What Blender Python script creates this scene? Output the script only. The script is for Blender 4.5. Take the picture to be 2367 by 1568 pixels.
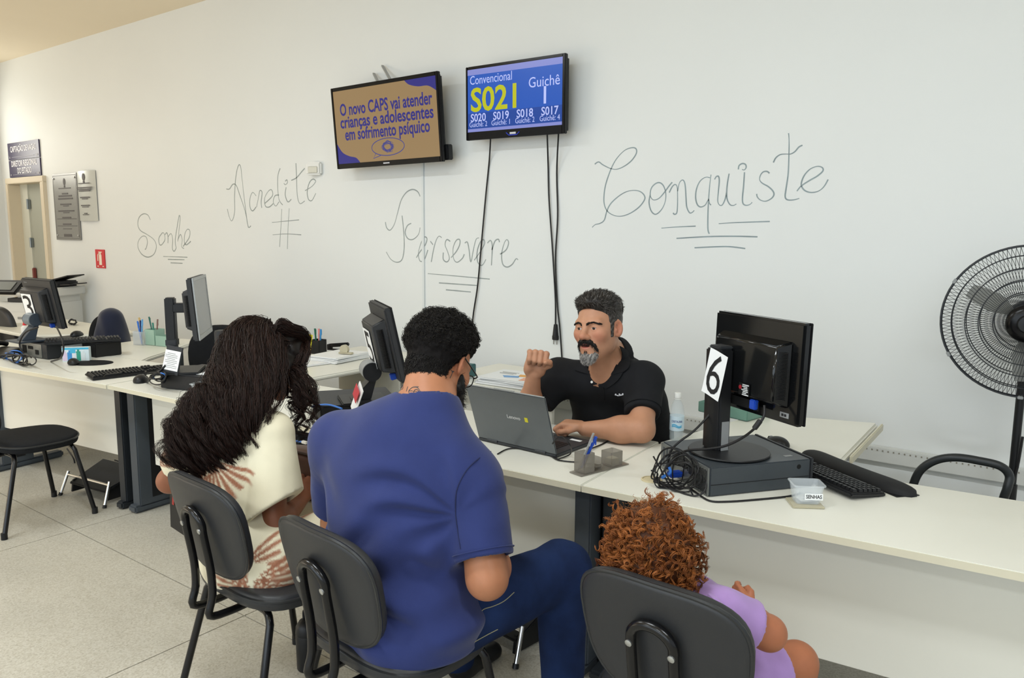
import bpy, bmesh, math, random
import numpy as np
from mathutils import Vector, Matrix, Euler

for o in list(bpy.data.objects):
    bpy.data.objects.remove(o)
S = bpy.context.scene
COL = S.collection
random.seed(7)
RNG = np.random.default_rng(7)

# ------------------------------------------------------------------ camera
F_PX, YAW, PITCH, ROLL, CAMZ = 1775.0, .638, .138, .0069, 1.58
IW, IH = 2367.0, 1568.0
_fw = np.array([-math.sin(YAW)*math.cos(PITCH), math.cos(YAW)*math.cos(PITCH), -math.sin(PITCH)])
_r0 = np.array([math.cos(YAW), math.sin(YAW), 0.0])
_u0 = np.cross(_r0, _fw)
_r = math.cos(ROLL)*_r0 + math.sin(ROLL)*_u0
_u = -math.sin(ROLL)*_r0 + math.cos(ROLL)*_u0
cam_data = bpy.data.cameras.new('camera')
cam = bpy.data.objects.new('camera', cam_data)
COL.objects.link(cam)
cam_data.sensor_width = 36
cam_data.lens = 36*F_PX/IW
cam_data.clip_start = .05
cam.matrix_world = Matrix(((_r[0], _u[0], -_fw[0], 0), (_r[1], _u[1], -_fw[1], 0), (_r[2], _u[2], -_fw[2], CAMZ), (0, 0, 0, 1)))
S.camera = cam

# ------------------------------------------------------------------ light and exposure
S.view_settings.view_transform = 'Standard'
S.view_settings.look = 'None'
S.view_settings.gamma = 1
S.view_settings.use_curve_mapping = False
S.view_settings.exposure = 0.45
world = bpy.data.worlds.new('world')
S.world = world
world.use_nodes = True
world.node_tree.nodes['Background'].inputs[0].default_value = (.86, .94, 1.0, 1)
world.node_tree.nodes['Background'].inputs[1].default_value = .58

def area_light(name, loc, size, energy, color, target=None, parent=None):
    d = bpy.data.lights.new(name, 'AREA')
    d.shape = 'RECTANGLE'; d.size, d.size_y = size
    d.energy = energy; d.color = color
    o = bpy.data.objects.new(name, d); COL.objects.link(o)
    o.location = loc
    if target is not None:
        o.rotation_euler = (Vector(target)-Vector(loc)).to_track_quat('-Z', 'Y').to_euler()
    if parent: o.parent = parent
    return o
# daylight from the window front of the hall, on the camera's side, and an added warm fill at lower left, aimed up as sun bounce
area_light('daylight_front', (-1.0, -4.6, 2.1), (9, 2.6), 125, (.80, .91, 1.0), (-1.5, 4, 1.2))
area_light('warm_bounce_fill', (-8.2, -1.6, .3), (5, 2.6), 105, (1.0, .80, .57), (-8.6, 2.6, 3.9))

# ------------------------------------------------------------------ projection helper: a pixel of the photograph and one known plane -> a point of the room
def P(px, py, x=None, y=None, z=None):
    a, b = (px-IW/2)/F_PX, -(py-IH/2)/F_PX
    d = _r*a + _u*b + _fw
    if z is not None: t = (z-CAMZ)/d[2]
    elif y is not None: t = y/d[1]
    else: t = x/d[0]
    return Vector((d[0]*t, d[1]*t, CAMZ+d[2]*t))

# ------------------------------------------------------------------ materials
def lin(c):
    if isinstance(c, str):
        c = c.lstrip('#'); c = tuple(int(c[i:i+2], 16)/255 for i in (0, 2, 4))
        return tuple(v/12.92 if v <= .04045 else ((v+.055)/1.055)**2.4 for v in c)
    return c
MATS = {}
def mat(name, color, rough=.5, metal=0.0, var=0.0, scale=8.0, bump=0.0, bscale=60.0, spec=.5, trans=0.0, ior=1.45, emit=None, estr=1.0, alpha=1.0, attr=None, sheen=0.0, sss=0.0, coat=0.0, color2=None, stretch=None):
    if name in MATS: return MATS[name]
    m = bpy.data.materials.new(name); m.use_nodes = True
    nt = m.node_tree; b = nt.nodes['Principled BSDF']
    c = lin(color)
    b.inputs['Base Color'].default_value = (*c, 1)
    b.inputs['Roughness'].default_value = rough
    b.inputs['Metallic'].default_value = metal
    b.inputs['Specular IOR Level'].default_value = spec
    b.inputs['Transmission Weight'].default_value = trans
    b.inputs['IOR'].default_value = ior
    b.inputs['Alpha'].default_value = alpha
    b.inputs['Sheen Weight'].default_value = sheen
    b.inputs['Coat Weight'].default_value = coat
    if sss:
        b.inputs['Subsurface Weight'].default_value = sss
        b.inputs['Subsurface Radius'].default_value = (.012, .005, .003)
        b.inputs['Subsurface Scale'].default_value = 1.0
    if emit is not None:
        b.inputs['Emission Color'].default_value = (*lin(emit), 1)
        b.inputs['Emission Strength'].default_value = estr
    tc = nt.nodes.new('ShaderNodeTexCoord')
    src = tc.outputs['Object']
    if stretch:
        mp = nt.nodes.new('ShaderNodeMapping'); mp.inputs['Scale'].default_value = stretch
        nt.links.new(src, mp.inputs[0]); src = mp.outputs[0]
    col_out = None
    if attr:
        at = nt.nodes.new('ShaderNodeAttribute'); at.attribute_name = attr
        col_out = at.outputs['Color']
    if var:
        n = nt.nodes.new('ShaderNodeTexNoise'); n.inputs['Scale'].default_value = scale; n.inputs['Detail'].default_value = 5
        nt.links.new(src, n.inputs['Vector'])
        r = nt.nodes.new('ShaderNodeMapRange'); r.inputs[1].default_value = .3; r.inputs[2].default_value = .7
        nt.links.new(n.outputs['Fac'], r.inputs[0])
        if color2 is not None:
            mx = nt.nodes.new('ShaderNodeMix'); mx.data_type = 'RGBA'
            mx.inputs[6].default_value = (*c, 1); mx.inputs[7].default_value = (*lin(color2), 1)
            nt.links.new(r.outputs[0], mx.inputs[0]); col_out = mx.outputs[2]
        else:
            r.inputs[3].default_value = 1-var; r.inputs[4].default_value = 1+var
            hv = nt.nodes.new('ShaderNodeHueSaturation')
            hv.inputs['Color'].default_value = (*c, 1)
            if col_out is not None: nt.links.new(col_out, hv.inputs['Color'])
            nt.links.new(r.outputs[0], hv.inputs['Value']); col_out = hv.outputs[0]
    if col_out is not None: nt.links.new(col_out, b.inputs['Base Color'])
    if bump:
        n2 = nt.nodes.new('ShaderNodeTexNoise'); n2.inputs['Scale'].default_value = bscale; n2.inputs['Detail'].default_value = 3
        nt.links.new(src, n2.inputs['Vector'])
        bp = nt.nodes.new('ShaderNodeBump'); bp.inputs['Strength'].default_value = bump; bp.inputs['Distance'].default_value = .01
        nt.links.new(n2.outputs['Fac'], bp.inputs['Height']); nt.links.new(bp.outputs[0], b.inputs['Normal'])
    MATS[name] = m
    return m

# ------------------------------------------------------------------ mesh builder
class MB:
    def __init__(s): s.v, s.f, s.m = [], [], []
    def add(s, vs, fs, mi=0):
        k = len(s.v); s.v += [tuple(v) for v in vs]; s.f += [tuple(i+k for i in f) for f in fs]; s.m += [mi]*len(fs); return s
    def box(s, c, d, rot=None, mi=0, taper=None):
        x, y, z = d[0]/2, d[1]/2, d[2]/2
        t = taper or (1, 1)
        vs = [Vector((sx*x*(t[0] if sz > 0 else 1), sy*y*(t[1] if sz > 0 else 1), sz*z)) for sz in (-1, 1) for sy in (-1, 1) for sx in (-1, 1)]
        if rot is not None:
            R = rot if isinstance(rot, Matrix) else Euler(rot).to_matrix()
            vs = [R @ v for v in vs]
        c = Vector(c)
        return s.add([v+c for v in vs], [(0, 2, 3, 1), (4, 5, 7, 6), (0, 1, 5, 4), (2, 6, 7, 3), (0, 4, 6, 2), (1, 3, 7, 5)], mi)
    def prism(s, pts, z0, z1, mi=0):
        n = len(pts)
        a = sum(pts[i][0]*pts[(i+1) % n][1]-pts[(i+1) % n][0]*pts[i][1] for i in range(n))
        if a < 0: pts = list(reversed(pts))
        vs = [(p[0], p[1], z0) for p in pts]+[(p[0], p[1], z1) for p in pts]
        fs = [tuple(reversed(range(n))), tuple(range(n, 2*n))]+[(i, (i+1) % n, n+(i+1) % n, n+i) for i in range(n)]
        return s.add(vs, fs, mi)
    def tube(s, path, r, n=8, mi=0, caps=True, flat=None):
        pts = [Vector(p) for p in path]; N = len(pts)
        rs = r if hasattr(r, '__len__') else [r]*N
        tan = [(pts[min(i+1, N-1)]-pts[max(i-1, 0)]).normalized() for i in range(N)]
        ref = Vector((0, 0, 1)) if abs(tan[0].z) < .9 else Vector((1, 0, 0))
        if flat is not None: ref = Vector(flat)
        u = (ref-tan[0]*ref.dot(tan[0])).normalized()
        vs = []
        for i in range(N):
            u = u-tan[i]*u.dot(tan[i])
            if u.length < 1e-6: u = tan[i].orthogonal()
            u.normalize(); w = tan[i].cross(u)
            for k in range(n):
                a = 2*math.pi*k/n
                vs.append(pts[i]+(u*math.cos(a)+w*math.sin(a))*rs[i])
        fs = [(i*n+k, i*n+(k+1) % n, (i+1)*n+(k+1) % n, (i+1)*n+k) for i in range(N-1) for k in range(n)]
        if caps: fs += [tuple(reversed(range(n))), tuple(range((N-1)*n, N*n))]
        return s.add(vs, fs, mi)
    def cyl(s, a, b, r, n=20, mi=0, r2=None): return s.tube([a, b], [r, r if r2 is None else r2], n, mi)
    def lathe(s, prof, c=(0, 0, 0), n=24, mi=0, axis=None, sx=1, sy=1):
        R = Vector((0, 0, 1)).rotation_difference(Vector(axis)).to_matrix() if axis is not None else Matrix.Identity(3)
        c = Vector(c); vs = []
        for r, z in prof:
            for k in range(n):
                a = 2*math.pi*k/n; vs.append(R @ Vector((r*math.cos(a)*sx, r*math.sin(a)*sy, z))+c)
        m = len(prof)
        fs = [(i*n+k, i*n+(k+1) % n, (i+1)*n+(k+1) % n, (i+1)*n+k) for i in range(m-1) for k in range(n)]
        fs += [tuple(reversed(range(n))), tuple(range((m-1)*n, m*n))]
        return s.add(vs, fs, mi)
    def ribbon(s, path, normal, w, t=.0006, mi=0):
        # flat stroke lying on a plane with this normal
        pts = [Vector(p) for p in path]; N = len(pts); nn = Vector(normal).normalized(); vs = []
        ws = w if hasattr(w, '__len__') else [w]*N
        for i in range(N):
            tg = (pts[min(i+1, N-1)]-pts[max(i-1, 0)]).normalized(); sd = tg.cross(nn).normalized()*ws[i]/2
            for o in (-sd, sd): vs += [pts[i]+o, pts[i]+o+nn*t]
        fs = []
        for i in range(N-1):
            a, b = i*4, i*4+4
            fs += [(a+1, a+3, b+3, b+1), (a, b, b+2, a+2), (a, a+1, b+1, b), (a+2, b+2, b+3, a+3)]
        fs += [(0, 2, 3, 1), (N*4-4, N*4-3, N*4-1, N*4-2)]
        return s.add(vs, fs, mi)
    def mesh(s, name):
        me = bpy.data.meshes.new(name); me.from_pydata(s.v, [], s.f)
        if any(s.m): me.polygons.foreach_set('material_index', s.m)
        me.validate(); me.update(); return me

def smooth_path(pts, sub=6, closed=False):
    pts = [Vector(p) for p in pts]; n = len(pts); out = []
    for i in range(n if closed else n-1):
        if closed: p0, p1, p2, p3 = pts[(i-1) % n], pts[i], pts[(i+1) % n], pts[(i+2) % n]
        else: p0, p1, p2, p3 = pts[max(i-1, 0)], pts[i], pts[i+1], pts[min(i+2, n-1)]
        for k in range(sub):
            t = k/sub
            out.append(.5*((2*p1)+(p2-p0)*t+(2*p0-5*p1+4*p2-p3)*t*t+(3*p1-p0-3*p2+p3)*t**3))
    if not closed: out.append(pts[-1])
    return out

def fix_normals(me):
    bm = bmesh.new(); bm.from_mesh(me); bmesh.ops.recalc_face_normals(bm, faces=bm.faces); bm.to_mesh(me); bm.free()

def obj(name, mb, m, parent=None, bevel=0.0, seg=2, smooth=40, loc=None, rot=None, world=False):
    me = mb if isinstance(mb, bpy.types.Mesh) else mb.mesh(name)
    ms = m if isinstance(m, (list, tuple)) else [m]
    for q in ms: me.materials.append(q)
    if bevel:
        bm = bmesh.new(); bm.from_mesh(me)
        bmesh.ops.recalc_face_normals(bm, faces=bm.faces)
        es = [e for e in bm.edges if len(e.link_faces) == 2 and e.calc_face_angle(0) > .5]
        bmesh.ops.bevel(bm, geom=es, offset=bevel, segments=seg, affect='EDGES', clamp_overlap=True)
        bm.to_mesh(me); bm.free()
    elif not isinstance(mb, bpy.types.Mesh): fix_normals(me)
    if smooth:
        me.polygons.foreach_set('use_smooth', [True]*len(me.polygons))
        if smooth < 180: me.set_sharp_from_angle(angle=math.radians(smooth))
    o = bpy.data.objects.new(name, me); COL.objects.link(o)
    if loc is not None: o.location = loc
    if rot is not None: o.rotation_euler = rot
    if parent is not None:
        o.parent = parent
        if world: o.matrix_parent_inverse = parent_mat(parent).inverted()
    return o
def parent_mat(p):
    m = Matrix.LocRotScale(p.location, p.rotation_euler, p.scale)
    return parent_mat(p.parent) @ p.matrix_parent_inverse @ m if p.parent else m

def tag(o, label, cat, group=None):
    o['label'] = label; o['category'] = cat
    if group: o['group'] = group
    return o
def thing(name, label, cat, loc=(0, 0, 0), rotz=0.0, group=None):
    o = bpy.data.objects.new(name, None); COL.objects.link(o)
    o.location = loc; o.rotation_euler = (0, 0, rotz); o.empty_display_size = .1
    return tag(o, label, cat, group)
def struct(o): o['kind'] = 'structure'; return o
def stuff(o): o['kind'] = 'stuff'; return o
def dup_tree(root, loc, rotz, label, group=None, skip=()):
    r = root.copy(); COL.objects.link(r); r.location = loc; r.rotation_euler = (0, 0, rotz); r['label'] = label
    if group: r['group'] = group
    def rec(a, b):
        for ch in list(a.children):
            if ch.name.split('.')[0] in skip: continue
            c = ch.copy(); COL.objects.link(c); c.parent = b; rec(ch, c)
    rec(root, r)
    return r
def text_mesh(body, size, align='CENTER', bold=0.0, depth=.0004, space=1.0, xscale=1.0, line=1.0, valign='CENTER'):
    cu = bpy.data.curves.new('text', 'FONT'); cu.body = body; cu.size = size; cu.align_x = align; cu.align_y = valign
    cu.extrude = depth; cu.offset = bold*size; cu.space_character = space; cu.space_line = line; cu.resolution_u = 3
    o = bpy.data.objects.new('text', cu); COL.objects.link(o)
    me = bpy.data.meshes.new_from_object(o)
    bpy.data.objects.remove(o); bpy.data.curves.remove(cu)
    if xscale != 1.0: me.transform(Matrix.Diagonal((xscale, 1, 1, 1)))
    return me
def text(name, body, size, m, parent, mtx, world=False, fit=None, **k):
    me = text_mesh(body, size, **k)
    if fit:
        xs = [v.co.x for v in me.vertices]; w = max(xs)-min(xs)
        me.transform(Matrix.Diagonal((fit/w, 1, 1, 1)))
    me.transform(mtx)
    return obj(name, me, m, parent, smooth=0, world=world)
def frame(o, xdir, up):
    x = Vector(xdir).normalized(); u = Vector(up); u = (u-x*u.dot(x)).normalized(); n = x.cross(u)
    return Matrix(((x[0], u[0], n[0], o[0]), (x[1], u[1], n[1], o[1]), (x[2], u[2], n[2], o[2]), (0, 0, 0, 1)))
def rotz(a): return Matrix.Rotation(a, 4, 'Z')
# ================================================================== the room
WY = 4.0
CEIL = P(240, 72.5, y=WY).z
XL = -10.80
M_wall = mat('wall_paint', '#e4e7e6', .55, var=.012, scale=1.3, bump=.02, bscale=90, spec=.35)
M_ceil = mat('ceiling_paint', '#f2e6cf', .8, var=.012, scale=1.0, spec=.2)
M_cream = mat('desk_laminate', '#e4e3d8', .38, var=.012, scale=5, spec=.45)
M_edge = mat('desk_edge_shade_laminate', '#d3cdb6', .45, var=.02, scale=6)  # darker than the desktop: the front edge's weaker light is put into the colour
M_panel = mat('panel_laminate', '#d8d6cb', .5, var=.012, scale=3)
M_slate = mat('slate_painted_steel', '#41474d', .45, var=.05, scale=12)
M_dsteel = mat('dark_painted_steel', '#24282c', .45, var=.05, scale=12)
M_black = mat('black_plastic', '#17181a', .42, var=.08, scale=25, spec=.4)
M_gloss = mat('gloss_black_plastic', '#0b0b0d', .22, spec=.3)
M_dgrey = mat('charcoal_plastic', '#2e3033', .5, var=.06, scale=30, spec=.4)
M_white = mat('white_plastic', '#e9e9e4', .4)
M_paper = mat('white_paper', '#eef0f0', .8)
M_ink = mat('black_ink', '#1a1a1c', .7)
M_cable = mat('black_cable', '#141416', .5)
M_blue = mat('blue_plastic', '#1d49b4', .4)
M_bcable = mat('blue_cable', '#2f6fc4', .45)
M_chrome = mat('chrome', '#c8c8c8', .2, metal=1)
M_grey = mat('grey_plastic', '#8c8e8e', .45)

door_x0, door_x1, door_z = P(24, 425, y=WY).x, P(102, 419, y=WY).x, P(60, 421, y=WY).z

# floor: polished granilite cast in panels with thin joints
M_joint = mat('floor_joint', '#8f8a7e', .8)
def granilite():
    m = bpy.data.materials.new('granilite'); m.use_nodes = True; nt = m.node_tree; b = nt.nodes['Principled BSDF']
    g = nt.nodes.new('ShaderNodeNewGeometry')
    v = nt.nodes.new('ShaderNodeTexVoronoi'); v.inputs['Scale'].default_value = 170
    nt.links.new(g.outputs['Position'], v.inputs['Vector'])
    cr = nt.nodes.new('ShaderNodeValToRGB'); e = cr.color_ramp.elements
    e[0].position = 0; e[0].color = (*lin('#aaa496'), 1); e[1].position = 1; e[1].color = (*lin('#c2beb1'), 1)
    for p, c in ((.18, '#bab5a7'), (.55, '#c5c1b5'), (.8, '#b1ab9c')):
        k = e.new(p); k.color = (*lin(c), 1)
    sp = nt.nodes.new('ShaderNodeSeparateColor'); nt.links.new(v.outputs['Color'], sp.inputs[0]); nt.links.new(sp.outputs[0], cr.inputs[0])
    n = nt.nodes.new('ShaderNodeTexNoise'); n.inputs['Scale'].default_value = 1.7; n.inputs['Detail'].default_value = 6
    nt.links.new(g.outputs['Position'], n.inputs['Vector'])
    r = nt.nodes.new('ShaderNodeMapRange'); r.inputs[1].default_value = .3; r.inputs[2].default_value = .7; r.inputs[3].default_value = .88; r.inputs[4].default_value = 1.06
    nt.links.new(n.outputs['Fac'], r.inputs[0])
    hv = nt.nodes.new('ShaderNodeHueSaturation'); nt.links.new(cr.outputs[0], hv.inputs['Color']); nt.links.new(r.outputs[0], hv.inputs['Value'])
    nt.links.new(hv.outputs[0], b.inputs['Base Color'])
    b.inputs['Roughness'].default_value = .42; b.inputs['Specular IOR Level'].default_value = .4
    return m
M_floor = granilite()
PW = 1.515
fx0, fy0 = -4.18-PW*5, 1.747-PW*6
floor = struct(obj('floor', MB().box(((XL+6)/2, -1.9, -.08), (6-XL+.2, 12.2, .15)), M_joint, smooth=0))
pm = MB().box((0, 0, -.0045), (PW-.006, PW-.006, .009)).mesh('floor_panel')
pm.materials.append(M_floor)
for i in range(11):
    for j in range(8):
        o = bpy.data.objects.new('floor_panel', pm); COL.objects.link(o); o.parent = floor
        o.location = (fx0+(i+.5)*PW, fy0+(j+.5)*PW, 0)
pm2 = MB().box((0, 0, -.0045), (PW-.006, 4.0-(fy0+8*PW)-.006, .009)).mesh('floor_panel')
pm2.materials.append(M_floor)
if 4.0-(fy0+8*PW) > .05:
    for i in range(11):
        o = bpy.data.objects.new('floor_panel', pm2); COL.objects.link(o); o.parent = floor
        o.location = (fx0+(i+.5)*PW, (fy0+8*PW+4.0)/2, 0)
ceiling = struct(obj('ceiling', MB().box(((XL+5)/2, -1.0, CEIL+.06), (5-XL+.4, 10.4, .12)), M_ceil, smooth=0))
w = MB()
w.box(((door_x1+5)/2, WY+.09, CEIL/2), (5-door_x1, .18, CEIL))
w.box(((XL+door_x0)/2-.1, WY+.09, CEIL/2), (door_x0-XL+.2, .18, CEIL))
w.box(((door_x0+door_x1)/2, WY+.09, (CEIL+door_z)/2), (door_x1-door_x0, .18, CEIL-door_z))
wall_back = struct(obj('wall_back', w, M_wall, smooth=0))
# left end wall with a window high up beside the corner
wz0, wz1, wy0, wy1 = 2.25, 3.05, 2.55, 3.72
w = MB()
w.box((XL-.09, (wy0-6)/2, CEIL/2), (.18, wy0+6, CEIL)); w.box((XL-.09, (wy1+WY)/2, CEIL/2), (.18, WY-wy1, CEIL))
w.box((XL-.09, (wy0+wy1)/2, wz0/2), (.18, wy1-wy0, wz0)); w.box((XL-.09, (wy0+wy1)/2, (wz1+CEIL)/2), (.18, wy1-wy0, CEIL-wz1))
wall_left = struct(obj('wall_left', w, M_wall, smooth=0))
win = struct(obj('window_1', MB().box((XL-.1, (wy0+wy1)/2, wz0+.02), (.06, wy1-wy0, .04)).box((XL-.1, (wy0+wy1)/2, wz1-.02), (.06, wy1-wy0, .04)).box((XL-.1, wy0+.02, (wz0+wz1)/2), (.06, .04, wz1-wz0-.084)).box((XL-.1, wy1-.02, (wz0+wz1)/2), (.06, .04, wz1-wz0-.084)), M_white, smooth=0))
area_light('daylight_window', (XL-.25, (wy0+wy1)/2, (wz0+wz1)/2), (1.1, .75), 13, (1.0, .96, .84), (XL+2, (wy0+wy1)/2+.5, 2.2))

# fluorescent fittings added out of view to brighten desks and floor from above
M_lamp = mat('added_lamp_diffuser', '#f4f6f8', .4, emit='#f4f8ff', estr=4.0)
for i, (lx, ly) in enumerate(((-4.6, .75), (-1.7, .75), (1.2, .75), (-3.2, -2.2), (-.2, -2.2))):
    lf = thing('added_ceiling_light', ('first', 'second', 'third')[i % 3]+' added long fluorescent ceiling fitting of the '+('row near the counter' if i < 3 else 'rear row'), 'added ceiling light', (lx, ly, CEIL), 0, 'added fluorescent ceiling fittings')
    obj('housing', MB().box((0, 0, -.03), (1.26, .22, .058)), M_white, lf, bevel=.006)
    obj('diffuser', MB().box((0, 0, -.066), (1.2, .17, .012)), M_lamp, lf, bevel=.003)
    area_light('added_down_light', (0, 0, -.08), (1.2, .18), 26, (.90, .96, 1.0), (0, 0, -1), lf)

# door: recessed frame, leaf, hinges, lock
M_doorframe = mat('door_frame_paint', '#d9cdb6', .5)
M_doorleaf = mat('door_leaf_paint', '#a9ab9f', .5)
dr = struct(obj('door_1', MB().box(((door_x0+door_x1)/2+.09, WY+.13, door_z/2), (door_x1-door_x0-.22, .04, door_z-.012)), M_doorleaf))
fr = MB()
fr.box((door_x1+.015, WY+.04, door_z/2-.009), (.09, .16, door_z-.012)); fr.box((door_x0-.015, WY+.04, door_z/2-.009), (.07, .16, door_z-.012))
fr.box(((door_x0+door_x1)/2+.005, WY+.04, door_z+.02), (door_x1-door_x0+.11, .16, .068))
obj('door_frame', fr, M_doorframe, dr, bevel=.006)
obj('door_reveal', MB().box((door_x0+.12, WY+.12, door_z/2), (.2, .05, door_z-.02)), mat('reveal_paint', '#cfd0c4', .5), dr)
for zz in (P(47, 473, y=WY+.1).z, P(40, 560, y=WY+.1).z):
    obj('hinge', MB().box((door_x0+.235, WY+.095, zz), (.05, .02, .11)).cyl((door_x0+.235, WY+.08, zz-.06), (door_x0+.235, WY+.08, zz+.06), .012), mat('hinge_steel', '#8d9496', .35, metal=.8), dr)
zz = P(56, 633, y=WY+.1).z
obj('lock', MB().box((door_x0+.255, WY+.09, zz), (.06, .03, .17)), mat('lock_red', '#7a3a36', .5), dr, bevel=.008)

# cable channel along the wall with a row of slots
zc = P(2190, 1061, y=WY-.02).z
ch = struct(obj('trim_1', MB().box((-2.2, WY-.0175, zc-.03), (5.6, .035, .075)), mat('channel_plastic', '#d3d5d2', .4), bevel=.004))
sl = MB()
for i in range(200): sl.box((-4.4+i*.024, WY-.0355, zc-.008), (.006, .003, .007))
stuff(obj('slots', sl, mat('slot_dark', '#8f8b80', .8), ch, smooth=0))
# thin conduit under the first television
xa = P(979, 540, y=WY).x
struct(obj('trim_2', MB().box((xa, WY-.005, (P(979, 360, y=WY).z+.55)/2), (.022, .010, P(979, 360, y=WY).z-.55)), mat('conduit_paint', '#dde2e2', .5), bevel=.002))

# ------------------------------------------------------------------ words written on the wall in marker
M_marker = mat('grey_marker', '#9aa2a1', .7, var=.15, scale=14)
M_marker2 = mat('blue_grey_marker', '#8f9da1', .7, var=.15, scale=10)
def write(name, label, strokes, org, sc, m, w=.0065):
    mb = MB()
    for s in strokes:
        pts = [P(org[0]+a/sc, org[1]+b/sc, y=WY-.0002) for a, b in s]
        pp = smooth_path(pts, 5); n = len(pp)
        ws = [w*(.65+.5*abs(math.sin(i*.09+len(s)))) for i in range(n)]
        mb.ribbon(pp, (0, -1, 0), ws)
    o = obj(name, mb, m, wall_back, smooth=0); o['label'] = label
    return o
O6, K6 = (300, 300), 2.518
write('handwritten_word', 'word Sonhe handwritten in grey marker with three underlines', [
 [(120,525),(105,497),(80,490),(55,510),(47,550),(60,585),(100,610),(140,640),(155,680),(140,725),(105,742),(70,725),(48,685),(52,645),(75,620),(95,625),(103,655),(95,690),(88,697)],
 [(190,600),(170,630),(172,665),(185,670),(205,640),(200,605),(190,600)], [(205,612),(215,600),(222,620),(222,660)], [(222,625),(240,605),(250,640),(248,690),(258,708),(270,690)],
 [(270,690),(265,640),(280,540),(288,500),(293,520),(285,600),(280,650)], [(280,640),(295,610),(305,640),(302,680),(315,692)],
 [(310,680),(345,630),(350,590),(335,580),(320,610),(318,655),(330,670),(355,650)], [(195,738),(265,740),(335,743)], [(222,755),(318,757)], [(238,775),(307,778)]], O6, K6, M_marker, .009)
write('handwritten_word', 'word Acredite handwritten in grey marker beside the motion sensor', [
 [(562,345),(580,345),(600,318),(620,325),(640,380),(670,470),(690,570)], [(568,462),(580,510),(595,530),(610,480),(610,380),(618,270),(632,210),(645,215),(655,300),(670,430),(688,560),(705,560)],
 [(735,385),(715,365),(700,400),(700,450),(715,473),(735,450)], [(738,450),(750,390),(757,355),(770,365),(765,420),(768,455)],
 [(785,430),(830,385),(825,350),(805,360),(785,400),(790,445),(812,450),(835,430)], [(868,380),(845,385),(835,420),(850,445),(868,420)], [(875,225),(862,270),(862,350),(870,410),(890,438)],
 [(910,335),(905,380),(920,420),(940,405)], [(905,300),(915,292),(917,310),(905,320),(897,312)], [(967,195),(970,260),(975,380),(990,430),(1018,415)], [(940,295),(970,280),(1000,245),(1018,225)],
 [(1020,355),(1060,330),(1082,300),(1065,288),(1045,310),(1033,360),(1040,405),(1060,412),(1083,370)]], O6, K6, M_marker, .008)
write('hash_mark', 'hash sign drawn in grey marker below Acredite', [[(885,462),(880,560),(872,682)], [(928,458),(922,560),(917,695)], [(828,540),(900,533),(985,525)], [(832,612),(910,607),(998,612)]], O6, K6, M_marker, .007)
write('handwritten_word', 'word Persevere handwritten in grey marker with three underlines', [
 [(1690,388),(1675,360),(1645,348),(1610,365),(1580,410),(1560,480),(1540,550),(1515,585),(1495,570),(1488,538)], [(1585,500),(1595,600),(1597,690),(1585,755),(1555,772),(1520,755),(1493,712)],
 [(1638,545),(1615,560),(1603,600),(1620,635),(1650,638),(1680,610),(1690,570)], [(1668,745),(1690,710),(1720,670),(1730,635),(1715,625),(1695,660),(1680,720),(1690,765),(1715,755),(1735,700)],
 [(1755,770),(1770,690),(1785,640),(1800,620),(1815,628)], [(1750,650),(1765,670)], [(1865,650),(1845,640),(1835,670),(1850,710),(1860,750),(1845,770),(1825,755),(1825,715)],
 [(1870,745),(1900,710),(1920,670),(1920,640),(1900,645),(1882,690),(1885,750),(1905,772),(1935,750),(1947,725)], [(1950,660),(1965,655),(1975,700),(1985,770),(2000,700),(2015,640),(2032,630)],
 [(2005,760),(2040,710),(2065,665),(2060,640),(2040,655),(2022,710),(2025,770),(2050,790),(2073,755)], [(2082,660),(2100,645),(2110,680),(2105,790)], [(2108,700),(2125,650),(2145,638),(2152,655)],
 [(2155,725),(2190,700),(2205,660),(2195,640),(2180,660),(2165,720),(2170,780),(2195,800),(2225,785),(2248,752),(2260,758)],
 [(1735,838),(1900,852),(2095,870)], [(1800,892),(2020,907)], [(1840,932),(1985,945)]], O6, K6, M_marker, .0075)
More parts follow.
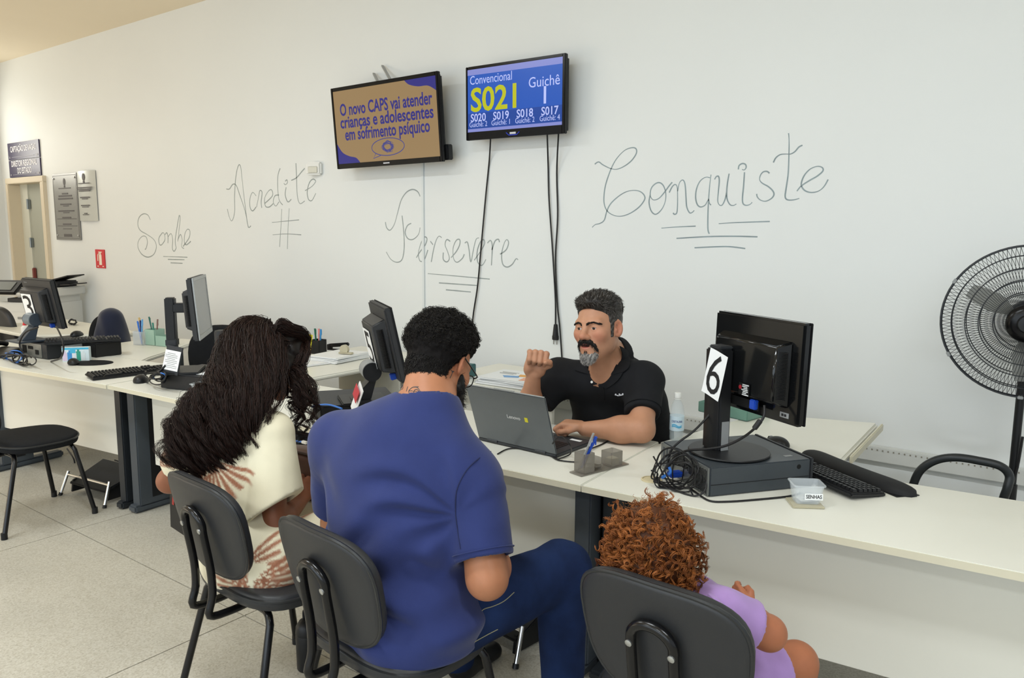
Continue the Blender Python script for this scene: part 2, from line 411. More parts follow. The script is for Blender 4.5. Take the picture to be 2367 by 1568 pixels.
write('handwritten_word', 'large word Conquiste handwritten in blue-grey marker with underlines', [
 [(135,348),(170,328),(210,355),(280,388),(340,392),(410,360),(470,310),(508,250),(505,210),(470,200),(410,220),(350,275),(300,350),(255,460),(225,570),(218,690),(245,765),(300,805),(370,815),(450,790),(530,735),(580,670),(580,630),(545,595),(490,583),(420,595),(350,635),(280,700),(245,765),(220,850),(180,880),(140,890),(112,915)],
 [(830,510),(800,545),(760,600),(710,655),(660,668),(633,630),(640,570),(670,530),(712,513),(750,540),(772,610),(765,690),(730,760),(680,798),(640,765),(622,690),(633,620)],
 [(803,603),(830,550),(857,530),(875,560),(878,680),(872,780),(850,798),(838,785)], [(878,590),(895,515),(925,490),(945,530),(953,640),(960,730),(985,783),(1010,780),(1027,762)],
 [(1168,470),(1130,465),(1080,500),(1048,570),(1040,650),(1055,710),(1085,732),(1125,715),(1150,670)], [(1178,442),(1168,520),(1157,650),(1150,800),(1150,930),(1162,973)], [(1155,660),(1165,700),(1178,715)],
 [(1210,485),(1225,460),(1245,458),(1252,500),(1243,600),(1238,680),(1255,715),(1280,712),(1305,660),(1318,600)], [(1340,433),(1325,520),(1318,610),(1325,670),(1350,712),(1380,718),(1405,705)],
 [(1478,420),(1470,540),(1460,650),(1465,700),(1490,717),(1525,710),(1547,690)], [(1423,395),(1430,360),(1460,342),(1488,352),(1492,380),(1475,400),(1457,395)],
 [(1702,430),(1680,413),(1645,418),(1620,450),(1615,490),(1640,520),(1690,548),(1730,585),(1742,620),(1720,655),(1670,680),(1625,672),(1595,645),(1587,615)],
 [(1873,70),(1878,130),(1877,250),(1870,430),(1852,560),(1843,640),(1865,668),(1920,668),(1970,655)], [(1737,333),(1760,290),(1800,262),(1850,257),(1890,257),(1930,235),(1965,195),(1998,178)],
 [(1948,590),(1985,545),(2060,495),(2130,455),(2180,410),(2175,378),(2130,368),(2070,390),(2020,440),(1992,500),(1990,545),(2020,585),(2075,602),(2140,590),(2190,550),(2228,485)],
 [(733,922),(860,912),(1040,904)], [(1247,882),(1400,872),(1705,862)], [(868,1014),(1150,998),(1400,995),(1595,1000)], [(1030,1098),(1200,1090),(1340,1088),(1485,1105)]], (1340, 290), 3.88, M_marker2, .0065)

# ------------------------------------------------------------------ wall furniture
# two-line door sign
a, b = P(21, 331, y=WY), P(98, 405, y=WY); a.x = P(23, 370, y=WY).x; zt = P(60, 326, y=WY).z; zb = P(62, 409, y=WY).z
M_sign = mat('sign_violet', '#3d3654', .35); M_swhite = mat('sign_white', '#e8e6ea', .5); M_sline = mat('sign_line', '#8c8a94', .5)
sw = b.x-a.x; sx = (a.x+b.x)/2; sh = zt-zb
sg = thing('door_sign', 'dark violet two-panel sign with white capitals above the door', 'sign', (sx, WY-.01, (zt+zb)/2))
FR = Matrix(((1, 0, 0, 0), (0, 0, -1, 0), (0, 1, 0, 0), (0, 0, 0, 1)))   # text plane -> wall plane facing the room
for k, (lines, zo) in enumerate(((['CAPTAÇÃO DE VAGAS'], .25), (['DIRETOR REGIONAL', 'DO ESTADO'], -.25))):
    pn = obj('sign_panel', MB().box((0, 0, zo*sh), (sw, .012, sh/2-.006)), M_sign, sg, bevel=.002)
    for q, t in enumerate(lines):
        zt_ = zo*sh+(.02 if len(lines) == 1 else .055-.085*q)
        text('lettering', t, .095, M_swhite, pn, Matrix.Translation((0, -.0075, zt_)) @ FR, bold=.014, fit=sw*(.82 if len(t) > 12 else .45))
    obj('sign_rule', MB().box((-.02, -.0075, zo*sh-.17*sh), (sw*.72, .002, .006)).box((-sw*.44, -.0075, zo*sh-.17*sh), (.03, .002, .02)).box((sw*.43, -.0075, zo*sh-.17*sh), (.06, .002, .024)), M_sline, pn)

def plaque(name, label, pl, pr, pt_, pb, m, minks, rows, bolts, curved=False):
    x0, x1 = P(pl, (pt_+pb)/2, y=WY).x, P(pr, (pt_+pb)/2, y=WY).x
    z1, z0 = P((pl+pr)/2, pt_, y=WY).z, P((pl+pr)/2, pb, y=WY).z
    W_, H_ = x1-x0, z1-z0
    t = thing(name, label, 'plaque', ((x0+x1)/2, WY-.012, (z0+z1)/2))
    if curved:
        mb = MB(); n = 12; vs = []
        for i in range(n+1):
            u = i/n-.5; d = -.025*(1-4*u*u)
            vs += [(u*W_, d-.002, -H_/2), (u*W_, d-.002, H_/2), (u*W_, d+.004, -H_/2), (u*W_, d+.004, H_/2)]
        fs = []
        for i in range(n):
            k, l = 4*i, 4*i+4
            fs += [(k, l, l+1, k+1), (k+2, k+3, l+3, l+2), (k+1, l+1, l+3, k+3), (k, k+2, l+2, l)]
        fs += [(0, 1, 3, 2), (4*n, 4*n+2, 4*n+3, 4*n+1)]
        mb.add(vs, fs); obj('plate', mb, m, t); yo = -.031
    else:
        obj('plate', MB().box((0, 0, 0), (W_, .012, H_)), m, t, bevel=.003); yo = -.0075
        e = .02
        obj('border_line', MB().box((0, yo+.001, H_/2-e), (W_-2*e, .001, .004)).box((0, yo+.001, -H_/2+e), (W_-2*e, .001, .004)).box((-W_/2+e, yo+.001, 0), (.004, .001, H_-2*e)).box((W_/2-e, yo+.001, 0), (.004, .001, H_-2*e)), minks, t, smooth=0)
    rw = MB()
    for zf, wf, hh in rows: rw.box((0, yo, zf*H_), (wf*W_, .0015, hh))
    stuff(obj('engraved_lines', rw, minks, t, smooth=0))
    obj('crest', MB().lathe([(.0, 0), (.028, 0), (.028, .002), (0, .002)], (0, yo+.001, .375*H_), 12, axis=(0, -1, 0), sy=1.4).box((0, yo, .375*H_-.05), (.03, .002, .02)), minks, t)
    if bolts:
        for sx_ in (-1, 1):
            for sz_ in (-1, 1): obj('bolt', MB().lathe([(.011, 0), (.011, .006), (.006, .009)], (sx_*(W_/2-.04), yo+.001, sz_*(H_/2-.05)), 10, axis=(0, -1, 0)), M_chrome, t)
M_steel = mat('brushed_steel', '#9a9996', .35, metal=.6, var=.06, scale=6, stretch=(2, 2, 60))
M_alum = mat('satin_aluminium', '#c9cbc6', .3, metal=.35)
M_eng = mat('engraving', '#5b5858', .6)
plaque('wall_plaque', 'large grey steel plaque with corner bolts right of the door', 129, 185, 401, 555, M_steel, M_eng,
       [(.28, .5, .012), (.20, .25, .016), (.165, .55, .018), (.125, .6, .018), (.04, .45, .016), (.015, .22, .01), (-.06, .66, .015), (-.085, .25, .01), (-.16, .36, .016), (-.18, .8, .006), (-.26, .34, .016), (-.285, .8, .006), (-.33, .36, .008), (-.43, .32, .03)], True)
plaque('wall_plaque', 'smaller pale curved aluminium plaque beside the steel plaque', 184, 226, 395, 511, M_alum, M_eng,
       [(.25, .6, .01), (.165, .8, .012), (.13, .72, .012), (.10, .6, .012), (-.03, .5, .014), (-.06, .3, .008), (-.19, .45, .012), (-.22, .34, .008), (-.35, .16, .01), (-.375, .32, .008)], False, curved=True)
# fire extinguisher sign
x0, x1 = P(223, 598, y=WY).x, P(244, 598, y=WY).x; z1, z0 = P(233, 577, y=WY).z, P(233, 620, y=WY).z
fs_ = thing('extinguisher_sign', 'red fire extinguisher sign with pale pictogram on the wall', 'sign', ((x0+x1)/2, WY-.006, (z0+z1)/2))
W_, H_ = x1-x0, z1-z0
obj('plate', MB().box((0, 0, 0), (W_, .008, H_)), mat('sign_red', '#d0333a', .4), fs_, bevel=.0015)
obj('pictogram', MB().box((.01, -.005, -.05*H_), (.28*W_, .002, .55*H_)).box((.01, -.005, .28*H_), (.16*W_, .002, .1*H_)).box((.01, -.005, .36*H_), (.36*W_, .002, .05*H_)).tube([(-.01, -.005, .3*H_), (-.2*W_, -.005, .2*H_), (-.22*W_, -.005, -.12*H_)], .006, 6).box((-.25*W_, -.005, -.4*H_), (.14*W_, .002, .05*H_)).box((.3*W_, -.005, -.4*H_), (.14*W_, .002, .05*H_)), mat('sign_cream', '#f0e2cf', .6), fs_)
# motion sensor
c = P(727, 390, y=WY-.03)
sn = thing('motion_sensor', 'small white corner motion sensor on the wall left of the televisions', 'sensor', (c.x, WY-.03, c.z))
Ws, Hs = P(743, 390, y=WY-.03).x-P(711, 390, y=WY-.03).x, P(727, 375, y=WY-.03).z-P(727, 405, y=WY-.03).z
obj('housing', MB().box((0, 0, 0), (Ws*.8, .055, Hs)), M_white, sn, bevel=.012, rot=(0, 0, .35))
obj('lens', MB().box((0, -.029, -.01), (Ws*.5, .006, Hs*.5)), mat('sensor_lens', '#d8d6c8', .3), sn, bevel=.003, rot=(0, 0, .35))
obj('bracket', MB().box((-.05, .015, 0), (.06, .028, Hs*.7)), M_white, sn, bevel=.005)

# ------------------------------------------------------------------ televisions
def screen_mat(name, c, s=1.0): return mat(name, '#050505', .25, emit=c, estr=s, spec=.3)
def television(name, label, corners, yc, tilt, bez, draw, depth=.05):
    # corners: pixel tl, tr, br, bl of the outer frame
    tl, tr, br, bl = [P(*q, y=yc) for q in corners]
    W_ = ((tr-tl).length+(br-bl).length)/2; H_ = ((tl-bl).length+(tr-br).length)/2
    ctr = (tl+tr+br+bl)/4
    t = thing(name, label, 'television', ctr); t.rotation_euler = (tilt, math.atan2(-(tr.z-tl.z+br.z-bl.z)/2, W_), 0)
    obj('body', MB().box((0, depth*.5+.004, 0), (W_*.97, depth, H_*.95), taper=(1, 1)).box((0, depth+.02, -.08*H_), (W_*.7, .04, H_*.5)), M_black, t, bevel=.01)
    l, r_, tp, bt = bez
    b = MB(); b.box((-W_/2+l/2, 0, 0), (l, .03, H_)); b.box((W_/2-r_/2, 0, 0), (r_, .03, H_)); b.box((0, 0, H_/2-tp/2), (W_-l-r_, .03, tp)); b.box((0, 0, -H_/2+bt/2), (W_-l-r_, .03, bt))
    obj('bezel', b, M_gloss, t, bevel=.003)
    sc = thing('x', 'x', 'x'); bpy.data.objects.remove(sc)
    draw(t, -W_/2+l, W_/2-r_, -H_/2+bt, H_/2-tp)
    return t, W_, H_
def tvtext(par, s, size, m, x, z, align='CENTER', bold=0, fit=None, y=-.0125, xs=1.0):
    return text('screen_text', s, size, m, par, Matrix.Translation((x, y, z)) @ FR, align=align, bold=bold, fit=fit, depth=.0002, xscale=xs)
def flat(name, pts, m, par, y, t=.0006):
    mb = MB(); n = len(pts)
    mb.add([(p[0], y, p[1]) for p in pts]+[(p[0], y-t, p[1]) for p in pts], [tuple(range(n)), tuple(range(2*n-1, n-1, -1))]+[(i, n+i, n+(i+1) % n, (i+1) % n) for i in range(n)])
    return obj(name, mb, m, par, smooth=0)
def draw1(t, x0, x1, z0, z1):
    W_, H_ = x1-x0, z1-z0
    s = obj('screen', MB().box(((x0+x1)/2, -.004, (z0+z1)/2), (W_, .014, H_)), screen_mat('screen_tan', '#a3875f', .62), t, smooth=0)
    navy = screen_mat('screen_navy', '#37358a', .6)
    U = lambda u, v: (x0+u*W_, z1-v*H_)
    flat('screen_shape', smooth2([U(.72, 0), U(.76, .06), U(.84, .1), U(.93, .11), U(1, .18)])+[U(1, 0)], navy, s, -.0112)
    flat('screen_shape', smooth2([U(0, .72), U(.05, .84), U(.12, .9), U(.19, .93), U(.23, 1)])+[U(0, 1)], navy, s, -.0112)
    for i, (a, f) in enumerate((('O novo CAPS vai atender', .87), ('crianças e adolescentes', .88), ('em sofrimento psíquico', .8))):
        tvtext(s, a, .115, navy, x0+.51*W_, z1-(.27+.17*i)*H_, bold=.022, fit=(f+.03)*W_)
    line = screen_mat('screen_line', '#4a4a86', .7)
    mb = MB(); ct = U(.52, .82)
    pts = [(ct[0]+.16*W_*math.cos(a), -.0115, ct[1]+.115*H_*math.sin(a)) for a in [i*2*math.pi/40 for i in range(41)]]
    mb.ribbon(pts, (0, -1, 0), .006)
    mb.ribbon([(ct[0]-.12*W_, -.0115, ct[1]-.07*H_), (ct[0]-.15*W_, -.0115, ct[1]-.14*H_), (ct[0]-.07*W_, -.0115, ct[1]-.105*H_)], (0, -1, 0), .005)
    rr = random.Random(3)
    pts = [(ct[0]+(.035+.03*rr.random())*W_*math.cos(i*1.9), -.0115, ct[1]+(.04+.05*rr.random())*H_*math.sin(i*1.9)) for i in range(44)]
    mb.ribbon(smooth_path(pts, 3), (0, -1, 0), .003)
    obj('screen_drawing', mb, line, s, smooth=0)
def smooth2(p): return [(v.x, v.z) for v in smooth_path([(a, 0, b) for a, b in p], 5)]
def draw2(t, x0, x1, z0, z1):
    W_, H_ = x1-x0, z1-z0
    s = obj('screen', MB().box(((x0+x1)/2, -.004, (z0+z1)/2), (W_, .014, H_)), screen_mat('screen_blue', '#2558b8', .72), t, smooth=0)
    U = lambda u, v: (x0+u*W_, z1-v*H_)
    lav = screen_mat('screen_lavender', '#8f97dd', .62); yel = screen_mat('screen_yellow', '#b6b81a', .8); pale = screen_mat('screen_pale', '#b4bdf0', .8); dk = screen_mat('screen_dark_blue', '#1c418f', .85)
    flat('screen_bar', [U(0, 0), U(1, 0), U(1, .1), U(0, .09)], lav, s, -.0112)
    flat('screen_bar', [U(0, .7), U(1, .7), U(1, .95), U(0, .95)], dk, s, -.0112)
    flat('screen_bar', [U(0, .95), U(1, .95), U(1, 1), U(0, 1)], lav, s, -.0112)
    T = lambda a, sz, m, u, v, f, b=0: tvtext(s, a, sz, m, *U(u, v), bold=b, fit=f and f*W_, y=-.0125)
    T('Convencional', .075, pale, .26, .18, .46); T('Guichê', .085, pale, .82, .33, .31); T('1', .14, pale, .83, .545, None, .012)
    T('S021', .2, yel, .31, .51, .5, .02)
    for i, (a, g) in enumerate((('S020', 'Guichê: 2'), ('S019', 'Guichê: 1'), ('S018', 'Guichê: 2'), ('S017', 'Guichê: 4'))):
        T(a, .068, pale, .12+.253*i, .78, .17, .014); T(g, .045, pale, .12+.253*i, .885, .2)
tv1, W1, H1 = television('television', 'left television tilted down showing navy text on tan', [(768, 207), (1013, 167), (1027, 372), (782, 391)], WY-.17, math.radians(4.4), (.02, .02, .025, .035), draw1)
M_tvlogo = mat('tv_logo', '#c9cbd2', .4)
obj('logo', MB().box((.0, -.0165, -H1/2+.018), (.06, .002, .008)), M_tvlogo, tv1, smooth=0)
obj('power_box', MB().box((W1/2-.005, .05, -H1/2+.06), (.05, .05, .1)), M_black, tv1, bevel=.006)
for px0, py0, px1, py1 in ((864, 170, 874, 190), (884, 152, 901, 182)):
    a, b = P(px0, py0, y=WY-.02), P(px1, py1, y=WY-.1)
    b = b+(b-a)*.6
    obj('bracket_arm', MB().box((a+b)/2, (.018, .01, (b-a).length), rot=(b-a).to_track_quat('Z', 'Y').to_matrix()), mat('bracket_steel', '#9a9b9a', .4, metal=.5), tv1, world=True)
tv2, W2, H2 = television('television', 'right television showing queue number S021 on blue', [(1079, 157), (1309, 124), (1309, 308), (1081, 326)], WY-.13, math.radians(1.0), (.014, .02, .018, .05), draw2)
obj('logo', MB().box((.0, -.0165, -H2/2+.025), (.045, .002, .012)), M_tvlogo, tv2, smooth=0)
obj('logo_glow', MB().tube([(-.05, -.0165, -H2/2+.03), (-.03, -.0165, -H2/2+.014), (.03, -.0165, -H2/2+.014), (.05, -.0165, -H2/2+.03)], .003, 6), mat('logo_blue', '#2038c0', .4), tv2)
# cables hanging from the right television
def wall_cable(label, pix, r=.005, y=WY-.012):
    pts = smooth_path([P(a, b, y=y-(0.08 if i == 0 else 0)) for i, (a, b) in enumerate(pix)], 6)
    return tag(obj('hanging_cable', MB().tube(pts, r, 7), M_cable), label, 'cable', 'cables below the right television')
wall_cable('black cable from the right television passing the word Persevere', [(1134, 318), (1131, 370), (1123, 450), (1113, 560), (1104, 660), (1093, 735), (1085, 830)])
k1 = wall_cable('black power cable with plug hanging from the right television', [(1265, 312), (1267, 380), (1269, 460), (1276, 560), (1281, 640), (1284, 700), (1284, 757)])
cc = P(1284, 768, y=WY-.012)
obj('plug', MB().cyl(cc+Vector((0, 0, .05)), cc+Vector((0, 0, -.03)), .012, 10, r2=.02).box(cc+Vector((0, 0, -.035)), (.04, .02, .03)), M_cable, k1, bevel=.003)
obj('plug_prongs', MB().box(cc+Vector((-.012, 0, -.06)), (.006, .004, .035)).box(cc+Vector((.012, 0, -.06)), (.006, .004, .035)), M_chrome, k1)
wall_cable('black cable from the right television running down behind the seated clerk', [(1291, 308), (1287, 400), (1289, 500), (1284, 600), (1288, 700), (1294, 760), (1300, 850), (1302, 930)])
# ================================================================== desks
TZ, TT = .74, .025
def counter(label, a, b, depth, panel=True, legs=(), skew=0.0, group='desks of the long front counter'):
    a, b = Vector(a), Vector(b); d = b-a; L = d.length; ang = math.atan2(d.y, d.x)
    t = thing('counter_desk', label, 'desk', (a.x, a.y, 0), ang, group)
    obj('desktop', MB().prism([(.0015, 0), (L-.0015, 0), (L-.0015, depth), (.0015+skew, depth)], TZ-TT, TZ), M_cream, t, bevel=.003)
    obj('edge_band', MB().box((L/2, -.0012, TZ-TT/2), (L-.004, .0024, TT-.004)), M_edge, t, smooth=0)
    if panel:
        obj('modesty_panel', MB().box(((.20+L-.085)/2, .14, .495), (L-.285, .018, .41)), M_panel, t, bevel=.002)
    for x, m, w, y0 in legs:
        x = x if x >= 0 else L+x
        lg = obj('leg', MB().box((x+w/2, y0+.11, .375), (w, .20, .675)), m, t, bevel=.006)
        obj('column_groove', MB().box((x+w+.0005, y0+.12, .375), (.003, .07, .6)), M_black, lg)
        obj('foot', MB().box((x+w/2, .28, .024), (w, .44, .042)), m, lg, bevel=.01)
        obj('top_bracket', MB().box((x+w/2, .30, TZ-TT-.007), (w*.8, .5, .012)), M_dsteel, lg, bevel=.002)
    return t
fA, fS, fJ, fR = P(0, 848, z=TZ), P(246, 890, z=TZ), P(1344, 1122, z=TZ), P(2367, 1325, z=TZ)
dA = (fS-fA).normalized(); fA0 = fS-dA*2.9
fM = fS+(fJ-fS)*.5
fR2 = fJ+(fR-fJ).normalized()*1.5
counter('leftmost cream counter desk holding the monitor numbered 3', fA0, fS, .60, legs=((1.48, M_slate, .07, .09), (-.085, M_dsteel, .06, .08)))
counter('cream counter desk in front of the woman, holding the book-size black computer', fS+Vector((0, .005, 0)), fM, .66, legs=((.02, M_slate, .075, .08), (-.13, M_slate, .06, .10)))
counter('cream counter desk between the bearded man and the clerk, under the laptop', fM, fJ, .66, legs=((.02, M_dsteel, .06, .10), (-.075, M_slate, .065, .08)))
counter('rightmost cream counter desk holding the monitor numbered 6', fJ, fR2, .63, skew=.63*(math.atan2(fR.y-fJ.y, fR.x-fJ.x)-math.atan2(fJ.y-fS.y, fJ.x-fS.x)), legs=((.01, M_dsteel, .06, .14), (-.075, M_slate, .065, .08)))
def return_desk(label, pts, supports, group='return desks toward the wall'):
    cx_, cy_ = sum(p[0] for p in pts)/len(pts), sum(p[1] for p in pts)/len(pts)
    t = thing('return_desk', label, 'desk', (cx_, cy_, 0), 0, group)
    q = [(p[0]-cx_, p[1]-cy_) for p in pts]
    obj('desktop', MB().prism(q, TZ-TT-.004, TZ-.0015), M_cream, t, bevel=.009, seg=3)
    for (x, y, w, d) in supports:
        obj('support_panel', MB().box((x-cx_, y-cy_, (TZ-TT)/2-.004), (w, d, TZ-TT-.012)), M_panel if w > .2 or d > .2 else M_slate, t, bevel=.003)
    return t
def xy(*ps): return [tuple(P(a, b, z=TZ))[:2] for a, b in ps]
return_desk('return desk with a diagonal edge carrying the pale green desk organiser', xy((328, 834), (345, 826), (390, 811.5), (430, 797.5), (466, 785.5), (422, 782.5))+[(-5.80, 3.0), (-5.78, 2.86), (-5.74, 2.43)], [(-5.5, 3.1, .1, .1)])
return_desk('far return desk behind the monitor numbered 3', [(-7.7, 2.58), (-6.75, 2.58), (-6.36, 2.98), (-6.19, 3.13), (-6.24, 3.21), (-6.45, 3.26), (-7.0, 3.28), (-7.7, 3.28)], [(-6.9, 3.0, .5, .03)])
return_desk('return desk with paper stacks behind the woman\'s head', [(-4.25, 2.68), (-3.53, 2.72), (-3.53, 3.2), (-3.55, 3.62), (-3.62, 3.86), (-4.25, 3.86)], [(-3.9, 2.80, .6, .02), (-3.9, 3.6, .6, .02)])
return_desk('low wall-side desk with the book pile behind the laptop', [(-3.0, 3.27), (-2.2, 3.31), (-2.2, 3.9), (-3.0, 3.9)], [(-2.6, 3.42, .7, .02)])
rd = return_desk('return desk with chipped right edge behind the monitor numbered 6', [(-1.33, 2.79), (-1.26, 3.15), (-1.18, 3.55), tuple(P(2030, 977, z=TZ))[:2], tuple(P(1950, 1060, z=TZ))[:2], (-.665, 2.84)], [(-1.0, 3.4, .5, .02)])
e0, e1 = P(2031, 985, z=TZ-.01), P(1958, 1060, z=TZ-.01)
o = obj('loose_edge_strip', MB().box((e0+e1)/2+Vector((.014, 0, -.004)), (.012, (e1-e0).length, .034), rot=(0, 0, math.atan2((e0-e1).y, (e0-e1).x)-math.pi/2)), M_edge, rd, bevel=.004, world=True); o['label'] = 'peeling cream edge strip'
# beige grommet cap in the right desk
gp = P(1506, 1110, z=TZ)
g = thing('cable_grommet', 'round beige grommet cap in the desk beside the coiled cables', 'grommet', (gp.x, gp.y, TZ+.0005))
M_beige = mat('beige_plastic', '#d8cba6', .45)
obj('rim', MB().lathe([(.036, 0), (.036, .003), (.031, .004), (.031, 0)], n=28), M_beige, g)
obj('cap', MB().lathe([(.030, 0), (.030, .002), (.0, .0025)], n=28), M_beige, g)

# ================================================================== visitor chairs
M_vinyl = mat('black_vinyl', '#2c2d2f', .42, var=.06, scale=9, bump=.05, bscale=400, spec=.45)
M_fabric = mat('black_fabric', '#1d1e20', .9, var=.1, scale=30, bump=.15, bscale=700, spec=.2)
M_tube = mat('black_enamel_tube', '#0d0d0f', .22, spec=.5)
M_rim = mat('chair_edge_trim', '#26282a', .35)
M_screw = mat('zinc_screw', '#b9bbba', .3, metal=.9)
def superell(n, a, b, e=2.6, skew=0.0):
    out = []
    for i in range(n):
        t = 2*math.pi*i/n; c, s = math.cos(t), math.sin(t)
        x = a*math.copysign(abs(c)**(2/e), c); y = b*math.copysign(abs(s)**(2/e), s)
        out.append((x*(1+skew*y/b), y))
    return out
def pad(name, outline, thick, m, mtx, curve, parent, edge=.012, dome=.0):
    # a cushion: outline in x/z, thickness along y, curved about the vertical axis
    n = len(outline); vs, fs = [], []
    rings = [(1-.07, thick/2), (1-.02, thick/2-edge*.25), (1.0, thick/2-edge), (1.0, -thick/2+edge), (1-.02, -thick/2+edge*.25), (1-.07, -thick/2)]
    inn = [(.75, thick/2+dome*.6), (.4, thick/2+dome)]
    allr = list(reversed(inn))+rings+[(.75, -thick/2), (.4, -thick/2)]
    for s_, y in allr:
        for x, z in outline: vs.append((x*s_, y+curve*(x*s_)**2, z*s_))
    for r in range(len(allr)-1):
        for k in range(n): fs.append((r*n+k, r*n+(k+1) % n, (r+1)*n+(k+1) % n, (r+1)*n+k))
    fs += [tuple(range(n)), tuple(reversed(range((len(allr)-1)*n, len(allr)*n)))]
    mb = MB().add([mtx @ Vector(v) for v in vs], fs)
    return obj(name, mb, m, parent, smooth=50)
CH_TILT = math.radians(13)
def visitor_chair(label, loc, rz, seat_m, group='visitor chairs in front of the counter'):
    t = thing('visitor_chair', label, 'chair', loc, rz, group)
    # seat
    sm = Matrix.Translation((0, .015, .448)) @ Matrix.Rotation(math.radians(90-2), 4, 'X') @ Matrix.Rotation(math.pi, 4, 'Z')
    pad('seat', superell(40, .235, .215, 3.0, .05), .05, seat_m, sm, .25, t, .018, .006)
    obj('seat_trim', MB().tube([sm @ Vector((x*1.0, -.010+.25*x*x, z*1.0)) for x, z in superell(48, .235, .215, 3.0, .05)+superell(48, .235, .215, 3.0, .05)[:1]], .006, 6), M_rim, t)
    # backrest
    bm_ = Matrix.Translation((0, -.235, .674)) @ Matrix.Rotation(CH_TILT, 4, 'X')
    ol = superell(44, .205, .165, 3.1, .07)
    pad('backrest', ol, .034, M_vinyl, bm_, .55, t, .010, .004)
    obj('back_trim', MB().tube([bm_ @ Vector((x*1.0, -.010+.55*x*x, z*1.0)) for x, z in ol+ol[:1]], .005, 6), M_rim, t)
    # the two support tubes: inverted U on the backrest, then down and forward under the seat
    def bp(x, y, z): return bm_ @ Vector((x, y, z))
    g = .052
    path = [Vector((-g, .10, .405)), Vector((-g, -.10, .40)), Vector((-g, -.19, .395)), Vector((-g, -.262, .405)), bp(-g, -.062, -.20), bp(-g, -.045, -.12), bp(-g, -.036, 0), bp(-g, -.032, .028)]
    arc = [bp(g*math.cos(a)*1.0, -.032, .028+.045*math.sin(a)) for a in [math.pi*(1-i/8) for i in range(1, 8)]]
    path = path+arc+[Vector((-p.x, p.y, p.z)) for p in reversed(path)]
    obj('back_tube', MB().tube(smooth_path(path, 4), .0125, 10), M_tube, t)
    for sx in (-1, 1):
        obj('screw', MB().lathe([(.0085, 0), (.0085, .004), (.004, .006)], bp(sx*g, -.043, .018), 12, axis=bp(0, -1, 0)-bp(0, 0, 0)), M_screw, t)
    # leg frame
    for sy, yy, yo in ((1, .15, .225), (-1, -.13, -.235)):
        for sx in (-1, 1):
            pth = [Vector((sx*.03, yy, .405)), Vector((sx*.13, yy, .405)), Vector((sx*.17, yy+sy*.004, .40)), Vector((sx*.192, yy+sy*.012, .375)), Vector((sx*.235, yo, .012))]
            lg = obj('leg', MB().tube(smooth_path(pth[:4], 4)[:-1]+[pth[3], pth[3]+(pth[4]-pth[3])*.5, pth[4]], .0125, 10), M_tube, t)
            obj('rubber_foot', MB().cyl(pth[4]+Vector((0, 0, .022)), pth[4]+Vector((0, 0, -.012)), .0155, 12), M_black, lg)
    obj('seat_rail', MB().tube([(-.09, .17, .412), (-.09, -.15, .412)], .010, 8).tube([(.09, .17, .412), (.09, -.15, .412)], .010, 8), M_tube, t)
    return t
vc = visitor_chair('black visitor chair carrying the long-haired woman', (-2.10, 1.50, 0), math.radians(-4), M_vinyl)
dup_tree(vc, (-1.49, 1.47, 0), math.radians(-6), 'black visitor chair carrying the man in the blue shirt')
dup_tree(vc, (-.675, 1.715, 0), math.radians(-2), 'black visitor chair carrying the curly-haired child')
va = visitor_chair('empty black fabric visitor chair at the left edge', (-4.57, 1.70, 0), math.radians(2), M_fabric)

# ================================================================== staff chairs behind the counter
def office_chair(label, loc, rz, back_w, back_h, back_z, m, e=2.6, tag_=False, group='staff chairs behind the counter'):
    t = thing('office_chair', label, 'chair', loc, rz, group)
    pad('seat', superell(36, .24, .23, 3.0), .06, m, Matrix.Translation((0, 0, .45)) @ Matrix.Rotation(math.radians(90), 4, 'X') @ Matrix.Rotation(math.pi, 4, 'Z'), .1, t, .02, .01)
    bm_ = Matrix.Translation((0, -.25, back_z)) @ Matrix.Rotation(math.radians(9), 4, 'X')
    pad('backrest', superell(40, back_w/2, back_h/2, e), .05, m, bm_, .6, t, .018, .008)
    obj('back_bar', MB().box((0, -.27, (back_z+.42)/2-.06), (.07, .018, back_z-.42+.1), rot=(math.radians(9), 0, 0)).box((0, -.14, .405), (.07, .3, .02)), M_black, t, bevel=.004)
    obj('gas_column', MB().lathe([(.03, .07), (.03, .2), (.022, .2), (.022, .41)]), M_black, t)
    for i in range(5):
        a = i*2*math.pi/5
        ar = obj('base_arm', MB().box((.15*math.cos(a), .15*math.sin(a), .075), (.30, .035, .03), rot=(0, .08, a)), M_black, t, bevel=.006)
        obj('caster', MB().cyl((.29*math.cos(a)-.02*math.sin(a), .29*math.sin(a)+.02*math.cos(a), .026), (.29*math.cos(a)+.02*math.sin(a), .29*math.sin(a)-.02*math.cos(a), .026), .026, 14), M_black, ar)
    if tag_: o = obj('white_tag', MB().box(tag_, (.004, .03, .055)), M_paper, t); o['label'] = 'small white label'
    return t
p = P(15, 745, y=2.72)
office_chair('black office chair cut off by the left edge of the picture', (p.x-.1, p.y+.24, 0), 0, .46, .44, p.z-.08, M_vinyl, 3.2)
p = P(228, 770, y=3.0)
oc = office_chair('office chair under the dark navy jacket', (P(247, 765, y=2.95).x-.23, 2.95-.098, 0), math.radians(113), .32, .36, .74, M_fabric, 2.8)
p = P(520, 800, y=3.05)
office_chair('black rounded office chair between the silver monitor and the woman', (p.x-.154, p.y+.197, 0), math.radians(38), .54, .52, .68, M_fabric, 2.3)
office_chair('black office chair the clerk in the black polo sits on', (-1.74, 3.06, 0), math.radians(186), .37, .42, .70, M_fabric, 2.8, tag_=(-.178, -.245, .62))
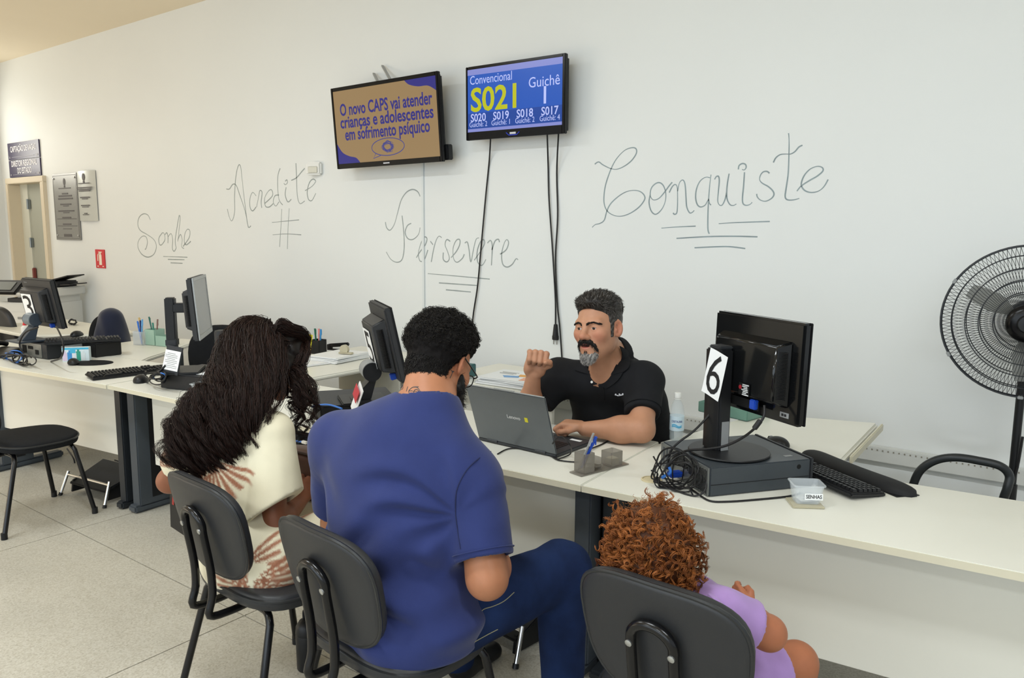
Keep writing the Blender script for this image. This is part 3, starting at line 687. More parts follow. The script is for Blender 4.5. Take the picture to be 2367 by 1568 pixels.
# chair with a tubular loop back behind the right desk
t = thing('tubular_chair', 'chair with a bent black tube back behind the right desk', 'chair', (-.20, 3.10, 0), math.radians(8))
M_loop = mat('loop_rubber', '#1c2022', .4)
lp = [P(2108, 1150, y=3.13), P(2112, 1118, y=3.13), P(2130, 1085, y=3.13), P(2165, 1064, y=3.13), P(2210, 1058, y=3.13), P(2265, 1066, y=3.14), P(2312, 1078, y=3.15), P(2333, 1100, y=3.16), P(2328, 1130, y=3.15), P(2316, 1175, y=3.15)]
lp = [lp[0]+Vector((0, .0, -.28))]+lp+[lp[-1]+Vector((0, 0, -.25))]
obj('back_loop', MB().tube(smooth_path(lp, 6), .015, 12), M_loop, t, world=True)
pad('seat', superell(36, .21, .2, 3.0), .05, M_fabric, Matrix.Translation((0, .2, .45)) @ Matrix.Rotation(math.radians(90), 4, 'X') @ Matrix.Rotation(math.pi, 4, 'Z'), .1, t, .018, .008)
for sx in (-1, 1):
    for y0, y1 in ((.03, 0), (.36, .4)):
        obj('leg', MB().tube([(sx*.15, y0, .43), (sx*.19, y1, .0)], .012, 10), M_tube, t)
# ================================================================== implicit surfaces for soft and organic shapes
def surf(fn, lo, hi, h):
    lo, hi = np.array(lo, float), np.array(hi, float)
    B = 4
    n = (np.ceil((hi-lo)/h/B).astype(int)+1)*B
    nc = n//B
    gx = [lo[k]+(np.arange(nc[k])+.5)*h*B-.5*h for k in range(3)]
    C = np.stack(np.meshgrid(*gx, indexing='ij'), -1).reshape(-1, 3)
    dc = fn(C)
    act = np.abs(dc) < h*B*1.35
    D = np.repeat(np.repeat(np.repeat(dc.reshape(nc), B, 0), B, 1), B, 2)
    idx = np.argwhere(act.reshape(nc))
    if len(idx) == 0: return np.zeros((0, 3)), np.zeros((0, 4), int)
    off = np.stack(np.meshgrid(*[np.arange(B)]*3, indexing='ij'), -1).reshape(-1, 3)
    vi = (idx[:, None, :]*B+off[None]).reshape(-1, 3)
    D[vi[:, 0], vi[:, 1], vi[:, 2]] = fn(lo+vi*h)
    ins = D < 0
    a = ins[:-1, :-1, :-1].astype(np.int8)
    for dx, dy, dz in ((1, 0, 0), (0, 1, 0), (0, 0, 1), (1, 1, 0), (1, 0, 1), (0, 1, 1), (1, 1, 1)):
        a = a+ins[dx:D.shape[0]-1+dx, dy:D.shape[1]-1+dy, dz:D.shape[2]-1+dz]
    cells = np.argwhere((a > 0) & (a < 8))
    cid = -np.ones(a.shape, int); cid[cells[:, 0], cells[:, 1], cells[:, 2]] = np.arange(len(cells))
    acc = np.zeros((len(cells), 3)); cnt = np.zeros(len(cells))
    cor = [(0, 0, 0), (1, 0, 0), (0, 1, 0), (1, 1, 0), (0, 0, 1), (1, 0, 1), (0, 1, 1), (1, 1, 1)]
    dv = [D[cells[:, 0]+c[0], cells[:, 1]+c[1], cells[:, 2]+c[2]] for c in cor]
    for i, j in ((0, 1), (2, 3), (4, 5), (6, 7), (0, 2), (1, 3), (4, 6), (5, 7), (0, 4), (1, 5), (2, 6), (3, 7)):
        k = (dv[i] < 0) != (dv[j] < 0)
        t = np.where(k, dv[i]/np.where(k, dv[i]-dv[j], 1), 0)
        p = np.array(cor[i])+t[:, None]*(np.array(cor[j])-np.array(cor[i]))
        acc += np.where(k[:, None], p, 0); cnt += k
    V = lo+(cells+acc/cnt[:, None])*h
    Fs = []
    for ax in range(3):
        u, v = (ax+1) % 3, (ax+2) % 3
        sl0 = [slice(None)]*3; sl1 = [slice(None)]*3; sl0[ax] = slice(0, -1); sl1[ax] = slice(1, None)
        e = ins[tuple(sl0)] != ins[tuple(sl1)]
        ed = np.argwhere(e)
        ed = ed[(ed[:, u] > 0) & (ed[:, v] > 0) & (ed[:, u] < a.shape[u]) & (ed[:, v] < a.shape[v]) & (ed[:, ax] < a.shape[ax])]
        if len(ed) == 0: continue
        q = []
        for du, dv_ in ((-1, -1), (0, -1), (0, 0), (-1, 0)):
            c = ed.copy(); c[:, u] += du; c[:, v] += dv_; q.append(cid[c[:, 0], c[:, 1], c[:, 2]])
        q = np.stack(q, 1)
        fl = ins[ed[:, 0], ed[:, 1], ed[:, 2]]
        q = np.where(fl[:, None], q, q[:, ::-1]); Fs.append(q[(q >= 0).all(1)])
    return V, np.concatenate(Fs)
def relax(V, F, it=2, lam=.5):
    E = np.concatenate([F[:, [0, 1]], F[:, [1, 2]], F[:, [2, 3]], F[:, [3, 0]]]); E = np.concatenate([E, E[:, ::-1]])
    deg = np.bincount(E[:, 0], minlength=len(V))[:, None]
    for _ in range(it):
        A = np.stack([np.bincount(E[:, 0], V[E[:, 1], k], len(V)) for k in range(3)], 1)/np.maximum(deg, 1)
        V = V+lam*(A-V)
    return V
def surf_mesh(name, fn, lo, hi, h, it=1, color=None):
    V, F = surf(fn, lo, hi, h)
    if it: V = relax(V, F, it)
    me = bpy.data.meshes.new(name)
    me.vertices.add(len(V)); me.vertices.foreach_set('co', V.astype(np.float32).ravel())
    me.loops.add(F.size); me.loops.foreach_set('vertex_index', F.ravel().astype(np.int32))
    me.polygons.add(len(F)); me.polygons.foreach_set('loop_start', np.arange(0, F.size, 4, dtype=np.int32))
    try: me.polygons.foreach_set('loop_total', np.full(len(F), 4, np.int32))
    except Exception: pass
    me.update(calc_edges=True); me.validate()
    if color is not None:
        c = color(V); at = me.color_attributes.new('Col', 'FLOAT_COLOR', 'POINT')
        at.data.foreach_set('color', np.concatenate([c, np.ones((len(c), 1))], 1).astype(np.float32).ravel())
    return me
def rc(p, a, b, ra, rb):
    a, b = np.array(a, float), np.array(b, float); ab = b-a
    t = np.clip((p-a) @ ab/(ab @ ab), 0, 1)
    return np.linalg.norm(p-a-t[:, None]*ab, axis=1)-(ra+(rb-ra)*t)
def ell(p, c, r, R=None):
    q = p-np.array(c, float)
    if R is not None: q = q @ np.array(R)
    r = np.array(r, float); k0 = np.linalg.norm(q/r, axis=1); k1 = np.linalg.norm(q/(r*r), axis=1)
    return k0*(k0-1)/np.maximum(k1, 1e-9)
def rbox(p, c, h, r, R=None):
    q = p-np.array(c, float)
    if R is not None: q = q @ np.array(R)
    q = np.abs(q)-(np.array(h, float)-r)
    return np.linalg.norm(np.maximum(q, 0), axis=1)+np.minimum(q.max(1), 0)-r
def smin(a, b, k):
    h = np.maximum(k-np.abs(a-b), 0)/k
    return np.minimum(a, b)-h*h*k*.25
def smax(a, b, k): return -smin(-a, -b, k)
def chain(p, pts, rs, k=.03):
    d = None
    for i in range(len(pts)-1):
        e = rc(p, pts[i], pts[i+1], rs[i], rs[i+1]); d = e if d is None else smin(d, e, k)
    return d
def plane(p, c, n):
    n = np.array(n, float); n = n/np.linalg.norm(n); return (p-np.array(c, float)) @ n
def v3(v): return np.array([v[0], v[1], v[2]], float)
# ================================================================== things on the right desk (station 6)
def monitor(label, loc, rz, w, h, z0, tilt, m_back, m_bezel, number=None, bulge=(.62, .62, .05), stand='column', scr='#2a2c2e', thick=.03, lat=0.0, base_z=TZ, nfit=None, vents=True):
    # local: back faces -y, screen faces +y, bottom edge of the panel at z0
    t = thing('monitor', label, 'monitor', loc, rz, 'monitors on the counter')
    R = Matrix.Translation((0, 0, z0+h/2-loc[2])) @ Matrix.Rotation(tilt, 4, 'X')
    def part(name, mb, m, par=t, **k):
        mb.v = [tuple(R @ Vector(v)) for v in mb.v]; return obj(name, mb, m, par, **k)
    part('housing', MB().box((0, 0, 0), (w, thick, h)), m_back, bevel=.007)
    bz = .018
    part('bezel', MB().box((-w/2+bz/2, thick/2+.002, 0), (bz, .006, h)).box((w/2-bz/2, thick/2+.002, 0), (bz, .006, h)).box((0, thick/2+.002, h/2-bz/2), (w-2*bz, .006, bz)).box((0, thick/2+.002, -h/2+bz*.75), (w-2*bz, .006, bz*1.5)), m_bezel, bevel=.002)
    part('screen', MB().box((0, thick/2+.001, .004), (w-2*bz, .003, h-2.5*bz)), mat('monitor_screen'+scr, scr, .25), smooth=0)
    bw, bh, bd = bulge[0]*w, bulge[1]*h, bulge[2]
    bk = part('back_cover', MB().box((0, 0, 0), (1, 1, 1)), m_back, bevel=0)
    me = bk.data; vs = [Vector((sx*bw/2*(.86 if sy < 0 else 1), -thick/2+.002-(bd if sy < 0 else 0), (sz*bh/2*(.84 if sy < 0 else 1))-.02*h)) for sz in (-1, 1) for sy in (-1, 1) for sx in (-1, 1)]
    for v, q in zip(me.vertices, vs): v.co = R @ q
    bm = bmesh.new(); bm.from_mesh(me); bmesh.ops.bevel(bm, geom=bm.edges[:], offset=.006, segments=2, affect='EDGES'); bm.to_mesh(me); bm.free()
    if vents:
        vb = MB()
        for i in range(34): vb.box((bw*.468, -thick/2-bd*.5, -bh*.36+i*bh*.021-.02*h), (.012, bd*.5, bh*.009), rot=(0, 0, -.9))
        part('vent_slots', vb, mat('vent_dark', '#050505', .8), bk, smooth=0)['kind'] = 'stuff'
    return t, R, part
M_mon_gloss = mat('monitor_gloss', '#101112', .12, spec=.5)
M_mon_matte = mat('monitor_matte', '#2b2c2e', .5, var=.05, scale=30)
M_silver = mat('silver_plastic', '#a9acac', .35, metal=.3)
def number_card(par, digit, w, h, M, world=False, roll=0.0, bold=.0, curl=.02):
    # sheet of paper with a printed digit; M maps x right, y up, z out of the paper
    M = M @ Matrix.Rotation(roll, 4, 'Z')
    zf = lambda u, v: curl*h*max(0, -v-.25)**2*3+curl*.3*max(0, -u)**2
    mb = MB(); n, m_ = 6, 8; vs = []
    for k in range(2):
        for j in range(m_+1):
            for i in range(n+1):
                u, v = i/n-.5, j/m_-.5
                vs.append(M @ Vector((u*w, v*h, .0008+zf(u, v)-k*.0005)))
    s1 = (n+1)*(m_+1)
    f = []
    for j in range(m_):
        for i in range(n):
            a = j*(n+1)+i; f += [(a, a+1, a+n+2, a+n+1), (s1+a, s1+a+n+1, s1+a+n+2, s1+a+1)]
    for i in range(n): f += [(i, s1+i, s1+i+1, i+1), (m_*(n+1)+i, m_*(n+1)+i+1, s1+m_*(n+1)+i+1, s1+m_*(n+1)+i)]
    for j in range(m_): a, b = j*(n+1), (j+1)*(n+1); f += [(a, b, s1+b, s1+a), (a+n, s1+a+n, s1+b+n, b+n)]
    mb.add(vs, f)
    pp = obj('number_paper', mb, M_paper, par, world=world); pp['label'] = 'white paper with the number '+digit
    me = text_mesh(digit, 1.0, bold=bold, depth=.0)
    xs = [v.co.x for v in me.vertices]; ys = [v.co.y for v in me.vertices]
    cx_, cy_ = (min(xs)+max(xs))/2, (min(ys)+max(ys))/2; sx_, sy_ = 0.78*w/(max(xs)-min(xs)), .88*h/(max(ys)-min(ys))
    me.transform(Matrix.Diagonal((sx_, sy_, 1, 1)) @ Matrix.Translation((-cx_, -cy_, 0)))
    bm = bmesh.new(); bm.from_mesh(me); bmesh.ops.triangulate(bm, faces=bm.faces[:]); bmesh.ops.subdivide_edges(bm, edges=[e for e in bm.edges if e.calc_length() > w*.12], cuts=3, use_grid_fill=True); bm.to_mesh(me); bm.free()
    for v_ in me.vertices: v_.co = M @ Vector((v_.co.x, v_.co.y, .0022+zf(v_.co.x/w, v_.co.y/h)))
    obj('digit', me, M_ink, pp, smooth=0, world=world)
    return pp

# computer under the monitor
A, B, C = P(1641.5, 1081, z=.84), P(1874.6, 1060, z=.84), P(1524.8, 1020, z=.84)
ab = (B-A); ab.z = 0; pcr = math.atan2(ab.y, ab.x); pcL = ab.length; pcW = ((C-A)-(C-A).project(ab)).length
M_pc = mat('dark_blue_grey_steel', '#3a4045', .42, var=.04, scale=20)
M_rear = mat('galvanised_rear', '#7f8280', .4, metal=.6, var=.1, scale=30)
M_hole = mat('hole_black', '#0a0a0a', .9)
t = thing('desktop_computer', 'slate desktop computer lying flat under the monitor numbered 6', 'computer', (A.x, A.y, TZ), pcr)
obj('case', MB().box((pcL/2, pcW/2, .05), (pcL-.004, pcW, .096)), M_pc, t, bevel=.003)
obj('case_seam', MB().box((pcL/2, -.0005, .04), (pcL-.01, .002, .0015)), M_hole, t, smooth=0)
obj('front_bezel', MB().box((pcL+.006, pcW/2, .05), (.016, pcW, .1)), M_dgrey, t, bevel=.004)
obj('lock_hole', MB().cyl((pcL*.88, -.0005, .075), (pcL*.88, .004, .075), .008, 14), M_hole, t)
obj('sticker', MB().box((pcL*.86, .05, .0985), (.03, .014, .001)), M_grey, t, smooth=0)
rp = obj('rear_panel', MB().box((-.002, pcW/2, .05), (.006, pcW-.006, .092)), M_rear, t, bevel=.001)
hs = MB()
for i in range(9):
    for j in range(16): hs.box((-.0055, .012+i*.0075, .012+j*.0048+(i % 2)*.002), (.0015, .004, .003))
for i in range(14):
    for j in range(7): hs.box((-.0055, .13+i*.008, .052+j*.0055+(i % 2)*.0025), (.0015, .0045, .0035))
stuff(obj('vent_holes', hs, M_hole, rp, smooth=0))
obj('power_socket', MB().box((-.007, .10, .062), (.01, .03, .034)), M_black, rp, bevel=.002)
obj('vga_plug', MB().box((-.03, .17, .028), (.05, .034, .018)), M_blue, rp, bevel=.004)
for i in range(4): obj('expansion_slot', MB().box((-.0055, .235+i*.022, .05), (.002, .010, .07)), M_slate, rp, smooth=0)
obj('foot_rail', MB().box((pcL/2, .02, .001), (pcL*.9, .012, .002)).box((pcL/2, pcW-.02, .001), (pcL*.9, .012, .002)), M_black, t, smooth=0)
PC6 = t

a30 = math.radians(-30)
mc = (-.845, 2.515)
t, R, part = monitor('black glossy monitor carrying the number 6', (mc[0], mc[1], .841), a30, .425, .325, .985, math.radians(-1.5), M_mon_gloss, M_black, bulge=(.80, .66, .05))
MON6 = t
cb = P(1674, 1038, z=.842); lb = Matrix.Rotation(-a30, 3, 'Z') @ Vector((cb.x-mc[0], cb.y-mc[1], 0))
bx_, by_ = lb.x, min(lb.y, -.085)
col = obj('stand_column', MB().prism([(bx_-.042, by_-.026), (bx_-.03, by_-.034), (bx_+.03, by_-.034), (bx_+.042, by_-.026), (bx_+.042, by_+.022), (bx_-.042, by_+.022)], .008, .355), M_black, t, bevel=.005)
obj('column_cap', MB().prism([(bx_-.03, by_-.026), (bx_+.03, by_-.026), (bx_+.034, by_+.03), (bx_-.034, by_+.03)], .355, .366), M_dgrey, col, bevel=.004)
obj('column_sticker', MB().box((bx_+.0425, by_, .06), (.001, .03, .1)), M_grey, col, smooth=0)
obj('tilt_arm', MB().box((bx_+.0, by_+.045, .30), (.07, .06, .05)), M_black, t, bevel=.005)
obj('stand_base', MB().lathe([(.0, 0), (.135, 0), (.137, .003), (.135, .0065), (.05, .009), (0, .009)], (bx_+.03, by_+.03, .0005), 44), M_black, t)
# rating labels
part('rating_label', MB().box((.02, -.0675, -.075), (.05, .001, .04)), M_hole, smooth=0)
rb_ = MB()
for i in range(7): rb_.box((.028-(.004*(i % 2)), -.0685, -.060-i*.0055), (.03-.006*(i % 3), .001, .003))
o = part('rating_print', rb_, M_paper, smooth=0); o['kind'] = 'stuff'
part('rating_mark', MB().lathe([(.007, 0), (.007, .001), (0, .001)], (.002, -.068, -.07), 14, axis=(0, -1, 0)), mat('logo_red', '#b02a34', .5))
part('grey_badge', MB().box((.155, -.0158, -.135), (.04, .002, .018)), M_grey, bevel=.006)
part('badge_print', MB().box((.148, -.0172, -.135), (.009, .001, .008)).box((.16, -.0172, -.135), (.009, .001, .008)), M_ink, smooth=0)
part('socket_recess', MB().box((-.03, -.0455, -.125), (.2, .001, .03)), M_hole, smooth=0)
vg = part('vga_connector', MB().box((.052, -.05, -.120), (.028, .018, .032)), M_blue, bevel=.003)
# the video cable with its ferrite bead
vp0 = P(1767, 938, y=2.40); cab = [vp0, P(1766, 962, y=2.38), P(1750, 985, y=2.36), P(1720, 1010, y=2.37), P(1680, 1030, y=2.37), P(1640, 1038, y=2.37), P(1590, 1042, y=2.38), P(1560, 1055, y=2.40), P(1545, 1085, y=2.42)]
tt = thing('video_cable', 'thick black video cable with ferrite bead hanging from the monitor numbered 6', 'cable', (vp0.x, vp0.y, TZ))
obj('cord', MB().tube(smooth_path(cab, 6), .0042, 8), M_cable, tt, world=True)
f0, f1 = P(1758, 972, y=2.368), P(1743, 992, y=2.36)
obj('ferrite_bead', MB().cyl(f0, f1, .009, 10), M_cable, tt, bevel=.002, world=True)
cab = [P(1648, 948, y=2.47), P(1630, 970, y=2.45), P(1600, 1000, y=2.40), P(1570, 1022, y=2.37), P(1550, 1045, y=2.36), P(1542, 1085, y=2.36)]
tag(obj('power_cable', MB().tube(smooth_path(cab, 6), .004, 8), M_cable), 'black power cable sloping from behind the stand of monitor 6', 'cable')
# paper with the 6, taped to the column
nrm = Vector((math.sin(a30), -math.cos(a30), 0)); pcx = P(1653, 866, y=2.40)
Mx = frame(pcx, (math.cos(a30), math.sin(a30), 0), (0, 0, 1))
number_card(MON6, '6', .086, .158, Mx, world=True, roll=math.radians(-14), bold=-.006, curl=.05)
# tangle of cables behind the computer
ct = thing('cable_tangle', 'messy coil of black cables behind the computer of station 6', 'cables', (P(1565, 1130, z=TZ).x, P(1565, 1130, z=TZ).y, TZ))
rr = random.Random(11)
for i in range(9):
    cxp, cyp = 1565+rr.uniform(-14, 14), 1090+rr.uniform(-14, 16); ra, rb2 = rr.uniform(26, 58), rr.uniform(28, 56); ph = rr.uniform(0, 6.28); yy = 2.31+rr.uniform(-.035, .03)
    pts = []
    for k in range(26):
        a = ph+k*2*math.pi/22; wob = 1+.12*math.sin(3*a+i)
        q = P(cxp+ra*wob*math.cos(a), cyp+rb2*wob*math.sin(a), y=yy+.03*math.sin(a*1.5+i))
        q.z = max(q.z, TZ+.004); pts.append(q)
    obj('cable_loop', MB().tube(smooth_path(pts, 3), .0022 if i % 3 else .003, 6), M_cable, ct, world=True)
for pix in ([(1510, 1055), (1530, 1090), (1545, 1120)], [(1505, 1088), (1520, 1095), (1517, 1110), (1530, 1130)], [(1590, 1120), (1600, 1142), (1604, 1148)]):
    obj('cable_end', MB().tube(smooth_path([P(a, b, y=2.28) for a, b in pix], 5), .003, 6), M_cable, ct, world=True)
o = obj('blue_connector', MB().tube(smooth_path([P(1546, 1080, y=2.27), P(1550, 1090, y=2.27), P(1546, 1097, y=2.27)], 4), .005, 8), M_bcable, ct, world=True)
obj('blue_connector', MB().tube([P(1530, 1105, y=2.27), P(1541, 1098, y=2.27)], .005, 8), M_bcable, ct, world=True)
obj('usb_plug', MB().box(P(1518, 1112, y=2.27), (.018, .02, .012)), M_cable, ct, bevel=.002, world=True)
pw = [P(1590, 1125, z=TZ+.004), P(1610, 1140, z=TZ+.004), P(1640, 1158, z=TZ+.004), P(1680, 1160, z=TZ+.004), P(1740, 1156, z=TZ+.004), P(1820, 1148, z=TZ+.004), P(1850, 1140, z=TZ+.004)]
tag(obj('power_cable', MB().tube(smooth_path(pw, 5), .0032, 8), M_cable), 'black cable lying on the desk along the front of computer 6', 'cable')

# keyboards
def keyboard(label, loc, rz, m_base, keys_as_parts, L=.44, D=.145, group='keyboards', slope=.09):
    t = thing('keyboard', label, 'keyboard', loc, rz, group)
    R = Matrix.Translation((0, 0, .012)) @ Matrix.Rotation(slope, 4, 'X')
    b = MB().box((0, 0, 0), (L, D, .016)); b.v = [tuple(R @ Vector(v)) for v in b.v]
    obj('base', b, m_base, t, bevel=.005)
    ks = MB().box((0, 0, .005), (.0155, .0155, .009), taper=(.78, .78))
    kv = [R.to_3x3() @ Vector(v) for v in ks.v]
    km = None; joined = MB()
    xs = [-.205+.0187*i for i in range(15)]
    cells = []
    for r in range(6):
        y = .052-.0187*r-(.006 if r > 0 else 0)
        for i, x in enumerate(xs):
            if r == 5 and 3 <= i <= 8:
                if i == 3: cells.append((x+.047, y, 6.0))
                continue
            cells.append((x, y, 1.0))
        for i in range(3):
            if r in (3,) or (r == 4 and i != 1): continue
            cells.append((.087+.0187*i, y, 1.0))
        for i in range(4):
            if r > 0: cells.append((.150+.0187*i, y, 1.0))
    for x, y, wd in cells:
        p = R @ Vector((x, y, .0085))
        if keys_as_parts:
            if wd > 1:
                q = MB().box((0, 0, .005), (.112, .0155, .009), taper=(.95, .78)); q.v = [tuple(R.to_3x3() @ Vector(v)) for v in q.v]; obj('space_bar', q, M_black, t, loc=p); continue
            if km is None:
                km = ks.mesh('key'); km.materials.append(M_black)
                for v, k in zip(km.vertices, kv): v.co = k
            o = bpy.data.objects.new('key', km); COL.objects.link(o); o.parent = t; o.location = p
        else:
            joined.add([p+Vector((v.x*(wd if wd == 1 else 7), v.y, v.z)) for v in kv], [(0, 2, 3, 1), (4, 5, 7, 6), (0, 1, 5, 4), (2, 6, 7, 3), (0, 4, 6, 2), (1, 3, 7, 5)])
    if not keys_as_parts: stuff(obj('keys', joined, M_black, t, smooth=0))
    return t
M_kb = mat('keyboard_black', '#1b1c1e', .45, var=.05, scale=20)
keyboard('black keyboard in front of the dark wrist rest on the right desk', (-.672, 2.712, TZ), math.radians(180-34), M_kb, True)
def gel_rest(t, L, D, H, m):
    vs, fs = [], []; n, s = 28, 10
    for i in range(n+1):
        u = i/n*2-1; e = (max(0, 1-abs(u)**6))**.35; bend = .022*u*u
        for k in range(s+1):
            a = math.pi*k/s; vs.append((u*L/2, math.cos(a)*D/2*max(e, .25)+bend, H*math.sin(a)**.6*max(e, .3)))
    for i in range(n):
        for k in range(s): fs.append((i*(s+1)+k, i*(s+1)+k+1, (i+1)*(s+1)+k+1, (i+1)*(s+1)+k))
        fs.append((i*(s+1), (i+1)*(s+1), (i+1)*(s+1)+s, i*(s+1)+s))
    fs += [tuple(range(s+1)), tuple(reversed(range(n*(s+1), (n+1)*(s+1))))]
    return obj('cushion', MB().add(vs, fs), m, t, smooth=60)
wr = thing('wrist_rest', 'long soft black wrist rest beside the keyboard on the right desk', 'wrist rest', (-.600, 2.822, TZ), math.radians(-34))
gel_rest(wr, .51, .095, .034, mat('gel_rest_fabric', '#17181a', .75, bump=.1, bscale=500))
obj('base_sheet', MB().prism([(-.24, -.035), (.24, -.035), (.25, .05), (-.25, .05)], .0005, .003), M_black, wr)
def mouse(label, loc, rz, m, m2=None, s=1.0, group='computer mice'):
    t = thing('mouse', label, 'mouse', loc, rz, group)
    fn = lambda p: smax(smin(ell(p, (0, -.012*s, .006*s), (.033*s, .045*s, .032*s)), ell(p, (0, .022*s, .004*s), (.029*s, .038*s, .024*s)), .02*s), -p[:, 2]+.001, .004)
    obj('shell', surf_mesh('shell', fn, (-.05*s, -.075*s, -.005), (.05*s, .075*s, .05*s), .0032*s, 1), m, t, smooth=180)
    obj('scroll_wheel', MB().cyl((-.004*s, .038*s, .024*s), (.004*s, .038*s, .024*s), .007*s, 14), m2 or M_grey, t)
    obj('button_seam', MB().box((0, .052*s, .021*s), (.0015*s, .012*s, .006*s), rot=(-.9, 0, 0)), M_hole, t)
    return t
mp = P(1797, 1030, z=TZ)
mouse('black mouse on the return desk behind monitor 6', (mp.x, mp.y, TZ), math.radians(60), M_black)

# clear box for queue tickets
M_clear = mat('clear_plastic', '#e3eaee', .12, spec=.4, alpha=.3)
M_acryl = mat('yellowed_acrylic', '#d9d2b8', .25, trans=.35, ior=1.2)
bl, br_ = P(1838, 1166, z=TZ+.008), P(1902, 1168, z=TZ+.008)
brz = math.atan2(br_.y-bl.y, br_.x-bl.x); bc = (bl+br_)/2
bt = thing('ticket_box', 'clear plastic box labelled SENHAS on the right desk', 'box', (bc.x, bc.y, TZ+.0075), brz)
def open_box(w0, d0, w1, d1, h, th):
    mb = MB()
    def ring(w, d, z, n=6, r=.012):
        out = []
        for cx_, cy_, a0 in ((w/2-r, d/2-r, 0), (-w/2+r, d/2-r, 90), (-w/2+r, -d/2+r, 180), (w/2-r, -d/2+r, 270)):
            for k in range(n): a = math.radians(a0+90*k/(n-1)); out.append((cx_+r*math.cos(a), cy_+r*math.sin(a), z))
        return out
    rs = [ring(w0, d0, 0), ring(w1, d1, h), ring(w1+.008, d1+.008, h), ring(w1+.008, d1+.008, h+.003), ring(w1-.002, d1-.002, h+.003), ring(w0-th, d0-th, th)]
    n = len(rs[0]); vs = [v for r in rs for v in r]
    fs = [(i*n+k, i*n+(k+1) % n, (i+1)*n+(k+1) % n, (i+1)*n+k) for i in range(len(rs)-1) for k in range(n)]+[tuple(reversed(range(n))), tuple(range(5*n, 6*n))]
    return mb.add(vs, fs)
bm_ = open_box(.074, .06, .092, .076, .058, .003); bm_.v = [(x, y+.034, z) for x, y, z in bm_.v]
obj('box_shell', bm_, M_clear, bt)
lb_ = obj('paper_label', MB().box((.012, -.0045, .027), (.055, .0008, .02), rot=(-.13, 0, 0)), M_paper, bt, smooth=0)
text('label_text', 'SENHAS', .016, M_ink, lb_, Matrix.Translation((.012, -.0055, .027)) @ Matrix.Rotation(-.13, 4, 'X') @ FR, bold=.012, fit=.048, depth=.0002)
obj('ticket_strips', MB().box((0, .03, .006), (.05, .03, .002), rot=(.1, .1, .3)).box((.005, .034, .009), (.04, .02, .002), rot=(-.1, .05, -.4)), M_paper, bt, smooth=0)
bs = thing('acrylic_base', 'yellowed acrylic plate under the clear ticket box', 'plate', (bc.x, bc.y, TZ+.0005), brz)
obj('plate', MB().box((-.005, .025, .0032), (.098, .085, .0062)), M_acryl, bs, bevel=.002)

# smoked acrylic pen holder
M_smoke = mat('smoked_acrylic', '#8d877d', .12, alpha=.5)
h0, h1 = P(1322, 1096, z=TZ), P(1432, 1068, z=TZ)
hr = math.atan2(h1.y-h0.y, h1.x-h0.x); hl = (h1-h0).length
ph_ = thing('pen_holder', 'smoked acrylic pen holder with open compartments beside the laptop', 'pen holder', (h0.x, h0.y, TZ), hr)
hw = .062
obj('base_plate', MB().box((hl/2, -hw/2+.014, .003), (hl, hw, .005)), M_smoke, ph_, bevel=.001)
def walls(x0, x1, y0, y1, z0, z1, t=.003):
    return MB().box(((x0+x1)/2, y0, (z0+z1)/2), (x1-x0, t, z1-z0)).box(((x0+x1)/2, y1, (z0+z1)/2), (x1-x0, t, z1-z0)).box((x0, (y0+y1)/2, (z0+z1)/2), (t, y1-y0-t, z1-z0)).box((x1, (y0+y1)/2, (z0+z1)/2), (t, y1-y0-t, z1-z0))
obj('pen_cup', walls(.02, .068, -.042, .010, .006, .075), M_smoke, ph_, bevel=.0008)
obj('card_slot', MB().box((.105, -.016, .028), (.004, .048, .045), rot=(0, .0, 0)).box((.09, -.016, .02), (.03, .048, .003)), M_smoke, ph_, bevel=.0008)
obj('clip_cup', walls(hl-.085, hl-.03, -.042, .010, .006, .058), M_smoke, ph_, bevel=.0008)
o = obj('note_block', MB().box((hl-.057, -.016, .02), (.04, .035, .022)), mat('note_paper', '#d8cfb4', .8), ph_, bevel=.002)
def pen(label, a, b, r, m, cap=None, group='pens in the smoked holder'):
    a, b = Vector(a), Vector(b)
    t = thing('pen', label, 'pen', a, 0, group); d = b-a
    obj('barrel', MB().cyl((0, 0, 0), d*.72, r, 10), m, t)
    obj('pen_cap', MB().cyl(d*.72, d, r*1.15, 10).box(d*.86+Vector((r*1.3, 0, 0)), (r*.6, r, d.length*.2)), cap or m, t)
    obj('tip', MB().cyl(d*-.06, (0, 0, 0), r*.25, 8, r2=r), M_grey, t)
    return t
c0 = Vector((h0.x, h0.y, 0)); ex = Vector((math.cos(hr), math.sin(hr), 0)); ey = Vector((-math.sin(hr), math.cos(hr), 0))
pb = c0+ex*.044-ey*.016
pen('blue-capped pen leaning in the smoked holder', pb+Vector((-.012, .0, TZ+.016)), P(1378, 1010, y=(pb+ex*.02).y), .0052, M_blue, M_blue)
pen('pen with a black barrel in the smoked holder', pb+Vector((-.008, .008, TZ+.016)), P(1371, 1014, y=(pb+ex*.02).y+.012), .0048, M_black, mat('pen_clear', '#c9d3e0', .2))
pen('silver metal pen in the smoked holder', pb+Vector((-.016, -.01, TZ+.016)), P(1372, 1002, y=pb.y+.006), .0035, M_silver, M_silver)

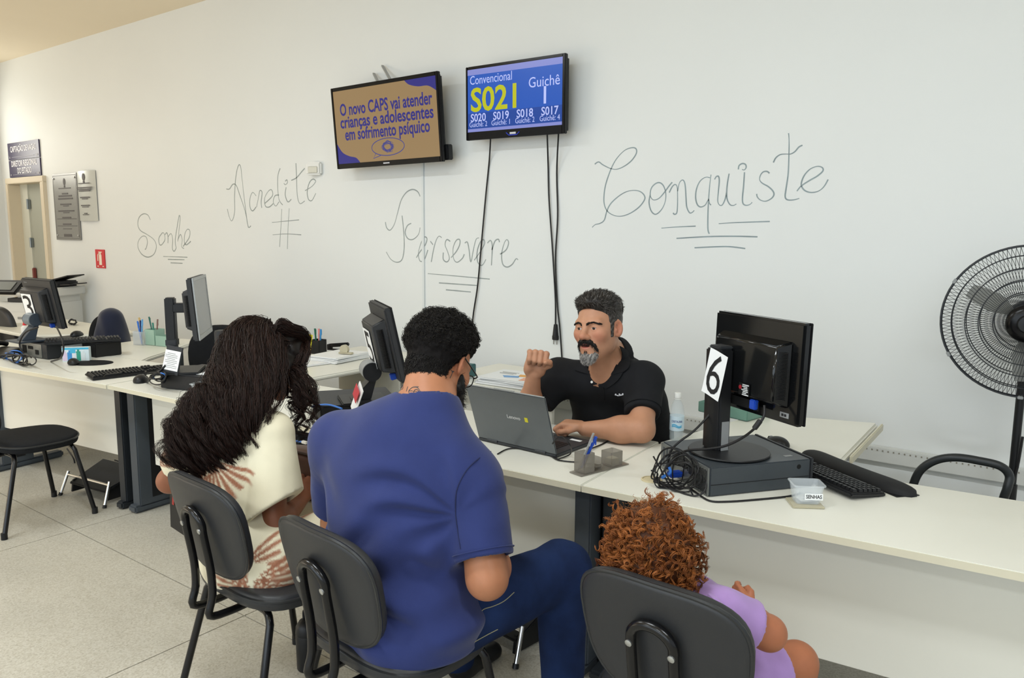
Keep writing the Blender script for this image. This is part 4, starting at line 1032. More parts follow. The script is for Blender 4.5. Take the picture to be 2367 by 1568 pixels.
# water bottle
wb = P(1563, 1030, z=TZ+.01); wb = P(1563, 1018, z=TZ)
M_pet = mat('clear_pet', '#dfeaee', .06, alpha=.22)
sc_ = .0
bo = thing('water_bottle', 'clear plastic water bottle with white cap and blue label', 'bottle', (wb.x, wb.y, TZ))
k = .163/ .205
prof = [(.0, .001), (.024, .001), (.0275, .006), (.0285, .02), (.0275, .028), (.0288, .036), (.0288, .115), (.0275, .125), (.024, .145), (.016, .162), (.0125, .172), (.0122, .178)]
obj('bottle_body', MB().lathe([(r, z) for r, z in prof], n=28), M_pet, bo)
obj('water', MB().lathe([(.0, .003), (.023, .003), (.0265, .02), (.0265, .10), (0, .10)], n=24), mat('water', '#d7e6ea', .02, alpha=.18), bo)
obj('cap', MB().lathe([(.0, .178), (.0145, .178), (.0148, .181), (.0148, .196), (.013, .199), (0, .199)], n=24), M_white, bo)
obj('neck_ring', MB().lathe([(.0125, .172), (.016, .173), (.016, .176), (.0125, .177)], n=24), M_white, bo)
lm = mat('bottle_label', '#cfe3ee', .5)
lb2 = obj('label_sleeve', MB().lathe([(.0291, .045), (.0293, .045), (.0293, .105), (.0291, .105)], n=32), lm, bo)
def wrap(me, r):
    for v in me.vertices:
        a = v.co.x/r; q = v.co.copy(); v.co = Vector(((r+q.z)*math.sin(a), -(r+q.z)*math.cos(a), q.y))
ang6 = math.atan2(-wb.x, wb.y)*-1
dirc = math.atan2(0-wb.x, -(0-wb.y))   # turn the print toward the hall
me = text_mesh('CRISTALINA', .0125, bold=.012, depth=.0001)
xs = [v.co.x for v in me.vertices]; me.transform(Matrix.Diagonal((.047/(max(xs)-min(xs)), 1, 1, 1))); wrap(me, .0296); me.transform(Matrix.Rotation(dirc, 4, 'Z') @ Matrix.Translation((0, 0, .084)))
obj('label_text', me, mat('label_navy', '#1d3f86', .5), lb2, smooth=0)
wv = MB(); 
for zz, am, c_ in ((.068, .004, 0), (.062, .003, 0)):
    pts = [(-.02+.04*i/14, zz+am*math.sin(i*.45)) for i in range(15)]
    wv.tube([Matrix.Rotation(dirc, 3, 'Z') @ Vector((.0295*math.sin(x/.0295), -.0295*math.cos(x/.0295), z)) for x, z in pts], .0022, 6)
obj('label_wave', wv, mat('label_cyan', '#58b4dc', .5), lb2)
# translucent teal tray on the return desk
tp = P(1722, 962, z=TZ)
tr_ = thing('document_tray', 'translucent teal document tray behind monitor 6', 'tray', (tp.x-.06, tp.y+.02, TZ), math.radians(-12))
M_teal = mat('teal_plastic', '#8db5a6', .2, trans=.4, ior=1.2)
obj('tray_bottom', MB().box((0, 0, .004), (.26, .2, .006)), M_teal, tr_, bevel=.002)
obj('tray_wall', walls(-.13, .13, -.1, .1, .004, .05, .004), M_teal, tr_, bevel=.001)
# ================================================================== laptop and station 5
hl_, hr_ = Vector((-1.918, 2.362, 0)), Vector((-1.527, 2.345, 0))
lr = math.atan2(hr_.y-hl_.y, hr_.x-hl_.x); lw = (hr_-hl_).length; lc = (hl_+hr_)/2
M_lap = mat('laptop_grey', '#6a6f73', .38, metal=.55, var=.02, scale=30)
M_lapd = mat('laptop_dark', '#3a3d41', .45, metal=.3)
lt = thing('laptop', 'open grey laptop with its lid toward the visitors', 'laptop', (lc.x, lc.y, TZ), lr)
obj('base', MB().box((0, .125, .0095), (lw, .25, .014)), M_lapd, lt, bevel=.003)
kb_ = MB()
for r in range(6):
    for i in range(19): kb_.box((-lw/2+.04+i*.0168, .06+r*.0168, .0172), (.0145, .0145, .0016))
stuff(obj('keys', kb_, M_black, lt, smooth=0))
obj('touchpad', MB().box((-.03, .205, .0168), (.12, .07, .0008)), M_lap, lt, smooth=0)
obj('palm_sticker', MB().box((.14, .21, .0169), (.05, .018, .0006)), M_paper, lt, smooth=0)
lean = math.radians(19)
LM = Matrix.Translation((0, .004, .014)) @ Matrix.Rotation(lean, 4, 'X')
def lp_(mb): mb.v = [tuple(LM @ Vector(v)) for v in mb.v]; return mb
lid = obj('lid', lp_(MB().box((0, 0, .122), (lw, .0065, .243))), M_lap, lt, bevel=.0025)
obj('lid_rim', lp_(MB().box((0, .001, .2445), (lw-.01, .006, .003)).box((0, .001, .2475), (.1, .006, .004))), M_silver, lid, bevel=.001)
obj('screen', lp_(MB().box((0, .0042, .125), (lw-.016, .001, .22))), mat('laptop_screen', '#101216', .2, emit='#8fa0b8', estr=.25), lid, smooth=0)
me = text_mesh('Lenovo', .022, bold=.01, depth=.0002, align='LEFT'); me.transform(LM @ Matrix.Translation((-.012, -.0038, .132)) @ FR)
obj('logo_text', me, mat('logo_silver', '#d2d5d8', .3, metal=.5), lid, smooth=0)
obj('logo_tag', lp_(MB().box((.083, -.0037, .132), (.015, .001, .019))), mat('logo_yellow', '#d8cf2a', .5), lid, smooth=0)
for sx in (-1, 1): obj('hinge', MB().cyl((sx*.12-.025, .002, .012), (sx*.12+.025, .002, .012), .006, 10), M_lapd, lt)
# laptop supply cable
cpx = [(1150, 1050), (1175, 1038), (1210, 1038), (1250, 1046), (1290, 1062), (1320, 1056), (1318, 1030), (1300, 1010), (1285, 1014), (1273, 1040), (1285, 1062), (1330, 1068)]
pts = [P(a, b, z=TZ+.004) for a, b in cpx[:5]]+[P(1290, 1062, z=TZ+.006), P(1318, 1050, z=TZ+.012), P(1318, 1030, y=2.31), P(1300, 1010, y=2.31), P(1283, 1018, y=2.31), P(1270, 1045, z=TZ+.008), P(1288, 1063, z=TZ+.005), P(1335, 1069, z=TZ+.004)]
tag(obj('laptop_cable', MB().tube(smooth_path(pts, 6), .0026, 8), M_cable), 'thin black cable looping in front of the laptop', 'cable')
pts = [P(1360, 1040, z=TZ+.008), P(1390, 1028, z=TZ+.004), P(1412, 1016, z=TZ+.004), P(1430, 1010, z=TZ+.004)]
tag(obj('laptop_cable', MB().tube(smooth_path(pts, 6), .003, 8), M_cable), 'short black cable leaving the right side of the laptop', 'cable')
# magazines on the wall-side desk
def booklet(label, c, w, d, h, rz, m, z, name='magazine', cat='magazine', group='magazines behind the laptop', draw=None):
    t = thing(name, label, cat, (c[0], c[1], z), rz, group)
    obj('pages', MB().box((0, 0, h/2), (w-.004, d-.004, h-.002)), M_paper, t, smooth=0)
    obj('cover', MB().box((0, 0, h-.0006), (w, d, .0012)).box((0, 0, .0006), (w, d, .0012)).box((-w/2-.0003, 0, h/2), (.0012, d, h)), m, t, smooth=0)
    if draw: draw(t, w, d, h)
    return t
M_card = mat('magazine_white', '#e6e9ea', .35); M_mg = mat('print_green', '#9ec24a', .5); M_mo = mat('print_orange', '#e2a13c', .5); M_mb = mat('print_blue', '#6f9fd0', .5); M_ms = mat('print_salmon', '#e3a383', .5)
zz = TZ
bcx, bcy = -2.50, 3.44
for i, (dx, dy, r_, hh, nm) in enumerate(((0, 0, .04, .012, 'lowest magazine of the pile behind the laptop'), (.012, .006, .08, .01, 'second magazine of the pile behind the laptop'), (-.01, .0, .02, .009, 'third magazine of the pile behind the laptop'))):
    booklet(nm, (bcx+dx, bcy+dy), .40, .29, hh, r_, M_card, zz); zz += hh+.0005
def prints(t, w, d, h):
    z = h+.0004
    for nm, pts, m in (('green_shape', [(.02, .08), (.16, .10), (.17, .03), (.06, .01)], M_mg), ('orange_shape', [(-.02, .04), (.08, .045), (.14, 0), (.0, -.02)], M_mo), ('blue_shape', [(-.1, -.03), (.0, -.005), (.02, -.05), (-.06, -.08)], M_mb), ('salmon_shape', [(.05, -.04), (.16, -.01), (.17, -.1), (.06, -.12)], M_ms)):
        obj(nm, MB().prism([(a*w/.4, b*d/.29) for a, b in pts], z, z+.0006), m, t, smooth=0)
    tl = MB()
    for k in range(4): tl.box((-.1, .07-.016*k, z), (.11-.02*(k % 2), .006, .0006))
    stuff(obj('printed_lines', tl, M_grey, t, smooth=0))
booklet('top magazine with green, orange and blue cover print behind the laptop', (bcx+.01, bcy-.005), .38, .28, .008, .10, M_card, zz, draw=prints)
# teal binder standing left of the magazines
bp_ = P(1082, 915, y=3.12)
bd = thing('teal_box', 'dark teal box file beside the bearded man\'s face', 'box file', (-2.74, 3.02, TZ), .1)
bd.location = (P(1076, 905, y=3.36).x, 3.36, TZ)
obj('shell', MB().box((0, 0, .04), (.07, .12, .08)), mat('dark_teal', '#2f5f63', .5), bd, bevel=.004)
obj('spine_label', MB().box((0, -.0605, .04), (.04, .001, .05)), mat('label_blue_grey', '#45607c', .6), bd, smooth=0)

# monitor 5
tl5, tr5 = Vector((-2.652, 2.42)), Vector((-2.32, 2.20)); d5 = tr5-tl5; a5 = math.atan2(d5.y, d5.x)
ctr5 = (tl5+tr5)/2+Vector((.045, .055))
def hinge_stand(t, part, R, h, z0, base_z, m1, m2, loc, reach=.13):
    # round hinge drum under the panel and a flat arm sloping back down to the base
    hz = z0-base_z+.03
    obj('hinge_drum', MB().cyl((-.05, -.075, hz), (.05, -.075, hz), .042, 28), m1, t, bevel=.004)
    for s in (-1, 1): obj('drum_cap', MB().cyl((s*.0505, -.075, hz), (s*.055, -.075, hz), .041, 28), m2, t)
    obj('stand_arm', MB().prism([(-.075, hz-.03), (-.045, hz+.0), (-reach+.05, .012), (-reach-.03, .012), (-reach-.035, .012)], -.042, .042), m2, t, bevel=.003)
    o = t.children[-1]
    for v in o.data.vertices: x, y, z = v.co; v.co = (z, x, y)
    fix_normals(o.data)
    obj('stand_plate', MB().box((0, -reach+.02, .006), (.2, .2, .011)), m2, t, bevel=.004)
t, R, part = monitor('charcoal monitor carrying the number 5 seen almost edge-on', (ctr5.x, ctr5.y, .842), a5, .40, .325, .945, math.radians(12), M_mon_matte, M_black, bulge=(.78, .74, .06))
hinge_stand(t, part, R, .325, .945, .842, M_grey, M_black, None)
number_card(t, '5', .16, .17, R @ frame((-.02, -.0765, -.02), (1, 0, 0), (0, 0, 1)), bold=.0)
part('vga_connector', MB().box((.11, -.026, -.142), (.03, .026, .028)), M_blue, bevel=.003)
vcp = P(868, 905, y=2.2)
# flyers leaning on the stand
fl = thing('leaflet_stand', 'red and white leaflets leaning against the stand of monitor 5', 'leaflets', (P(825, 915, y=2.12).x, 2.12, .842), math.radians(-35))
obj('leaflet', MB().box((0, 0, .05), (.10, .004, .12), rot=(-.3, .25, 0)), M_paper, fl, smooth=0)
obj('red_print', MB().box((.0, -.0035, .075), (.09, .002, .05), rot=(-.3, .25, 0)), mat('leaflet_red', '#c23a44', .5), fl, smooth=0)
obj('grey_print', MB().box((.0, -.0035, .03), (.08, .002, .035), rot=(-.3, .25, 0)), mat('leaflet_grey', '#9aa0a0', .5), fl, smooth=0)
# computer 5
q = P(722, 972, z=TZ)
t = thing('desktop_computer', 'black small computer under the monitor numbered 5', 'computer', (-2.60, 2.32, TZ), math.radians(56))
obj('case', MB().box((0, 0, .05), (.34, .34, .094)), M_black, t, bevel=.004)
obj('top_cover', MB().box((0, 0, .0985), (.33, .33, .003)), M_dgrey, t, bevel=.001)
obj('rear_panel', MB().box((-.171, 0, .05), (.003, .32, .085)), M_hole, t, smooth=0)
# blue network cable arcing from computer 5
pts = [P(722, 941, y=2.12), P(745, 936, y=2.10), P(765, 937, y=2.08), P(790, 945, y=2.06)]
tag(obj('network_cable', MB().tube(smooth_path(pts, 6), .004, 8), M_bcable), 'bright blue network cable beside computer 5', 'cable')
pts = [P(668, 985, y=1.98), P(664, 1010, y=1.97), P(672, 1018, y=1.96), P(700, 1022, y=1.95)]
nc = tag(obj('network_cable', MB().tube(smooth_path(pts, 6), .004, 8), M_bcable), 'blue network cable hanging over the desk edge behind the woman', 'cable')
obj('clear_plug', MB().box(P(704, 1023, y=1.95), (.03, .012, .012)), M_white, nc, bevel=.002)
for k, (a, b) in enumerate(((680, 682), (686, 694))):
    pts = [P(a, 985, y=2.0), P(a-1, 1020, y=1.99), P(b, 1080, y=2.0), P(b+1, 1130, y=2.0)]
    tag(obj('hanging_cable', MB().tube(smooth_path(pts, 6), .006, 8), M_cable), ('left' if k == 0 else 'right')+' of two black cables hanging over the desk edge behind the woman', 'cable')
# things on the return desk behind the woman
def sheet_stack(label, c, w, d, n, rz, z, group='papers on the return desk'):
    t = thing('paper_stack', label, 'papers', (c[0], c[1], z), rz, group); rr_ = random.Random(n)
    for i in range(n): obj('sheet', MB().box((rr_.uniform(-.008, .008), rr_.uniform(-.008, .008), .003+i*.0042), (w, d, .0036), rot=(0, 0, rr_.uniform(-.05, .05))), M_paper, t, smooth=0)
    return t
q = P(785, 824, z=TZ+.02); sheet_stack('pile of white papers with a tape dispenser on top, behind monitor 5', (q.x, q.y), .24, .32, 9, .12, TZ)
q2 = P(745, 834, z=TZ); sheet_stack('single white sheets lying in front of the paper pile', (q2.x+.02, q2.y-.1), .21, .30, 2, -.1, TZ)
tp_ = thing('tape_dispenser', 'small clear yellowish tape dispenser on the paper pile', 'tape', (q.x+.05, q.y, TZ+.042), .3)
obj('roll', MB().lathe([(.014, -.012), (.03, -.012), (.03, .012), (.014, .012)], (0, 0, .03), 20, axis=(0, 1, 0)), M_acryl, tp_)
obj('holder', MB().box((.01, 0, .006), (.1, .03, .012)), M_acryl, tp_, bevel=.003)
yp = P(706, 828, z=TZ)
yn = thing('yellow_note_pad', 'bright yellow note pad standing upright beside the woman\'s hair', 'note pad', (yp.x, yp.y, TZ), .1)
obj('pad', MB().box((0, 0, .085), (.10, .014, .16), rot=(-.12, .12, 0)), mat('note_yellow', '#ece021', .6), yn, bevel=.001)
bcup = P(735, 818, z=TZ)
pc = thing('pencil_cup', 'square black pencil cup behind the yellow pad', 'pencil cup', (bcup.x-.02, bcup.y+.02, TZ), .2)
obj('cup', walls(-.04, .04, -.04, .04, .0, .095).box((0, 0, .002), (.08, .08, .004)), M_black, pc, bevel=.0008)
for k, (dx, dy, c_, nm) in enumerate(((-.02, 0, '#1f6a55', 'green pen in the square black cup'), (.0, .01, '#e28f8a', 'pink highlighter in the square black cup'), (.022, 0, '#3f8fce', 'light blue pen in the square black cup'))):
    m_ = mat('pen'+c_, c_, .4)
    pen(nm, (bcup.x-.02+dx*.8, bcup.y+.02+dy, TZ+.012), (bcup.x-.02+dx*1.5, bcup.y+.02+dy, TZ+.17), .006, m_, m_, 'pens in the black cup')
stp = P(768, 803, z=TZ+.03)
sp_ = thing('stapler', 'black stapler lying behind the paper pile', 'stapler', (stp.x, stp.y+.05, TZ), .2)
obj('stapler_base', MB().box((0, 0, .006), (.17, .035, .01)), M_black, sp_, bevel=.003)
obj('stapler_arm', MB().box((.01, 0, .042), (.17, .03, .026), rot=(0, -.12, 0)), M_black, sp_, bevel=.006)
obj('stapler_pivot', MB().box((-.07, 0, .025), (.03, .034, .035)), M_black, sp_, bevel=.003)

# ================================================================== station 4
e0_ = P(441, 644, y=2.17).to_2d(); e1_ = e0_+.40*Vector((-.756, .655))
c4 = (e0_+e1_)/2; a4 = math.atan2(-.655, .756)
t, R, part = monitor('silver-framed monitor seen from its side with a tall stand', (c4.x, c4.y, .824), a4, .40, .325, 1.012, math.radians(4), M_mon_matte, M_silver, bulge=(.7, .7, .045), scr='#8f9190')
obj('stand_column', MB().prism([(-.03, -.17), (.03, -.17), (.03, -.12), (-.03, -.12)], .0, .40), M_black, t, bevel=.006)
obj('column_collar', MB().box((0, -.145, .16), (.068, .058, .04)), M_dgrey, t, bevel=.005)
obj('red_button', MB().box((-.034, -.15, .14), (.004, .012, .012)), mat('button_red', '#b52020', .4), t)
obj('tilt_arm', MB().box((0, -.09, .345), (.06, .09, .05)), M_black, t, bevel=.006)
obj('stand_foot', MB().box((0, -.11, .006), (.24, .22, .012)), M_black, t, bevel=.004)
fl_, fr_ = P(385, 902, z=TZ), P(500, 905, z=TZ)
t = thing('desktop_computer', 'black flat computer under the silver-framed monitor', 'computer', (-3.90, 2.115, TZ), math.radians(18))
obj('case', MB().box((.17, .16, .043), (.34, .32, .075)), M_black, t, bevel=.003)
obj('lid_plate', MB().box((.17, .16, .0815), (.335, .315, .003)), M_dgrey, t, bevel=.001)
obj('foot_rail', MB().box((.17, .03, .0025), (.3, .02, .005)).box((.17, .29, .0025), (.3, .02, .005)), M_black, t, smooth=0)
# card holder with a printed notice
q = P(402, 862, z=.823)
t = thing('notice_holder', 'tilted black holder with a white printed notice on computer 4', 'notice', (q.x+.05, q.y-.04, .824), math.radians(20))
obj('holder', MB().box((0, .012, .075), (.10, .008, .15), rot=(-.22, .12, 0)), M_dgrey, t, bevel=.002)
obj('paper', MB().box((-.002, .006, .075), (.095, .002, .105), rot=(-.22, .12, 0)), M_paper, t, smooth=0)
ln = MB()
for i in range(9): ln.box((-.004+.0, .0046-.22*(.030-.0085*i)*-1, .112-.0092*i), (.075 if i % 3 else .05, .001, .0025), rot=(-.22, .12, 0))
stuff(obj('printed_lines', ln, M_grey, t, smooth=0))
obj('foot', MB().box((0, .03, .005), (.08, .07, .01)), M_black, t, bevel=.002)
q = P(285, 873, z=TZ); ka, kb2 = P(200, 882, z=TZ), P(368, 862, z=TZ)
keyboard('black keyboard lying across the joint between the left desks', ((ka.x+kb2.x)/2-.05, (ka.y+kb2.y)/2+.06, TZ), math.atan2(kb2.y-ka.y, kb2.x-ka.x), M_kb, False)
q = P(318, 880, z=TZ+.01)
mouse('black and grey mouse beside the black computer of station 4', (q.x, q.y+.02, TZ), math.radians(50), M_black, M_silver, 1.15)
ct = thing('cable_tangle', 'small tangle of black and blue cables beside computer 4', 'cables', (P(362, 886, z=TZ).x, P(362, 886, z=TZ).y, TZ))
rr = random.Random(5)
for i in range(6):
    cxp, cyp = 362+rr.uniform(-8, 8), 874+rr.uniform(-5, 6); ra, rb2 = rr.uniform(8, 22), rr.uniform(6, 13); ph = rr.uniform(0, 6)
    pts = [P(cxp+ra*math.cos(ph+k*.3), cyp+rb2*math.sin(ph+k*.3), y=2.10+.03*math.sin(k*.4+i)) for k in range(22)]
    for p in pts: p.z = max(p.z, TZ+.005)
    obj('cable_loop', MB().tube(smooth_path(pts, 3), .0035, 6), M_bcable if i == 2 else M_cable, ct, world=True)
pts = [P(383, 845, y=2.12), P(370, 858, y=2.10), P(352, 872, y=2.08), P(340, 884, z=TZ+.005)]
tag(obj('power_cable', MB().tube(smooth_path(pts, 6), .006, 8), M_cable), 'thick black cable sloping beside the printed notice', 'cable')
q = P(512, 828, z=.85)
th = thing('thermos', 'black thermos bottle between the silver monitor and the woman', 'thermos', (P(513, 800, y=2.57).x, 2.57, TZ))
s = .27/.27
obj('body', MB().lathe([(0, 0), (.036, 0), (.04, .008), (.04, .19), (.038, .2), (0, .2)], n=28), M_black, th)
obj('lid', MB().lathe([(.037, .2), (.040, .203), (.040, .245), (.036, .258), (.02, .262), (0, .262)], n=28), M_dgrey, th)
obj('carry_loop', MB().tube(smooth_path([(.03, 0, .225), (.06, 0, .22), (.062, 0, .19), (.045, 0, .17)], 5), .006, 8), M_black, th)
q = P(462, 847, z=.825)
for i, (dx, dy, r_, nm) in enumerate(((0, 0, .3, 'loose white slips on computer 4 beside the notice'), (.10, .03, -.3, 'white slips with a pink corner on computer 4'))):
    t = thing('paper_slip', nm, 'paper', (-3.68+dx, 2.27+dy, .8242), r_)
    obj('sheet', MB().box((0, 0, .001), (.11, .08, .0015)), M_paper, t, smooth=0)
    obj('sheet', MB().box((.01, .012, .006), (.09, .06, .0015), rot=(.12, .06, .3)), M_paper, t, smooth=0)
    if i: obj('pink_note', MB().box((.02, 0, .012), (.05, .04, .002), rot=(.15, .1, .2)), mat('pink_note', '#f0699a', .6), t, smooth=0)
q = P(452, 893, z=TZ)
t = thing('ticket_box', 'clear plastic tub half hidden by the woman\'s hair', 'box', (P(474, 912, z=TZ).x, P(474, 912, z=TZ).y-.0, TZ), .2)
obj('box_shell', open_box(.09, .07, .115, .09, .055, .003), M_clear, t)

# ================================================================== station 3 and the far left
t, R, part = monitor('charcoal monitor carrying the number 3 tilted back', (P(100, 700, y=2.25).x, 2.25, .842), math.radians(1), .43, .33, .925, math.radians(10), M_mon_matte, M_black, bulge=(.74, .74, .06))
hinge_stand(t, part, R, .32, .955, .842, mat('hinge_blue_grey', '#6f7b86', .35, metal=.3), mat('stand_blue_grey', '#39424c', .4), None, .13)
number_card(t, '3', .14, .175, R @ frame((-.04, -.0765, -.01), (1, 0, 0), (0, 0, 1)), bold=.0)
part('vga_connector', MB().box((.11, -.026, -.142), (.03, .026, .028)), M_blue, bevel=.003)
text('maker_mark', 'lenovo', .016, M_grey, t, R @ Matrix.Translation((-.15, -.0158, .14)) @ FR, depth=.0002)
t = thing('desktop_computer', 'slate computer with galvanised rear under the monitor numbered 3', 'computer', (-5.53, 2.25, TZ), math.radians(4))
obj('case', MB().box((0, .06, .05), (.36, .34, .094)), M_dgrey, t, bevel=.003)
obj('rear_panel', MB().box((-.03, -.112, .05), (.29, .004, .088)), M_rear, t, smooth=0)
obj('rear_ports', MB().box((-.1, -.115, .05), (.05, .004, .05)).box((-.02, -.115, .065), (.06, .004, .02)).box((.06, -.115, .04), (.04, .004, .03)), M_hole, t, smooth=0)
obj('paper_label', MB().box((.181, .05, .06), (.002, .14, .04)), M_paper, t, smooth=0)
keyboard('black keyboard resting on the computer under monitor 3', (P(192, 788, z=.85).x, P(192, 788, z=.85).y, .840), math.radians(68), M_kb, False, slope=.02)
bx = thing('computer_side_box', 'black box standing for the side of computer 3 under the keyboard', 'box', (P(218, 806, z=.79).x, P(218, 806, z=.79).y+.05, TZ), math.radians(4))  # plain box in place of the computer's dark side
obj('shell', MB().box((0, 0, .045), (.16, .18, .09)), M_black, bx, bevel=.004)
obj('top_lid', MB().box((0, 0, .0925), (.16, .18, .004)), M_dgrey, bx, bevel=.001)
mouse('black mouse on the keyboard at station 3', (P(178, 776, z=.87).x, P(178, 776, z=.87).y, .866), math.radians(40), M_black)
q = P(203, 842, z=TZ)
mpd = thing('mouse_pad', 'black oval mouse pad in front of the photo card', 'mouse pad', (q.x-.02, q.y+.03, TZ), math.radians(30))
obj('mat', MB().lathe([(0, .0005), (.135, .0005), (.137, .002), (.135, .0035), (0, .0035)], n=36, sy=.72), M_fabric, mpd)
q = P(170, 843, z=TZ)
mouse('black mouse on the oval mouse pad', (q.x, q.y, TZ+.004), math.radians(70), M_black)
q0, q1 = P(151, 838, z=TZ), P(205, 834, z=TZ)
tb = thing('tissue_box', 'small box printed with blue and green bottles at station 3', 'box', ((q0.x+q1.x)/2-.02, (q0.y+q1.y)/2+.01, TZ), math.radians(52))
bwid = .155
obj('carton', MB().box((0, 0, .045), (bwid, .05, .09)), mat('carton_white', '#dcecf0', .5), tb, bevel=.001)
for i, (u, c_, hh) in enumerate(((-.4, '#d9c9e0', .05), (-.22, '#3f8fd0', .055), (-.05, '#e3e9ef', .05), (.1, '#34a089', .06), (.28, '#dfe9ea', .05))):
    o = obj('printed_bottle', MB().box((u*bwid, -.0258, hh/2+.006), (.026, .0012, hh)).box((u*bwid, -.0258, hh+.012), (.012, .0012, .014)), mat('print'+c_, c_, .5), tb, smooth=0)
obj('printed_band', MB().box((0, -.0258, .084), (bwid*.98, .001, .012)).box((-.1*bwid, -.0262, .07), (.03, .001, .03)), mat('print_cyan', '#49b6dc', .5), tb, smooth=0)
q = P(60, 795, z=TZ)
gb = thing('glue_bottle', 'white glue bottle with a red cap behind monitor 3', 'bottle', (P(60, 788, y=2.5).x, 2.5, TZ))
obj('body', MB().lathe([(0, 0), (.026, 0), (.028, .004), (.028, .085), (.012, .1), (0, .1)], n=20), M_white, gb)
obj('cap', MB().lathe([(.014, .1), (.015, .102), (.006, .14), (.004, .145), (0, .145)], n=16), mat('cap_red', '#d42a30', .4), gb)
q = P(18, 812, z=TZ+.03)
ph = thing('telephone', 'black desk telephone at the left edge of the picture', 'telephone', (P(10, 822, z=TZ).x, P(10, 822, z=TZ).y, TZ), math.radians(20))
fnp = lambda p: smax(rbox(p, (0, 0, .02), (.1, .09, .03), .02), plane(p, (0, 0, .045), (0, -.3, 1)), .01)
obj('phone_body', surf_mesh('phone_body', fnp, (-.13, -.13, -.02), (.13, .13, .08), .008, 1), M_black, ph, smooth=180)
obj('handset', MB().tube(smooth_path([(-.075, -.085, .05), (-.08, -.04, .068), (-.08, .04, .075), (-.075, .09, .062)], 5), .017, 10), M_gloss, ph)
rr = random.Random(9)
ct = thing('cable_tangle', 'tangle of black and blue cables in front of computer 3', 'cables', (P(60, 842, z=TZ).x, P(60, 842, z=TZ).y, TZ))
for i in range(9):
    cxp, cyp = 45+rr.uniform(-25, 30), 828+rr.uniform(-6, 8); ra, rb2 = rr.uniform(14, 34), rr.uniform(7, 16); ph_2 = rr.uniform(0, 6)
    pts = [P(cxp+ra*math.cos(ph_2+k*.28), cyp+rb2*math.sin(ph_2+k*.28), y=1.97+.03*math.sin(k*.4+i)) for k in range(20)]
    for p in pts: p.z = max(p.z, TZ+.005)
    obj('cable_loop', MB().tube(smooth_path(pts, 3), .0036, 6), M_bcable if i in (2, 6) else M_cable, ct, world=True)
pts = [P(88, 757, y=2.03), P(60, 768, y=2.0), P(46, 790, y=2.0), P(48, 808, y=2.0), P(60, 825, y=2.0)]
tag(obj('power_cable', MB().tube(smooth_path(pts, 6), .005, 8), M_cable), 'black cable arcing left from the hinge of monitor 3', 'cable')
pts = [P(130, 755, y=2.05), P(142, 780, y=2.0), P(147, 805, y=2.0), P(140, 828, y=2.0), P(118, 836, z=TZ+.005)]
tag(obj('video_cable', MB().tube(smooth_path(pts, 6), .005, 8), M_cable), 'black video cable curving down right of monitor 3', 'cable')
# pens and organiser on the return desk
M_mint = mat('mint_plastic', '#9fbfae', .45)
q = P(353, 797, z=TZ)
og = thing('desk_organiser', 'pale green desk organiser on the return desk', 'organiser', (q.x, q.y+.02, TZ), math.radians(12))
obj('tall_cup', walls(-.05, .05, -.045, .045, .0, .115, .006).box((0, 0, .003), (.1, .09, .006)), M_mint, og, bevel=.002)
obj('low_tray', walls(.065, .18, -.05, .04, .0, .075, .006).box((.12, -.005, .003), (.11, .09, .006)), M_mint, og, bevel=.002)
for i, (dx, dz, c_, nm) in enumerate(((-.02, .20, '#2d6b62', 'dark green pencil in the pale green organiser'), (.0, .16, '#3c8a78', 'teal pen in the pale green organiser'), (.03, .19, '#8a6a62', 'thin brown pencil in the pale green organiser'))):
    m_ = mat('pen'+c_, c_, .45); pen(nm, (q.x+dx*.5, q.y+.02, TZ+.01), (q.x+dx*2.4-.02, q.y+.02, TZ+dz), .005, m_, m_, 'pens in the pale green organiser')
q = P(323, 797, z=TZ)
cg = thing('pen_cup', 'clear pen cup with blue pens left of the green organiser', 'pen cup', (q.x, q.y+.02, TZ), .2)
obj('cup', walls(-.045, .045, -.04, .04, .0, .10, .003).box((0, 0, .002), (.09, .08, .003)), M_clear, cg, bevel=.0008)
for i, (dx, c_, nm) in enumerate(((-.02, '#2b6fd0', 'blue pen leaning left in the clear cup'), (.0, '#1b2f66', 'navy pen in the middle of the clear cup'), (.015, '#6fb0e6', 'light blue pen in the clear cup'), (-.008, '#d0b070', 'tan pencil in the clear cup'))):
    m_ = mat('pen'+c_, c_, .4); pen(nm, (q.x-dx*1.2, q.y+.02+.01*i-.015, TZ+.006), (q.x+dx*2-.03, q.y+.03, TZ+.165+.01*i), .0055, m_, m_, 'pens in the clear cup')

# navy jacket over the chair at station 3
jc = P(258, 762, y=2.93)
jk = thing('jacket', 'dark navy jacket draped over the chair back', 'jacket', (jc.x, 2.93, 0))
Rz = np.array(Matrix.Rotation(math.radians(28), 3, 'Z'))
def fj(p):
    q = (p-np.array([jc.x, 2.93, 0])) @ Rz
    zt = jc.z+.175
    u = np.clip((zt-q[:, 2])/.5, 0, 1)
    hx = .06+.10*u**.6+.010*np.sin(q[:, 2]*22+q[:, 1]*30)*u; hy = .07+.10*u**.7+.008*np.sin(q[:, 2]*15+q[:, 0]*40)
    d = (np.sqrt((q[:, 0]/hx)**2+(q[:, 1]/hy)**2)-1)*.05
    return smax(smax(d, q[:, 2]-zt, .07), .52-q[:, 2], .02)
M_navy = mat('navy_cloth', '#151d36', .85, var=.1, scale=12, bump=.1, bscale=300, sheen=.3)
obj('jacket_body', surf_mesh('jacket_body', fj, (jc.x-.3, 2.67, .5), (jc.x+.3, 3.27, 1.35), .013, 2), M_navy, jk, smooth=180, world=True)
def fj2(p):
    return chain(p, [v3(P(245, 735, y=2.93)), v3(P(238, 770, y=2.88)), v3(P(238, 808, y=2.84))], [.03, .05, .055], .05)+.004*np.sin(p[:, 2]*60)
